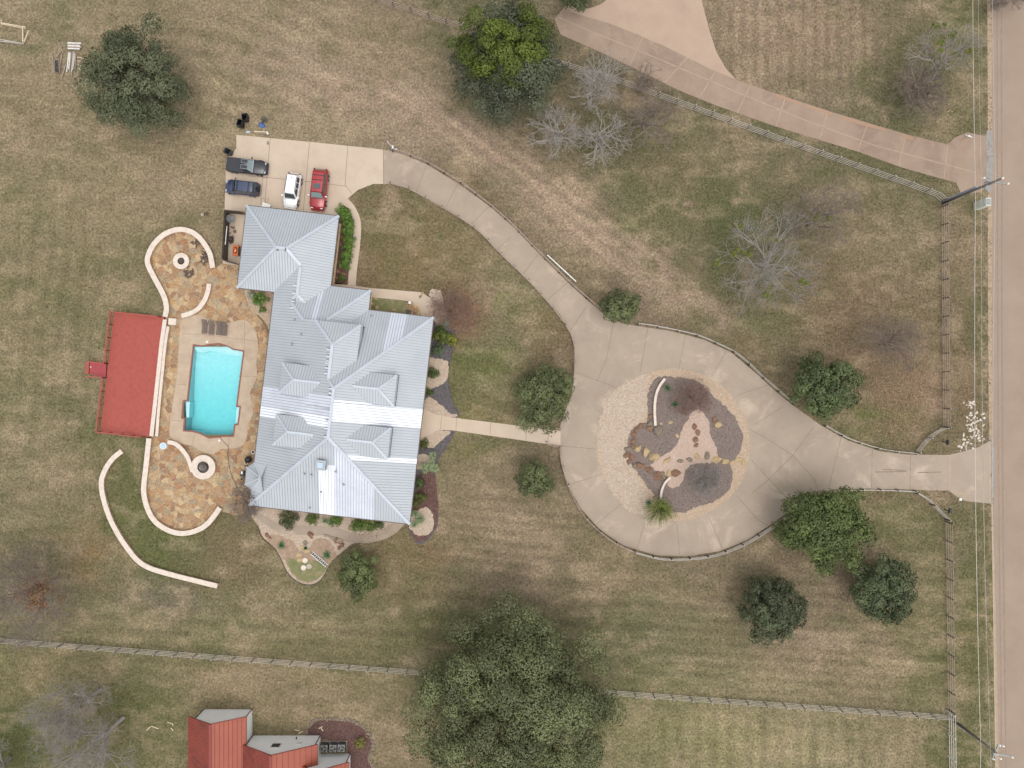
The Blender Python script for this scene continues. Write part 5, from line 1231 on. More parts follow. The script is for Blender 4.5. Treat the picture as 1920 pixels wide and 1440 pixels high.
# bins
def bin_(px, py, ang, label, m, tip=False, lid=True):
    p = P(px, py, .5); t = thing('wheelie_bin', (p.x, p.y, .02), ang, label, 'bin', 'wheeled rubbish bins')
    vs = []
    for z, w_, d_ in ((.06, .25, .28), (1.0, .32, .38)): vs += [(-w_, -d_, z), (w_, -d_, z), (w_, d_, z), (-w_, d_, z)]
    for z, w_, d_ in ((1.0, .28, .34), (.12, .22, .25)): vs += [(-w_, -d_, z), (w_, -d_, z), (w_, d_, z), (-w_, d_, z)]
    mb = MB(); mb.add(vs, [(0, 3, 2, 1)]+[(b+i, b+(i+1) % 4, b+4+(i+1) % 4, b+4+i) for b in (0, 4, 8) for i in range(4)]+[(12, 13, 14, 15)]); mb.build('body', m, t)
    if lid: mb = MB(); mb.box((0, .47, .62), (.66, .05, .72), rx=0); mb.build('lid', m, t)
    for s in (-1, 1): mb = MB(); mb.tube((s*.24, .26, .12), (s*.30, .26, .12), .12, .12, 12); mb.build('wheel', M['rubber'], t)
    mb = MB(); mb.tube((-.25, .40, .95), (.25, .40, .95), .02); mb.build('handle', m, t)
    if tip: t.rotation_euler = (math.radians(-62), 0, ang); t.location.z = .35
    return t
bin_(461, 222.5, .15, 'black open wheeled bin, upper of the two on the grass', M['black']); bin_(452, 232, 2.9, 'black open wheeled bin, lower of the two on the grass', M['black'])
bin_(430, 286, 1.1, 'dark grey wheeled bin tipped over at the corner of the parking pad', M['dark_grey'], tip=False)
def crumple(name, px, py, r, m, label, cat, seed, h=.3):
    me = rock_mesh(name, m, (r, r*.9, h), seed, .8, 3); o = bpy.data.objects.new(name, me); col.objects.link(o); o.location = P(px, py, 0); return tag(o, label, cat)
crumple('blue_tarpaulin', 492, 236, .55, M['blue_plastic'], 'crumpled blue tarpaulin on the grass above the parking pad', 'tarpaulin', 4)
shrub(496, 226, 9, .3, 'sooty dark brush heap beside the blue tarpaulin', 'brush_heap', c1=C(70,70,64), c2=C(120,118,104), seed=66, nl=10, dens=18, cat='brush heap')
def plank(x0, y0, x1, y1, label, m='pale_wood', w_=.12, z=.05, name='plank', cat='plank', group=None, th=.05):
    a, b = P(x0, y0, z), P(x1, y1, z); o = MB().beam((0, 0, 0), b-a, w_, th).build(name, M[m]); o.location = a+Vector((0, 0, th/2)); return tag(o, label, cat, group)
plank(477, 247, 498, 247.5, 'pale plank lying just above the parking pad corner', w_=.11); plank(480, 250.5, 499, 250.5, 'second pale plank lying parallel just below the first', w_=.08, m='wood'); plank(500, 247, 503, 252, 'short white block at the end of the pale planks', 'white', .2)
plank(462, 248.5, 469, 247, 'small white and blue scrap between bins and planks', 'paleblue', .18)
rock('brown_stone', 502, 268, 2.8, M['boulder_grey'], 71, 'dark brown stone lying on the top corner of the parking pad', z=.045, asp=.6)
shrub(386, 401, 8, .5, 'small dark weed clump alone in the lawn left of the garage', 'weed_clump', asp=.6, c1=C(60,58,48), c2=C(120,112,92), seed=8, nl=6, dens=30, cat='plant')
rock('white_stone', 379, 402, 2.2, M['white_stone'], 72, 'single white stone beside the weed clump left of the garage')
for k in range(16): rock('rubble_stone', 356+rnd.gauss(0, 6), 337+rnd.gauss(0, 5), rnd.uniform(.7, 1.6), M['boulder_tan'], 300+k, 'small pale rubble stone in the bare patch left of the parked cars', group='rubble in the lawn', z=0., flat=.4)

# lumber pile and timber frame at the upper left
gl = 'lumber on the lawn'
for k in range(5): plank(127+rnd.uniform(-.5, .5), 80.5+k*2.6, 151+rnd.uniform(-2, 2), 81.5+k*2.6, ['topmost','second','third','fourth','lowest'][k]+' weathered board stacked crosswise above the lumber pile', 'wood' if k % 2 else 'fence_white', .16, .1+.04*k, 'board', 'board', gl)
for k in range(9): plank(128+k*1.9, 98+rnd.uniform(-2, 3), 126+k*1.7+rnd.uniform(-3, 3), 138+rnd.uniform(-8, 5), ['leftmost','second','third','fourth','fifth','sixth','seventh','eighth','rightmost'][k]+' weathered board lying lengthwise in the lumber pile', rnd.choice(['wood', 'fence_white', 'fence_grey']), .11, .1+.03*(k % 4), 'board', 'board', gl)
for k in range(10): plank(145+k*.2, 107+k*3.4, 157-k*.8, 110+k*3.6, 'short pale slat in the row at the right of the lumber pile', 'wood' if k % 2 else 'pale_wood', .08, .22, 'slat', 'slat', gl)
for (a, b, c_, d_, l_) in [(107,76,119,99,'long grey board lying diagonally above the timber frame'), (116,101,112,137,'grey board leaning along the right of the small frame'), (98,101,101,134,'grey board standing up left of the small frame'), (124,120,115,149,'brown board sticking out below the lumber pile'), (98,135,110,137,'short board across the foot of the small frame'), (114,96,105,108,'short thin board beside the diagonal one')]: plank(a, b, c_, d_, l_, 'wood', .12, .1, 'board', 'board')
p = P(107, 124, .3); t = thing('wooden_ladder_frame', (p.x, p.y, .02), .05, 'small dark slatted timber frame left of the lumber pile', 'frame')
mb = MB()
for s in (-1, 1): mb.beam((s*.28, -.75, .2), (s*.28, .75, .2), .06, .3)
mb.build('side', M['wood'], t)
for k in range(5): mb = MB(); mb.box((0, -.65+k*.32, .3), (.56, .16, .05)); mb.build('slat', M['dark_grey'], t)
p = P(20, 62); t = thing('timber_pen', p, 0, 'rectangular pen frame of pale boards at the upper left edge', 'frame'); q = lambda x, y, z: P(x, y, z)-p
for (x0, y0, z0, x1, y1, z1) in [(2,43,.6,48,51,.6),(0,74,.3,45,82,.3),(0,77,.3,44,83,.05),(43,51,.5,43,79,.3),(54,57,.9,45,80,.1),(2,38,1,3,44,.2),(2,45,.3,48,54,.3)]:
    mb = MB(); mb.beam(q(x0, y0, z0), q(x1, y1, z1), .09, .14); mb.build('board', M['fence_grey'] if y0 > 70 else M['pale_wood'], t)
for k, (a, b, c_, d_) in enumerate([(275,1369,283,1362),(284,1361,297,1366),(314,1354,325,1357),(322,1356,325,1360),(321,1365,325,1370),(320,1354,317,1356)]): plank(a, b, c_, d_, 'pale cut branch lying on the grass left of the red roofed house', 'pale_wood', .1, .03, 'cut_branch', 'branch', 'pale cut branches')
for k, (a, b, c_, d_) in enumerate([(553,1368,562,1370),(560,1375,567,1371),(600,1363,606,1370),(598,1366,605,1362)]): plank(a, b, c_, d_, 'pale cut branch lying beside the mulch bed of the red roofed house', 'pale_wood', .1, .03, 'cut_branch', 'branch', 'pale branches by the mulch bed')

# ------------------------------------------------------------------ vehicles
def paint(name, c, rough=.28): return mat(name, c, rough, .1, c2=tuple(x*.92 for x in c), scale=1.5, coat=.7)
def car(name, label, px, py, heading, L, Wd, Hh, pm, kind='suv', glass=None, front_glass=None, hood=.3):
    p = P(px, py, .9); t = thing(name, (p.x, p.y, .045), heading, label, 'car' if kind != 'pickup' else 'pickup truck'); w_ = Wd/2; gl = glass or M['carglass']
    belt = Hh*.57; f, r = L/2, -L/2
    xwb = f-L*hood; xwt = xwb-L*.115           # windshield base and top
    if kind == 'pickup': xrt, xrb = -L*.055, -L*.085
    else: xrt, xrb = r+L*.10, r+L*.03
    prof = [(r, .62, .80), (r+.06, belt-.12, .90), (r+.22, belt, .97), (r+.9, belt, 1.0), (0, belt, 1.0), (xwb, belt, 1.0), (xwb+.35, belt-.03, .99), (f-.55, belt-.12, .95), (f-.22, belt-.2, .87), (f-.04, belt-.36, .76), (f, .50, .70)]
    mb = MB(); vs = []; N = 11
    for (x, zt, k) in prof:
        ww = w_*k; zt = max(zt, .45)
        sec = [(-ww*.9, .22), (-ww, .38), (-ww*1.0, zt*.72), (-ww*.965, zt-.06), (-ww*.86, zt), (0, zt+.035)]; sec = sec+[(-a, b) for a, b in sec[:-1][::-1]]
        vs += [(x, y, z) for y, z in sec]
    n = len(prof); fs = [(i*N+j, i*N+j+1, (i+1)*N+j+1, (i+1)*N+j) for i in range(n-1) for j in range(N-1)]
    fs += [tuple(range(N)), tuple(range((n-1)*N, n*N))[::-1]] + [((i+1)*N, (i+1)*N+N-1, i*N+N-1, i*N) for i in range(n-1)]
    mb.add(vs, fs); body = mb.build('body', pm, t, smooth=True)
    bm = bmesh.new(); bm.from_mesh(body.data); bm.normal_update()
    body.data.polygons.foreach_set('use_smooth', [True]*len(body.data.polygons)); bm.free()
    # greenhouse
    wb, wt = w_*.88, w_*.70; zr = Hh-.03
    st = [(xrb, wb*.94, belt, .01), (xrt, wt*.94, zr-.06, 1), (xrt+.25, wt, zr, 1), ((xrt+xwt)/2, wt*1.02, zr+.015, 1), (xwt, wt*.96, zr-.05, 1), (xwb, wb*.93, belt, .01)]
    vs = []; N = 7
    for (x, ww, zt, k) in st:
        if k < .5: sec = [(-ww, belt-.02), (-ww*.98, belt), (-ww*.6, belt+.02), (0, belt+.03)]
        else: sec = [(-(wb*.985), belt-.02), (-ww, zt-.03), (-ww*.84, zt+.01), (0, zt+.035)]
        sec = sec+[(-a, b) for a, b in sec[:-1][::-1]]; vs += [(x, y, z) for y, z in sec]
    n = len(st); fs = [(i*N+j, i*N+j+1, (i+1)*N+j+1, (i+1)*N+j) for i in range(n-1) for j in range(N-1)]+[tuple(range(N)), tuple(range((n-1)*N, n*N))]
    mb = MB(); mb.add(vs, fs); mb.build('cabin', pm, t, smooth=False)
    def pane(nm, q, m, off):
        mb = MB(); q = [Vector(v)+Vector(off) for v in q]; mb.add(q, [(0, 1, 2, 3)]); return mb.build(nm, m, t, recalc=False)
    e = .05
    pane('windshield', [(xwb-.03, -wb*.86, belt+.04), (xwb-.03, wb*.86, belt+.04), (xwt+.06, wt*.84, zr-.07), (xwt+.06, -wt*.84, zr-.07)], front_glass or gl, (.05, 0, .035))
    pane('rear_window', [(xrb+.05, -wb*.8, belt+.07), (xrt-.02, -wt*.8, zr-.1), (xrt-.02, wt*.8, zr-.1), (xrb+.05, wb*.8, belt+.07)], gl, (-.04, 0, .03))
    xs = np.linspace(xrt+.12, xwt-.02, 3 if kind == 'pickup' else 4)
    for s in (-1, 1):
        for i, (a, b) in enumerate(zip(xs[:-1], xs[1:])):
            bb = b+(.35 if i == len(xs)-2 else 0)
            pane('side_window', [(a+.05, s*wb*1.0, belt+.03), (bb-.05, s*wb*1.0, belt+.03), (b-.05, s*wt*1.03, zr-.1), (a+.05, s*wt*1.03, zr-.1)], gl, (0, s*.012, 0))
        for x in (xwb-.05,):
            mb = MB(); mb.box((x-.15, s*(w_+.1), belt+.08), (.14, .2, .14)); mb.build('mirror', pm if kind != 'suv_red' else M['white'], t)
    wr = .34 if kind == 'small' else .38
    for x in (f-L*.19, r+L*.19):
        for s in (-1, 1):
            wl = thing('wheel', (x, s*(w_-.10), wr)); wl.parent = t
            mb = MB(); mb.tube((0, -.12, 0), (0, .12, 0), wr, wr, 20); mb.build('tyre', M['rubber'], wl)
            mb = MB(); mb.tube((0, s*.10, 0), (0, s*.135, 0), wr*.62, wr*.5, 12); mb.build('rim', M['chrome'], wl)
    for s in (-1, 1):
        mb = MB(); mb.box((f-.27, s*w_*.60, belt-.24), (.24, .30, .12)); mb.build('headlight', M['chrome'], t)
        mb = MB(); mb.box((r+.05, s*w_*.76, belt-.12), (.08, .16, .3)); mb.build('tail_light', mat('tail_lamp', C(120,30,30), .3) if 'tail_lamp' not in bpy.data.materials else bpy.data.materials['tail_lamp'], t)
    mb = MB(); mb.box((f-.02, 0, .42), (.12, Wd*.78, .18)); mb.build('bumper', M['dark_grey'] if kind in ('pickup', 'blue') else pm, t)
    mb = MB(); mb.box((r+.0, 0, .45), (.12, Wd*.8, .18)); mb.build('bumper', M['dark_grey'] if kind in ('pickup', 'blue') else pm, t)
    # shut lines of hood and roof
    mb = MB()
    for s in (-1, 1): mb.beam((xwb+.05, s*w_*.74, belt+.028), (f-.5, s*w_*.62, belt-.085), .02, .01)
    mb.beam((xwb+.08, -w_*.74, belt+.03), (xwb+.08, w_*.74, belt+.03), .06, .012); mb.build('hood_seam', M['black'], t)
    return t, dict(belt=belt, zr=zr, wt=wt, xwt=xwt, xwb=xwb, xrt=xrt, r=r, f=f, w=w_)
blackp = paint('black_paint', C(34,35,40)); bluep = paint('dark_blue_paint', C(48,58,84)); whitep = paint('white_paint_car', C(236,236,236), .3); redp = paint('red_paint', C(150,28,36))
t, g = car('pickup_truck', 'black crew pickup truck with framed roof panels parked at the pad corner', 462, 311, math.radians(-6), 5.0, 1.78, 1.62, blackp, 'pickup', front_glass=M['carglass_pale'], hood=.33)
mb = MB(); mb.box(((g['r']+g['xrt'])/2-.12, 0, g['belt']+.035), (abs(g['r']-g['xrt'])-.35, 1.5, .05)); mb.build('bed_cover', mat('tonneau_vinyl', C(48,50,56), .6, scale=3), t)
for s in (-1, 1):
    mb = MB(); mb.box(((g['xrt']+g['xwt'])/2+.05, s*.34, g['zr']+.06), (.85, .5, .03)); o = mb.build('roof_panel', M['steel'], t)
    mb = MB(); mb.box(((g['xrt']+g['xwt'])/2+.05, s*.34, g['zr']+.078), (.74, .40, .02)); mb.build('panel_glass', M['dark_grey'], o)
mb = MB(); x0, x1 = g['xwb']+.03, g['xwt']+.06
for a, b in [((x0, -.74, g['belt']+.08), (x0, .74, g['belt']+.08)), ((x1, -.56, g['zr']-.01), (x1, .56, g['zr']-.01)), ((x0, -.74, g['belt']+.08), (x1, -.56, g['zr']-.01)), ((x0, .74, g['belt']+.08), (x1, .56, g['zr']-.01))]: mb.beam(a, b, .06, .04)
mb.build('windshield_trim', M['chrome'], t)
t, g = car('sport_utility_car', 'dark blue sport utility car parked next to the black pickup', 452.5, 351.5, math.radians(174), 4.15, 1.72, 1.7, bluep, 'blue', hood=.27)
for x in (g['xrt']+.5, g['xwt']-.25): mb = MB(); mb.box((x, 0, g['zr']+.07), (.06, 1.25, .03)); mb.build('roof_bar', M['black'], t)
for x in (g['xrt']+.1,): mb = MB(); mb.tube((g['r']-.12, 0, .8), (g['r']+.02, 0, .8), .34, .34, 16); mb.build('spare_wheel', M['rubber'], t)
t, g = car('compact_crossover', 'white compact crossover parked facing the garage', 547, 357, math.radians(-99), 4.3, 1.78, 1.65, whitep, 'suv', hood=.27)
for s in (-1, 1): mb = MB(); mb.beam((g['xrt']+.2, s*g['wt']*.97, g['zr']+.06), (g['xwt']-.15, s*g['wt']*.97, g['zr']+.06), .05, .05); mb.build('roof_rail', M['black'], t)
mb = MB(); mb.box((g['xrt']+.35, .05, g['zr']+.08), (.14, .05, .1)); mb.build('antenna_fin', M['black'], t)
t, g = car('large_sport_utility_car', 'red full size sport utility car parked beside the white crossover', 597.5, 355, math.radians(-96), 5.05, 1.95, 1.85, redp, 'suv_red', front_glass=M['carglass_pale'], hood=.285)
mb = MB(); mb.box((g['xwt']-.65, 0, g['zr']+.045), (.6, .8, .02)); mb.build('sunroof', M['carglass'], t)
for x in (g['xwt']-1.4, g['xrt']+.55): mb = MB(); mb.box((x, 0, g['zr']+.05), (.07, 1.3, .03)); mb.build('roof_bar', M['black'], t)

# ------------------------------------------------------------------ evergreen trees
G1, G2 = C(46,54,36), C(112,122,86)
tree(263, 160, 110, 8.5, 'broad dark evergreen oak alone in the lawn at the upper left', seed=3, nl=44, rl=.2, leaf=.23, dens=14, asp=1.0, c1=C(54,60,42), c2=C(108,114,84))
tree(955, 122, 112, 10, 'big grey green oak behind the fence wrapping a brighter tree', seed=4, nl=50, rl=.2, leaf=.23, dens=14, asp=1.04, c1=C(52,57,44), c2=C(98,104,80), rough=.1)
tree(946, 100, 86, 12.5, 'bright yellow green juniper rising out of the big dark oak', name='juniper_tree', seed=5, nl=44, rl=.2, leaf=.24, dens=14, asp=.98, c1=C(46,56,20), c2=C(102,116,42), zf=.64, rough=.3)
tree(965, 1315, 206, 13, 'huge live oak at the lower centre covering the board fence', seed=6, nl=125, rl=.14, leaf=.24, dens=13, asp=.88, c1=C(62,66,42), c2=C(124,130,88), rough=.09, squash=.8)
tree(1163, 576, 37, 4.5, 'small round dark tree at the bend where the drive meets the circle', seed=7, nl=30, rl=.24, leaf=.22, dens=22)
tree(1019, 742, 62, 6, 'dark evergreen tree above the front walk by the drive circle', seed=8, nl=50, rl=.21, leaf=.24, dens=16)
tree(1002, 899, 36, 4.2, 'small narrow evergreen tree below the front walk', seed=9, nl=28, rl=.25, leaf=.22, dens=22, asp=1.12)
tree(673, 1076, 45, 4.6, 'small round bushy oak beside the lower garden bed', seed=10, nl=34, rl=.24, leaf=.22, dens=20, c2=C(116,126,78))
tree(1542, 727, 65, 6.5, 'dark evergreen tree above the entrance drive right of the circle', seed=11, nl=50, rl=.2, leaf=.25, dens=15, asp=1.04, c1=C(50,60,36), c2=C(108,120,76))
tree(1541, 985, 88, 8, 'large mid green oak below the entrance drive beside the circle', seed=12, nl=75, rl=.19, leaf=.27, dens=12, c1=C(52,60,32), c2=C(106,120,66), rough=.2)
tree(1446, 1137, 67, 6, 'dense very dark oak, left of the pair in the lower right lawn', seed=13, nl=60, rl=.19, leaf=.23, dens=18, c1=C(44,50,34), c2=C(96,104,74), rough=.08)
tree(1648, 1104, 68, 6, 'dark green oak, right of the pair in the lower right lawn', seed=14, nl=60, rl=.19, leaf=.24, dens=17, c1=C(46,54,36), c2=C(104,114,78), rough=.12)
tree(1085, -14, 40, 6, 'dark tree at the top edge beside the neighbouring parking apron', seed=15, nl=25, rl=.25, leaf=.25, dens=14, c1=C(40,48,30), c2=C(90,100,64))
# ------------------------------------------------------------------ bare trees
bare_tree((1048,262), (1042,240), 52, 7, 'pale grey leafless tree just below the big dark oak', seed=21, m='pale_bark', last=2, n0=8, tw=.030, depth=4, r0=.2)
bare_tree((1105,195), (1122,152), 50, 8, 'tall pale grey leafless tree in front of the board fence', seed=22, m='pale_bark', last=2, n0=8, tw=.030, asp=1.2, depth=4, r0=.2)
bare_tree((1115,262), (1130,262), 44, 6, 'pale leafless tree, middle one in the cluster below the fence', seed=23, m='pale_bark', last=2, n0=8, tw=.030, depth=4, r0=.18)
bare_tree((1190,230), (1228,238), 50, 7, 'thin brownish leafless tree at the right of the bare cluster', m='bare_brown', seed=24, n0=7, tw=.022, depth=4)
bare_tree((1190,165), (1210,150), 32, 5, 'small thin leafless sapling between the fence and the other drive', m='bare_brown', seed=25, n0=4, depth=4)
bare_tree((1440,500), (1432,492), 112, 9, 'wide leafless tree with pale limbs and mistletoe in the right lawn', seed=26, n0=7, r0=.22, depth=5, tw=.007, last=2, m='bare', mist=[(1388,425,5),(1376,477,6),(1405,478,5),(1345,495,5),(1345,490,4),(1504,527,6),(1513,531,4),(1437,555,7),(1445,540,5),(1382,468,5),(1456,451,4),(1396,474,4)])
bare_tree((1515,425), (1540,400), 62, 8, 'grey leafless tree with a few mistletoe balls beside the wider one', m='bare_brown', seed=27, n0=6, tw=.014, mist=[(1535,405,6),(1528,412,4),(1553,410,5)])
bare_tree((1650,648), (1672,636), 60, 7, 'thin leafless tree near the right board fence', m='bare_brown', seed=28, n0=7, r0=.13, depth=5, tw=.012)
bare_tree((1716,172), (1718,180), 55, 5, 'low brown leafless tree beneath the mistletoe tree', m='bare_brown', seed=29, n0=9, tw=.013)
bare_tree((1745,152), (1775,95), 60, 9, 'leafless tree with yellow mistletoe near the power line', seed=30, n0=5, r0=.15, depth=4, tw=.012, mist=[(1752,50,6),(1771,48,5),(1765,80,6),(1763,95,5),(1784,67,7),(1790,63,4),(1816,97,6),(1788,102,4)])
bare_tree((110,1085), (30,1120), 95, 9, 'brown leafless tree with dead leaves at the left edge', m='bare_brown', seed=31, n0=7, r0=.16, tw=.016, depth=5, mist=[])
bare_tree((190,1292), (120,1335), 75, 8, 'grey leafless tree with a forked stump top below the lower left fence', seed=32, n0=6, r0=.15, tw=.012)
bare_tree((232,1345), (150,1415), 95, 9, 'wide grey leafless tree at the lower left corner', seed=33, n0=7, r0=.2, tw=.013)
bare_tree((20,1420), (-20,1450), 60, 8, 'leafless tree cut off by the lower left corner', seed=34, n0=5, tw=.012)
bare_tree((838,586), (846,582), 44, 3.4, 'reddish leafless ornamental tree at the corner of the entry garden', m='twig_red', seed=35, n0=9, r0=.07, tw=.016, low=.1, asp=.95)
bare_tree((1292,742), (1298,745), 42, 3.6, 'reddish brown leafless shrub tree at the top of the driveway island', m='twig_red', seed=36, n0=9, r0=.07, tw=.018, low=.1, asp=.8)
bare_tree((1322,898), (1324,898), 36, 2.8, 'grey leafless shrub at the lower right of the driveway island', seed=37, m='bare', n0=10, r0=.05, tw=.013, low=.05, asp=.8)
bare_tree((474,930), (462,943), 34, 4, 'brown leafless crepe myrtle at the lower left corner of the metal roof', m='bare_brown', seed=38, n0=8, r0=.06, tw=.016, low=.1)
bare_tree((1880,-20), (1900,-10), 34, 5, 'leafless tree at the top edge beside the road', m='bare_brown', seed=39, n0=5)
p = P(60, 1118, 6); # dead brown leaves still hanging on the left tree
for o in [x for x in col.objects if x.get('label', '').startswith('brown leafless tree with dead')]:
    mt = crown_mesh('dead_leaves', (3.0, 2.6, 1.5), 0, 14, .7, .16, 7, C(96,66,44), C(150,100,62), 91, o); mt.location = (p.x-o.location.x, p.y-o.location.y, 5)

# ------------------------------------------------------------------ garden plants
# hedge along the garage walk
hg = [(641,396,12),(650,405,13),(655,420,13),(652,436,12),(655,450,12),(652,466,13),(650,482,12),(649,496,11)]
t = None
pc = P(652, 445); t = thing('hedge', (pc.x, pc.y, .04), 0, 'long bright green clipped hedge between the garage and the walk', 'hedge')
for k, (x, y, r_) in enumerate(hg):
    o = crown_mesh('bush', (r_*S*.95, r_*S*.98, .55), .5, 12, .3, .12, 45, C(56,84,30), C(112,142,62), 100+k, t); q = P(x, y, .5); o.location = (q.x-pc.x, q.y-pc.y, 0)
YG1, YG2 = C(70,76,28), C(124,130,52)
for k, a in enumerate([
 (641,521,9,.6,'low green plant at the lower end of the garage bed',C(56,72,34),C(104,122,62)),
 (826,618,11,1.0,'dark green rounded shrub nearest the corner of the metal roof',C(44,62,28),C(88,108,52)),
 (836,634,15,1.1,'olive green rounded shrub in the middle of the east bed cluster',C(58,68,30),C(112,122,58)),
 (847,638,13,1.0,'yellow green rounded shrub at the lawn side of the east bed cluster',YG1,C(150,150,56)),
 (822,655,15,1.0,'grey green shrub at the bottom of the east bed cluster',C(52,64,40),C(108,122,92)),
 (817,630,10,1.1,'yellowish dark shrub tucked against the roof edge in the east bed',C(56,66,24),C(118,126,52)),
 (811,700,13,.8,'narrow dark green shrub between roof and white gravel',C(46,60,30),C(92,108,58)),
 (804,735,10,.7,'small dark green shrub just above the front walk',C(46,62,30),C(92,110,56)),
 (795,832,11,.7,'small olive shrub just below the front walk at the roof edge',C(54,62,28),C(110,118,56)),
 (787,906,12,.9,'dark green rounded shrub above the clipped one in the mulch',C(50,64,32),C(96,112,62)),
 (789,931,13,.9,'round clipped olive shrub standing in the dark mulch',C(58,66,30),C(106,114,56)),
 (779,943,9,.7,'small olive shrub against the roof edge below the clipped one',C(56,62,30),C(106,112,58)),
 (541,972,22,1.5,'big dark brownish green round shrub at the lower wall',C(44,52,32),C(98,104,64)),
 (585,972,15,.9,'low olive shrub right of the big round one at the lower wall',C(58,70,28),C(104,120,52)),
 (630,975,14,1.0,'bright green shrub beside the blue grey yucca',C(52,72,30),C(110,134,56)),
 (672,983,16,1.0,'bright green shrub, left of the two near the roof corner',C(50,72,26),C(106,136,50)),
 (693,985,17,1.0,'light green leafy shrub, right of the two near the roof corner',C(56,76,34),C(134,150,78)),
 (711,983,10,.8,'small dark shrub at the roof edge near the bottom corner',C(48,58,32),C(90,104,60)),
 (487,560,16,1.0,'bright green mounded shrub in the bed beside the patio',C(62,92,34),C(124,158,72)),
 (472,553,9,.6,'grey leafed flowering plant left of the mounded shrub',C(84,96,70),C(176,178,156)),
 (492,580,8,.5,'small green plant below the mounded shrub',C(58,82,38),C(110,130,72)),
 (676,1393,13,.9,'yellow green shrub in the brown mulch beside the air conditioners',C(84,80,36),C(150,144,76)),
 (690,563,4,.4,'tiny plant at the edge of the entry lawn',C(80,90,50),C(140,150,90)),
]): shrub(a[0], a[1], a[2], a[3], a[4], c1=a[5], c2=a[6], seed=200+k, z0=.02)
for k, (x, y, r_, lb, hd, st) in enumerate([
 (803,880,1.35,'big many headed yucca with spiky fans at the right of the roof',7,.6),(786,976,1.2,'many headed yucca near the bottom right corner of the roof',5,.4),
 (833,603,.95,'blue green yucca at the upper right corner of the roof',1,.2),(612,982,1.0,'blue grey yucca by the lower wall with pale leaves',3,.3)]):
    rosette(x, y, r_, lb, 'yucca_plant', n=60, h=.8, c=C(84,104,74), c2=C(160,170,128) if k != 2 else C(128,158,140), w=.06, seed=20+k, heads=hd, stem=st)
for k, (x, y, r_, lb) in enumerate([(527,1023,.75,'dark green agave at the left of the lower garden bed'),(612,1041,.8,'dark green agave above the white ladder'),(1252,727,.65,'green agave, upper one beside the white wall in the island'),(1266,758,.6,'green agave, lower one in the island mulch'),(1217,944,.6,'small green agave at the lower edge of the island'),(573,1028,.3,'tiny green succulent among the stepping stones')]):
    rosette(x, y, r_, lb, n=34, h=.5, c=C(50,78,54), c2=C(96,124,84), w=.08, seed=40+k)
# weeping light green tree of the island
def wisp():
    h = 4.2; b = P(1237, 935); t = thing('palo_verde_tree', (b.x, b.y, .05), 0, 'feathery light green tree at the lower edge of the driveway island', 'tree'); rng = np.random.RandomState(5)
    c = P(1238, 958, 2.8)-b; segs = [[0, 0, 0, c.x*.5, c.y*.5, 1.6, .08, .05]]
    V = []; F = []; CC = []
    for i in range(260):
        a = rng.uniform(0, 6.28); L = rng.uniform(.8, 2.3)*(1.1 if math.sin(a) < 0 else .9); p0 = np.array([c.x*.5, c.y*.5, 1.6]); e = np.array([c.x+L*math.cos(a), c.y+L*math.sin(a)*.9, 1.7+rng.uniform(0, 2.0)-.3*L])
        mid = (p0+e)/2+np.array([0, 0, .5]); segs.append([*p0, *mid, .015, .011]); segs.append([*mid, *e, .011, .006])
    A = np.array(segs[1:]); n = 26; u = rng.rand(len(A)*n)[:, None]; st = np.repeat(A, n, 0); cen = st[:, :3]*(1-u)+st[:, 3:6]*u+rng.normal(size=(len(st), 3))*.07
    nor = rng.normal(size=cen.shape)+np.array([0, 0, 1.0]); nor /= np.linalg.norm(nor, axis=1, keepdims=True)
    keep = rng.rand(len(cen)) < .75; cen, nor = cen[keep], nor[keep]; VV, FF = cards(cen, nor, .15, .035, rng)
    tt = rng.rand(len(cen))[:, None]; cc = np.array(C(86,100,44))*(1-tt)+np.array(C(146,158,80))*tt
    seg_mesh('trunk', segs, M['bark'], t, 4); np_mesh('foliage', VV, FF, M['leaf'], np.repeat(cc, 4, 0), t)
wisp()

# ------------------------------------------------------------------ rocks
k = 500
def boulder(x, y, r_, m, label, asp=.8, group=None, z=.06, flat=.7):
    global k; k += 1; return rock('boulder', x, y, r_, M[m], k, label, 'rock', group, z, flat, asp)
boulder(1233, 809, 9.5, 'boulder_grey', 'big flat brown topped slab at the foot of the taller white island wall', .8); boulder(1218, 804, 6, 'boulder', 'squarish brown rock left of the big slab below the white wall'); boulder(1219, 793, 5.5, 'boulder_grey', 'round grey brown rock just left of the white wall foot')
boulder(1267, 888, 8.5, 'boulder', 'large square red brown rock at the head of the shorter white wall'); boulder(1253.5, 887, 5.5, 'boulder_tan', 'tan square rock left of the large red brown one')
boulder(1340, 787, 5.2, 'boulder', 'round red brown rock beside the pale one at the right of the island'); boulder(1347, 796, 6.8, 'boulder_tan', 'pale triangular rock at the right of the island', .75)
boulder(1226, 857, 10, 'boulder_tan', 'large mossy tan boulder in the middle of the island stone row', .7); boulder(1211, 849, 7.5, 'boulder_tan', 'tan boulder second in the island stone row'); boulder(1197, 841, 7.5, 'boulder_tan', 'rounded tan boulder at the left end of the island stone row')
boulder(1250, 864, 7.5, 'boulder_tan', 'flat yellow tan rock on the pink island gravel', .6, flat=.4); boulder(1275, 865, 6.5, 'boulder_grey', 'low grey rock right of the flat yellow one', .5, flat=.4); boulder(1294, 862, 6, 'boulder_grey', 'faint grey rock sunk in the pink gravel', .6, flat=.35); boulder(1308, 856, 6, 'boulder_tan', 'low tan rock fourth along the gravel line', .7, flat=.45); boulder(1326, 854, 6.5, 'boulder_grey', 'dark mossy rock at the right of the gravel line', .8, flat=.5)
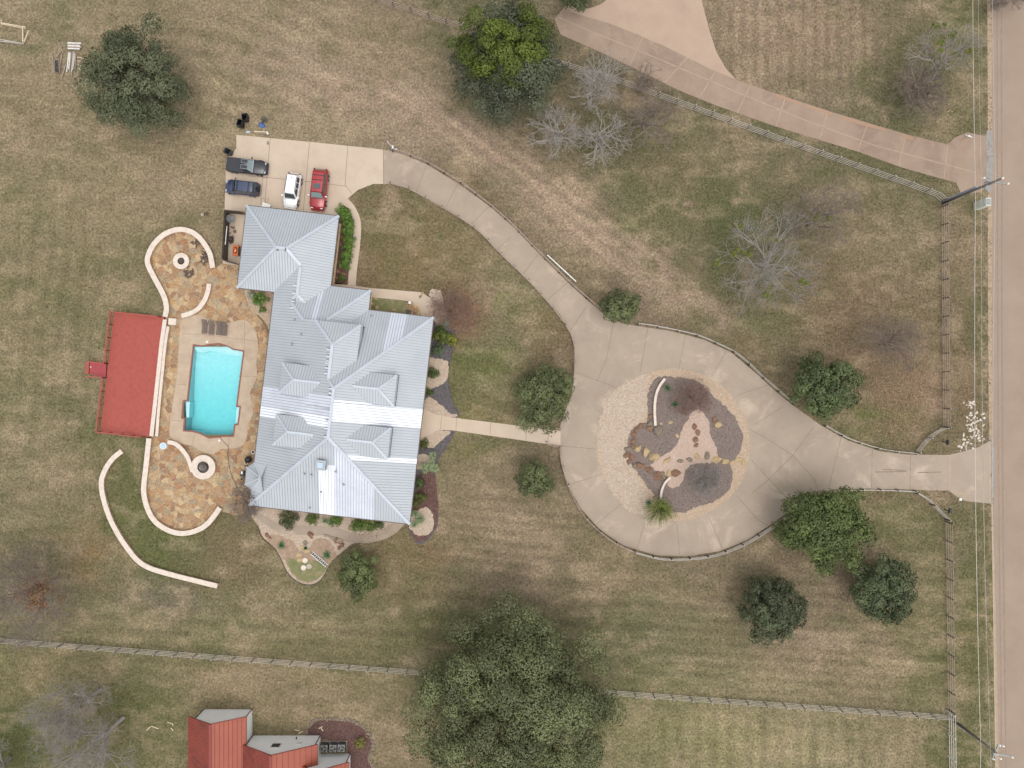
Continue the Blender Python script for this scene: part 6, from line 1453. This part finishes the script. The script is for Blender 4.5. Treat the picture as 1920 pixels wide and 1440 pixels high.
boulder(1303, 800, 5, 'boulder', 'upper brown rock in the column on the pink gravel'); boulder(1309, 811, 4.8, 'boulder', 'orange brown rock in the middle of the column on the gravel'); boulder(1305, 824, 5.5, 'boulder', 'dark brown rock near the foot of the column', .9); boulder(1306, 834, 5, 'boulder', 'lowest brown rock of the column on the pink gravel', .7)
for (x, y, r_) in [(1345,862,8),(1361,866,7),(1374,868,5),(1386,862,6),(1394,866,5),(1270,818,4),(1258,792,4),(1240,795,3)]: boulder(x, y, r_, 'boulder_tan', 'low pale tan rock half buried in the island gravel or mulch', .7, 'pale rocks sunk in the island', flat=.35)
for (x, y, r_) in [(1207,797,5),(1200,799,4.5),(1193,806,5.5),(1187,815,5),(1187,827,5.5),(1185,836,4),(1177,842,5.5),(1176,853,6),(1186,857,5),(1179,866,5.5),(1190,873,5),(1197,872,7),(1206,875,5),(1214,879,3.5),(1221,879,4.5),(1218,885,4.5),(1228,890,4),(1236,888,4.5),(1243,889,4),(1237,896,4.5),(1231,897,4),(1246,896,4.5),(1230,780,3),(1219,780,4.5)]:
    boulder(x, y, r_, rnd.choice(['boulder', 'boulder', 'boulder_grey']), 'brown edging boulder in the curved ring on the left of the island', .85, 'brown boulders ringing the island bed')
boulder(1231, 933, 5.5, 'boulder_grey', 'grey brown rock left of the shorter white island wall')
for (x, y, r_) in [(640,443,4),(645,452,5),(637,458,3.5),(648,447,3),(640,500,4),(634,508,4.5),(643,514,5),(637,524,4),(650,528,3),(631,520,3)]: boulder(x, y, r_, 'boulder', 'reddish brown rock in the planting bed beside the garage wall', .8, 'rocks in the garage bed', .05)
for (x, y, r_) in [(704,561,3),(707,577,5),(740,582,4),(763,570,2.5),(700,583,3),(697,570,3)]: boulder(x, y, r_, 'boulder_tan', 'tan rock in the small entry lawn beside the roof', .8, 'rocks in the entry lawn', .05)
boulder(788, 556, 3, 'boulder_grey', 'grey brown rock at the end of the side walk'); boulder(792, 549, 2.6, 'boulder_tan', 'small tan rock at the top corner of the side walk')
for (x, y, r_, lb) in [(630,1013,5,'upper left red brown rock of the cluster by the timber poles'),(638,1018,5,'upper right red brown rock of the cluster by the timber poles'),(637,1027,4.5,'lowest red brown rock of the cluster by the timber poles'),(642,1022,4,'smallest red brown rock at the right of the cluster by the poles'),(582,1003,6,'flat red brown rock on the white gravel below the curved path'),(500,1004,4,'larger red brown rock at the left corner of the lower bed'),(505,1008,3,'smaller red brown rock at the left corner of the lower bed'),(583,1008,3,'small brown rock touching the flat red brown one')]: boulder(x, y, r_, 'boulder', lb, .8, 'red brown rocks in the lower bed', .03)
# white rocks by the road
mesh_w = [rock_mesh('white_rock', M['white_stone'], (1, .8, .7), 900+i, .6) for i in range(7)]
rr = random.Random(5); pts_r = []
while len(pts_r) < 110:
    if rr.random() < .13: x, y = rr.uniform(1806, 1827), rr.uniform(753, 764)
    else:
        y = rr.uniform(773, 845); x = rr.uniform(1800+ (842-y)*.22, 1846) - max(0, y-828)*.35
        if y > 828 and x > 1826: continue
    pts_r.append((x, y))
for i, (x, y) in enumerate(pts_r):
    o = bpy.data.objects.new('white_rock', mesh_w[i % 7]); col.objects.link(o); s = rr.uniform(.09, .27); o.scale = (s, s, s); o.location = P(x, y, 0); o.rotation_euler = (0, 0, rr.uniform(0, 6))
    tag(o, 'white limestone rock in the scattered heap between fence and road', 'rock', 'white rocks beside the road')
# stepping stones, pavers
for (x, y, r_, m, lb) in [(572,1051,.33,'limestone','round pale stepping stone, upper of the three discs'),(569,1064.5,.33,'limestone','round pale stepping stone, lower left of the three discs'),(579.5,1062,.33,'patch','round grey stepping stone, right of the three discs')]: disc('stepping_stone', x, y, r_, .06, M[m], lb, 'paver', .025)
for (x, y, lb) in [(566,1027,'square tan paver nearest the gravel'),(576,1034,'flat tan paver below the first one'),(561,1041,'square yellow tan paver above the small one'),(562.5,1050.5,'small square yellow paver beside the upper disc')]: disc('stepping_stone', x, y, .32, .06, M['boulder_tan'], lb, 'paver', .024, True)
disc('stepping_stone', 572, 1018, .3, .06, M['boulder_grey'], 'round grey paver in the white gravel', 'paver', .02)
# white ladder on the ground
a, b = P(584, 1036, .1), P(613, 1061, .1); dd = b-a; an = math.atan2(dd.y, dd.x); L = dd.length
t = thing('aluminium_ladder', (a+b)/2, an, 'white ladder lying diagonally in the lower garden bed', 'ladder')
for s in (-1, 1): mb = MB(); mb.beam((-L/2, s*.2, 0), (L/2, s*.2, 0), .06, .08); mb.build('side_rail', M['white'], t)
for i in range(9): mb = MB(); x = -L/2+L*(i+.6)/9.2; mb.tube((x, -.19, 0), (x, .19, 0), .03, .03, 6); mb.build('rung', M['white'], t)
mb = MB(); mb.box((0, 0, -.065), (L*.96, .36, .01)); mb.build('painted_shade', M['post_dark'], t)  # dark sheet under the rungs paints in the ladder's shade
for i, (x0, y0, x1, y1) in enumerate([(606,1002,632,1010),(607,1004,640,1012),(616,1008,645,1015),(620,1011,642,1017)]): plank(x0, y0, x1, y1, ['topmost','second','third','lowest'][i]+' weathered grey timber pole of the four lying on the lower gravel', 'wood', .12, .08+.03*i, 'timber_pole', 'pole', 'timber poles on the gravel')
# metal edging of the lower bed
for pts, lb in [([(484,985),(487,1000),(497,1014),(515,1028),(527,1048),(537,1070),(552,1087),(572,1096),(592,1094),(607,1080),(616,1062),(632,1045),(648,1031),(676,1018)],'thin dark metal edging round the lower garden bed')]:
    w3 = [P(x, y) for x, y in smooth_pts(pts, 4)]; c0 = w3[0].copy(); mb = MB()
    for a, b in zip(w3[:-1], w3[1:]): mb.beam(a-c0+Vector((0, 0, .06)), b-c0+Vector((0, 0, .06)), .06, .12)
    o = mb.build('bed_edging', M['post_dark']); o.location = c0; tag(o, lb, 'edging')
w3 = [P(x, y) for x, y in smooth_pts([(852,620),(848,660),(842,690),(842,720),(850,755),(862,776)], 4)]; c0 = w3[0].copy(); mb = MB()
for a, b in zip(w3[:-1], w3[1:]): mb.beam(a-c0+Vector((0, 0, .04)), b-c0+Vector((0, 0, .04)), .05, .08)
o = mb.build('bed_edging', M['post_dark']); o.location = c0; tag(o, 'thin dark edging between the east bed and the front lawn', 'edging')
# pots, vents at the bay
for i, (x, y, r_, m, lb) in enumerate([(474.5,847.5,.24,'limestone','pale round pot with a dark mouth nearest the patio corner of the roof'),(461.8,867.5,.22,'limestone','pale ringed pot beside the bay'),(460,873.5,.16,'boulder_tan','small tan pot at the left of the bay'),(462.5,862.5,.26,'black','black pot beside the bay'),(453.5,898.5,.22,'boulder_tan','small tan pot near the lower corner of the bay')]):
    p = P(x, y, .4); t = thing('flower_pot', (p.x, p.y, .05), 0, lb, 'pot'); mb = MB(); mb.lathe([(r_*.7, 0), (r_, .42), (r_*.72, .42), (r_*.66, .3)], n=18); mb.build('pot', M[m], t); mb = MB(); mb.lathe([(r_*.7, .36), (.001, .36)], n=18); mb.build('pot_soil', M['black'], t, recalc=False)
p = P(467.5, 861, .5); t = thing('kettle_grill', (p.x, p.y, .05), 0, 'black covered grill standing in the notch beside the bay', 'grill')
mb = MB(); mb.lathe([(.1, .5), (.38, .62), (.42, .8), (.36, 1.0), (.001, 1.08)], n=20); mb.build('kettle', M['black'], t, smooth=True)
for q in range(3): mb = MB(); a = q*2.09; mb.tube((.1*math.cos(a), .1*math.sin(a), .6), (.33*math.cos(a), .33*math.sin(a), 0), .02); mb.build('leg', M['steel'], t)
mb = MB(); mb.tube((-.08, 0, 1.12), (.08, 0, 1.12), .02); mb.build('handle', M['steel'], t)
p = P(455, 888, .4); t = thing('patio_cart', (p.x, p.y, .05), -.1, 'small grey cart with a white top beside the bay', 'cart'); mb = MB(); mb.box((0, 0, .35), (.45, .6, .5)); mb.build('body', M['dark_grey'], t); mb = MB(); mb.box((-.02, .15, .62), (.22, .34, .04)); mb.build('tray', M['white'], t)
p = P(769, 568, .8); t = thing('entry_lantern', (p.x, p.y, .05), 0, 'square white topped stone lantern pillar by the entry lawn', 'lamp'); mb = MB(); mb.box((0, 0, .45), (.28, .28, .9)); mb.build('pillar', M['limestone'], t); mb = MB(); mb.box((0, 0, .98), (.2, .2, .16)); mb.box((0, 0, 1.08), (.3, .3, .04)); mb.build('lantern', M['white'], t)
p = P(766, 585, .4); t = thing('black_planter', (p.x, p.y, .05), -.1, 'black square planter at the upper roof edge by the entry', 'planter'); mb = MB(); mb.box((0, 0, .22), (.45, .4, .44), taper=1.15); mb.build('box', M['black'], t); mb = MB(); mb.box((0, 0, .452), (.42, .36, .01)); mb.build('soil', M['mulch_black'], t)

# ------------------------------------------------------------------ fences
G = 'board fences round the pasture'
fence([(-60,1191.5),(0,1196.5),(757,1254),(800,1257)], 'long weathered board fence crossing the lower left lawn', m='fence_grey')
fence([(1120,1291),(1160,1295),(1780,1340)], 'weathered board fence crossing the lower right lawn', m='fence_grey')
fence([(1777,1330),(1774,1100),(1772,978)], 'brown board fence along the road below the entrance', m='fence_brown', pm='post_dark')
fence([(1778,1332),(1780,1500)], 'newer white board fence at the lower right corner', m='fence_white', pm='fence_white', spacing=2.9)
fence([(1713,922),(1735,935),(1755,955),(1772,972)], 'short angled grey fence below the entrance apron', m='fence_grey', curve=True, h=1.2)
fence([(1712,921),(1680,919),(1640,918),(1600,918),(1572,919),(1545,925),(1520,938)], 'grey board fence along the lower side of the entrance drive', m='fence_grey', curve=True, h=.85, rails=2)
fence([(1505,945),(1470,970),(1430,997),(1390,1020),(1340,1039),(1290,1046),(1240,1046),(1190,1034)], 'curved grey board fence round the lower right of the drive circle', m='fence_grey', curve=True, h=1.1, rails=4, board=.1)
fence([(1188,1033),(1150,1015),(1110,983),(1085,952),(1065,910),(1053,870),(1049,838)], 'curved low board fence round the lower left of the drive circle', m='fence_brown', curve=True, h=.8, rails=3, board=.1)
fence([(1026,828),(1026,833),(1049,837)], 'short dark rail below the end of the front walk', m='fence_brown', h=.6, rails=2, spacing=1.5)
fence([(1028,803),(1029,800),(1051,804)], 'short dark rail above the end of the front walk', m='fence_brown', h=.6, rails=2, spacing=1.5)
fence([(1074,716),(1077,690),(1077,655),(1071,630),(1060,610)], 'curved brown rail fence where the drive meets the circle', m='fence_brown', curve=True, h=.9, rails=3)
fence([(1058,606),(1030,570),(985,521),(940,478),(905,441),(880,421),(840,396),(800,373),(765,354),(732,345)], 'thin rail fence along the inner edge of the curved drive', m='fence_brown', curve=True, h=.8, rails=2, board=.07)
fence([(737,283),(765,291),(800,305),(835,325),(870,347),(900,370),(925,390),(960,421),(1000,462),(1035,497),(1075,536),(1105,562),(1128,582)], 'thin rail fence along the outer edge of the curved drive', m='fence_brown', curve=True, h=.9, rails=2, board=.07)
fence([(1196,607),(1230,612),(1270,620),(1310,630),(1345,645),(1375,660),(1400,680),(1425,704),(1455,730),(1486,757)], 'curved grey board fence round the upper right of the drive circle', m='fence_grey', curve=True, h=1.0, rails=3)
fence([(1545,797),(1570,812),(1600,826),(1650,841),(1690,847),(1714,849)], 'curved grey board fence along the upper side of the entrance drive', m='fence_grey', curve=True, h=.85, rails=2)
fence([(1716,847),(1730,828),(1748,812),(1768,801)], 'short angled fence above the entrance apron', m='fence_grey', curve=True, h=1.1, rails=4)
fence([(1768,800),(1766,600),(1765,388)], 'tall brown board fence along the road above the entrance', m='fence_brown')
fence([(1764,378),(1752,368),(1690,345),(1480,272),(1281,200),(1150,153),(1030,118)], 'long dark board fence between the lawn and the neighbouring drive', m='fence_grey', pm='post_dark')
fence([(870,56),(835,46),(770,24),(700,3),(640,-18)], 'dark board fence at the top edge left of the big oak', m='fence_brown', pm='post_dark')
plank(1026, 478, 1080, 528, 'long white pole lying beside the outer drive fence', 'white', .12, .5, 'white_pole', 'pole', th=.1)
# gate opener
p = P(738, 283); t = thing('gate_opener', (p.x, p.y, 0), 0, 'small metal gate post with solar arm at the start of the curved drive', 'gate post')
mb = MB(); mb.tube((0, 0, 0), (0, 0, 1.6), .06); mb.build('post', M['steel'], t); mb = MB(); mb.box((.1, .05, 1.2), (.22, .3, .4)); mb.build('control_box', M['white'], t); mb = MB(); mb.beam((-.1, .1, 1.5), (-.55, .75, 1.55), .05, .05); mb.beam((.1, 0, .9), (.6, -.1, .9), .12, .05); mb.build('arm', M['chrome'], t)
# ------------------------------------------------------------------ mailboxes, cabinet
for (x, y, an, lb, m) in [(1767,828,1.5,'black mailbox on a short post by the upper side of the entrance', 'black'), (1771,955,1.2,'dark mailbox leaning on a short post below the entrance', 'dark_grey')]:
    p = P(x, y); t = thing('mailbox', (p.x, p.y, 0), 0, lb, 'mailbox'); mb = MB(); mb.box((0, 0, .5), (.1, .1, 1.0)); mb.build('post', M['post_dark'], t)
    mb = MB(); pr = [(-.13, 0), (.13, 0), (.13, .16), (.09, .25), (0, .28), (-.09, .25), (-.13, .16)]; n = 7; vs = [(a, -.32, 1.0+z) for a, z in pr]+[(a, .32, 1.0+z) for a, z in pr]; mb.add(vs, [tuple(range(n)), tuple(range(n, 2*n))[::-1]]+[(i, n+i, n+(i+1) % n, (i+1) % n) for i in range(n)]); bo = mb.build('box', M[m], t); bo.rotation_euler = (0, 0, an-1.5)
    mb = MB(); mb.box((0, -.335, 1.13), (.22, .02, .22)); mb.build('door', M['steel'], bo)
p = P(1833, 387); t = thing('utility_cabinet', (p.x-.2, p.y, 0), 0, 'tall pale green utility cabinet under the power line by the road', 'cabinet')
mb = MB(); mb.box((0, 0, 1.15), (.62, .95, 2.3)); mb.build('casing', M['box_green'], t); mb = MB(); mb.box((0, 0, 2.33), (.5, .75, .05)); mb.build('lid', M['steel'], t); mb = MB(); mb.box((-.32, 0, 1.2), (.02, .8, 1.9)); mb.build('door', M['box_green'], t)
p = P(1813, 257); t = thing('valve_box', (p.x, p.y, 0), 0, 'small white pipe fitting on the rocks at the neighbouring entrance', 'pipe'); mb = MB(); mb.tube((0, 0, 0), (0, 0, .45), .12); mb.build('riser', M['white'], t); mb = MB(); mb.tube((-.3, .2, .2), (.5, -.1, .2), .06); mb.build('pipe', M['white'], t)
p = P(1799, 936); o = MB().box((0, 0, .1), (.3, .3, .2)).build('concrete_marker', M['white']); o.location = (p.x, p.y, .04); tag(o, 'small white marker block at the lower corner of the entrance apron', 'marker')
for k_ in range(4): rock('stone', 1809+k_*2.5, 262+rnd.uniform(-3, 3), 1.3, M['boulder_tan'], 950+k_, 'pale stone beside the pipe fitting at the neighbouring entrance', group='pale stones by the pipe')
for i, (x, y) in enumerate([(1782,206),(1779,208),(1786,209)]): rock('stone', x, y, 1.3, M['boulder_tan'], 960+i, 'white stone under the mistletoe tree near the power line', group='white stones under the tree')

# ------------------------------------------------------------------ power line
def pole(px, py, h, m, label, seed):
    b = P(px, py); t = thing('utility_pole', (b.x, b.y, 0), 0, label, 'utility pole')
    mb = MB(); mb.tube((0, 0, 0), (0, 0, h), .19, .12, 12); mb.build('pole', m, t, smooth=True); return t, b
t1, b1 = pole(1768, 381, 10.6, M['pole_wood'], 'tall utility pole with a cable duct at the corner of the board fences', 1)
mb = MB(); mb.tube((.0, .20, 0), (.0, .2, 6.4), .17, .17, 10); mb.build('conduit', M['pole_grey'], t1); mb = MB(); mb.tube((.1, -.16, 0), (.1, -.14, 4.0), .035, .035, 8); mb.build('cable_guard', M['white'], t1)
mb = MB(); mb.beam((-.2, .1, 8.9), (1.6, -.2, 9.1), .1, .1); mb.build('crossarm', M['steel'], t1)
def insul(t, x, y, z): 
    mb = MB(); mb.lathe([(.05, 0), (.12, .05), (.06, .1), (.12, .15), (.06, .2), (.09, .25), (.001, .28)], (x, y, z), 10); mb.build('insulator', M['white'], t)
insul(t1, 0, 0, 10.6); insul(t1, 1.6, -.2, 9.15); insul(t1, -.9, .5, 8.9); mb = MB(); mb.beam((0, 0, 8.7), (-.9, .5, 8.9), .06, .06); mb.build('bracket', M['steel'], t1)
for z, a in ((8.2, 2.0), (8.2, 4.0), (8.3, 0.2)): mb = MB(); mb.tube((.3*math.cos(a), .3*math.sin(a), z-.3), (.3*math.cos(a), .3*math.sin(a), z+.25), .09, .09, 8); mb.build('cutout', M['pole_grey'], t1)
t2, b2 = pole(1790, 1352, 7.6, M['pole_wood'], 'dark leaning utility pole at the lower right corner by the road', 2)
mb = MB(); mb.beam((.3, .9, 7.5), (-.2, -.8, 7.2), .12, .12); mb.beam((-.2, -.2, 7.3), (1.8, -.5, 7.4), .1, .1); mb.build('crossarm', M['steel'], t2)
for q in ((.3, .9, 7.55), (.75, .8, 7.5), (-.2, -.8, 7.25), (.6, -.75, 7.25), (1.8, -.5, 7.45)): insul(t2, *q)
a, b = P(1794, 1361, .3), P(1812, 1373, 1.8); 
t = thing('guy_wire', (a.x, a.y, 0), 0, 'yellowish guard on the guy wire beside the lower right pole', 'guy wire'); mb = MB(); mb.tube((0, 0, .1), (b-a), .05, .05, 8); mb.build('guard', M['white'], t); mb = MB(); mb.tube((b-a), (b-a)+Vector((.8, -.5, 1.2)), .02, .02, 6); mb.build('cable', M['wire_dark'], t)
plank(1762, 1359, 1783, 1373, 'thin tan pole lying across the foot of the white fence', 'hose_tan', .07, .2, 'tan_pole', 'pole', th=.07)
def wire(pts, r_, m, label):
    c0 = pts[0].copy(); out = []
    for a, b, sag in zip(pts[:-1], pts[1:], [1.0]*10):
        for i in range(14): f = i/14; v = a.lerp(b, f); v.z -= .5*4*f*(1-f); out.append(v-c0)
    out.append(pts[-1]-c0); o = MB().path_tube(out, r_, 5).build('power_line', M[m]); o.location = c0; tag(o, label, 'wire', 'wires along the road')
V3 = lambda x, y, z: P(x, y, z)
wire([V3(1829,-600,6), V3(1829,364,5.9), V3(1839,1405,5.4), V3(1842,2100,5.4)], .026, 'wire', 'thick pale cable running closest to the board fence')
wire([V3(1839,-600,8), V3(1840,345,8), V3(1858,1437,7), V3(1860,2100,7)], .012, 'wire', 'thin wire second from the board fence')
wire([V3(1844,-600,9), V3(1845,344,9), V3(1853,1412,7.7), V3(1856,2100,7.7)], .012, 'wire_dark', 'thin darker wire third from the board fence')
wire([V3(1865,-600,10.6), V3(1867,342,10.8), V3(1867,1411,7.8), V3(1868,2100,7.8)], .012, 'wire', 'thin wire above the edge of the road')
wire([V3(1879,-600,9.3), V3(1881,352,9.3), V3(1888,1432,7.7), V3(1890,2100,7.7)], .012, 'wire_dark', 'outermost thin wire hanging over the road')

# ------------------------------------------------------------------ ground cover: grass tufts and fallen leaves
def scatter():
    rng = np.random.RandomState(77); n = 190000
    px = rng.uniform(-60, 1860, n); py = rng.uniform(-40, 1480, n)
    mask = np.ones(n, bool)
    for pl in (DRIVE, DRIVE2, POOLDECK, PATIO, WALK_FRONT, WALK_GAR, WALK_N, GARDEN_E, GARDEN_S, HOUSE, DECK, NEIGH, [(421,393),(462,398),(460,500),(418,494)], [(577,1365),(600,1351),(665,1356),(698,1395),(700,1460),(600,1440)]): mask &= ~inside(pl, px, py)
    px, py = px[mask], py[mask]; n = len(px)
    c = ground_rgb(px, py)*rng.uniform(.6, 1.45, (n, 1)); c *= 1+rng.uniform(-.08, .08, (n, 3))
    cen = np.stack([(px-960)*S, -(py-720)*S, rng.uniform(.01, .05, n)], -1); nor = rng.normal(size=(n, 3))*.55+np.array([0, 0, 1]); nor /= np.linalg.norm(nor, axis=1, keepdims=True)
    V, F = cards(cen, nor, .22, .09, rng); V[:, 2] = np.maximum(V[:, 2], .005)
    tag(np_mesh('grass_tufts', V, F, M['litter'], np.repeat(np.clip(c, 0, 1), 4, 0)), 'short tufts of dry and green grass over the whole lawn', 'grass', kind='stuff')
    pts = []
    for (cx, cy, rx, ry, m) in [(1700,730,70,75,2600),(1640,640,120,70,2200),(1560,560,130,90,1800),(1815,730,22,80,900),(1680,800,60,30,500),(862,590,40,42,1100),(1430,420,110,90,500),(1480,1050,40,20,200),(1130,300,120,60,700),(700,1000,40,20,300),(1300,350,80,60,400)]:
        pts.append(np.stack([rng.normal(cx, rx*.55, m), rng.normal(cy, ry*.55, m), np.full(m, 1. if cx in (862,) else 0)], -1))
    A = np.concatenate(pts); A = A[~inside(DRIVE, A[:, 0], A[:, 1]) & ~inside(HOUSE, A[:, 0], A[:, 1]) & (A[:, 0] < 1850)]; n = len(A)
    cen = np.stack([(A[:, 0]-960)*S, -(A[:, 1]-720)*S, rng.uniform(.03, .06, n)], -1); nor = rng.normal(size=(n, 3))*.35+np.array([0, 0, 1]); nor /= np.linalg.norm(nor, axis=1, keepdims=True)
    V, F = cards(cen, nor, .14, .10, rng); t = rng.rand(n)[:, None]; c = np.array(C(166,140,114))*(1-t)+np.array(C(122,96,76))*t; red = A[:, 2] > .5; c[red] = c[red]*np.array([1.0, .72, .66])
    tag(np_mesh('leaf_litter', V, F, M['litter'], np.repeat(c, 4, 0)), 'fallen brown leaves scattered under the bare trees', 'leaves', kind='stuff')
scatter()
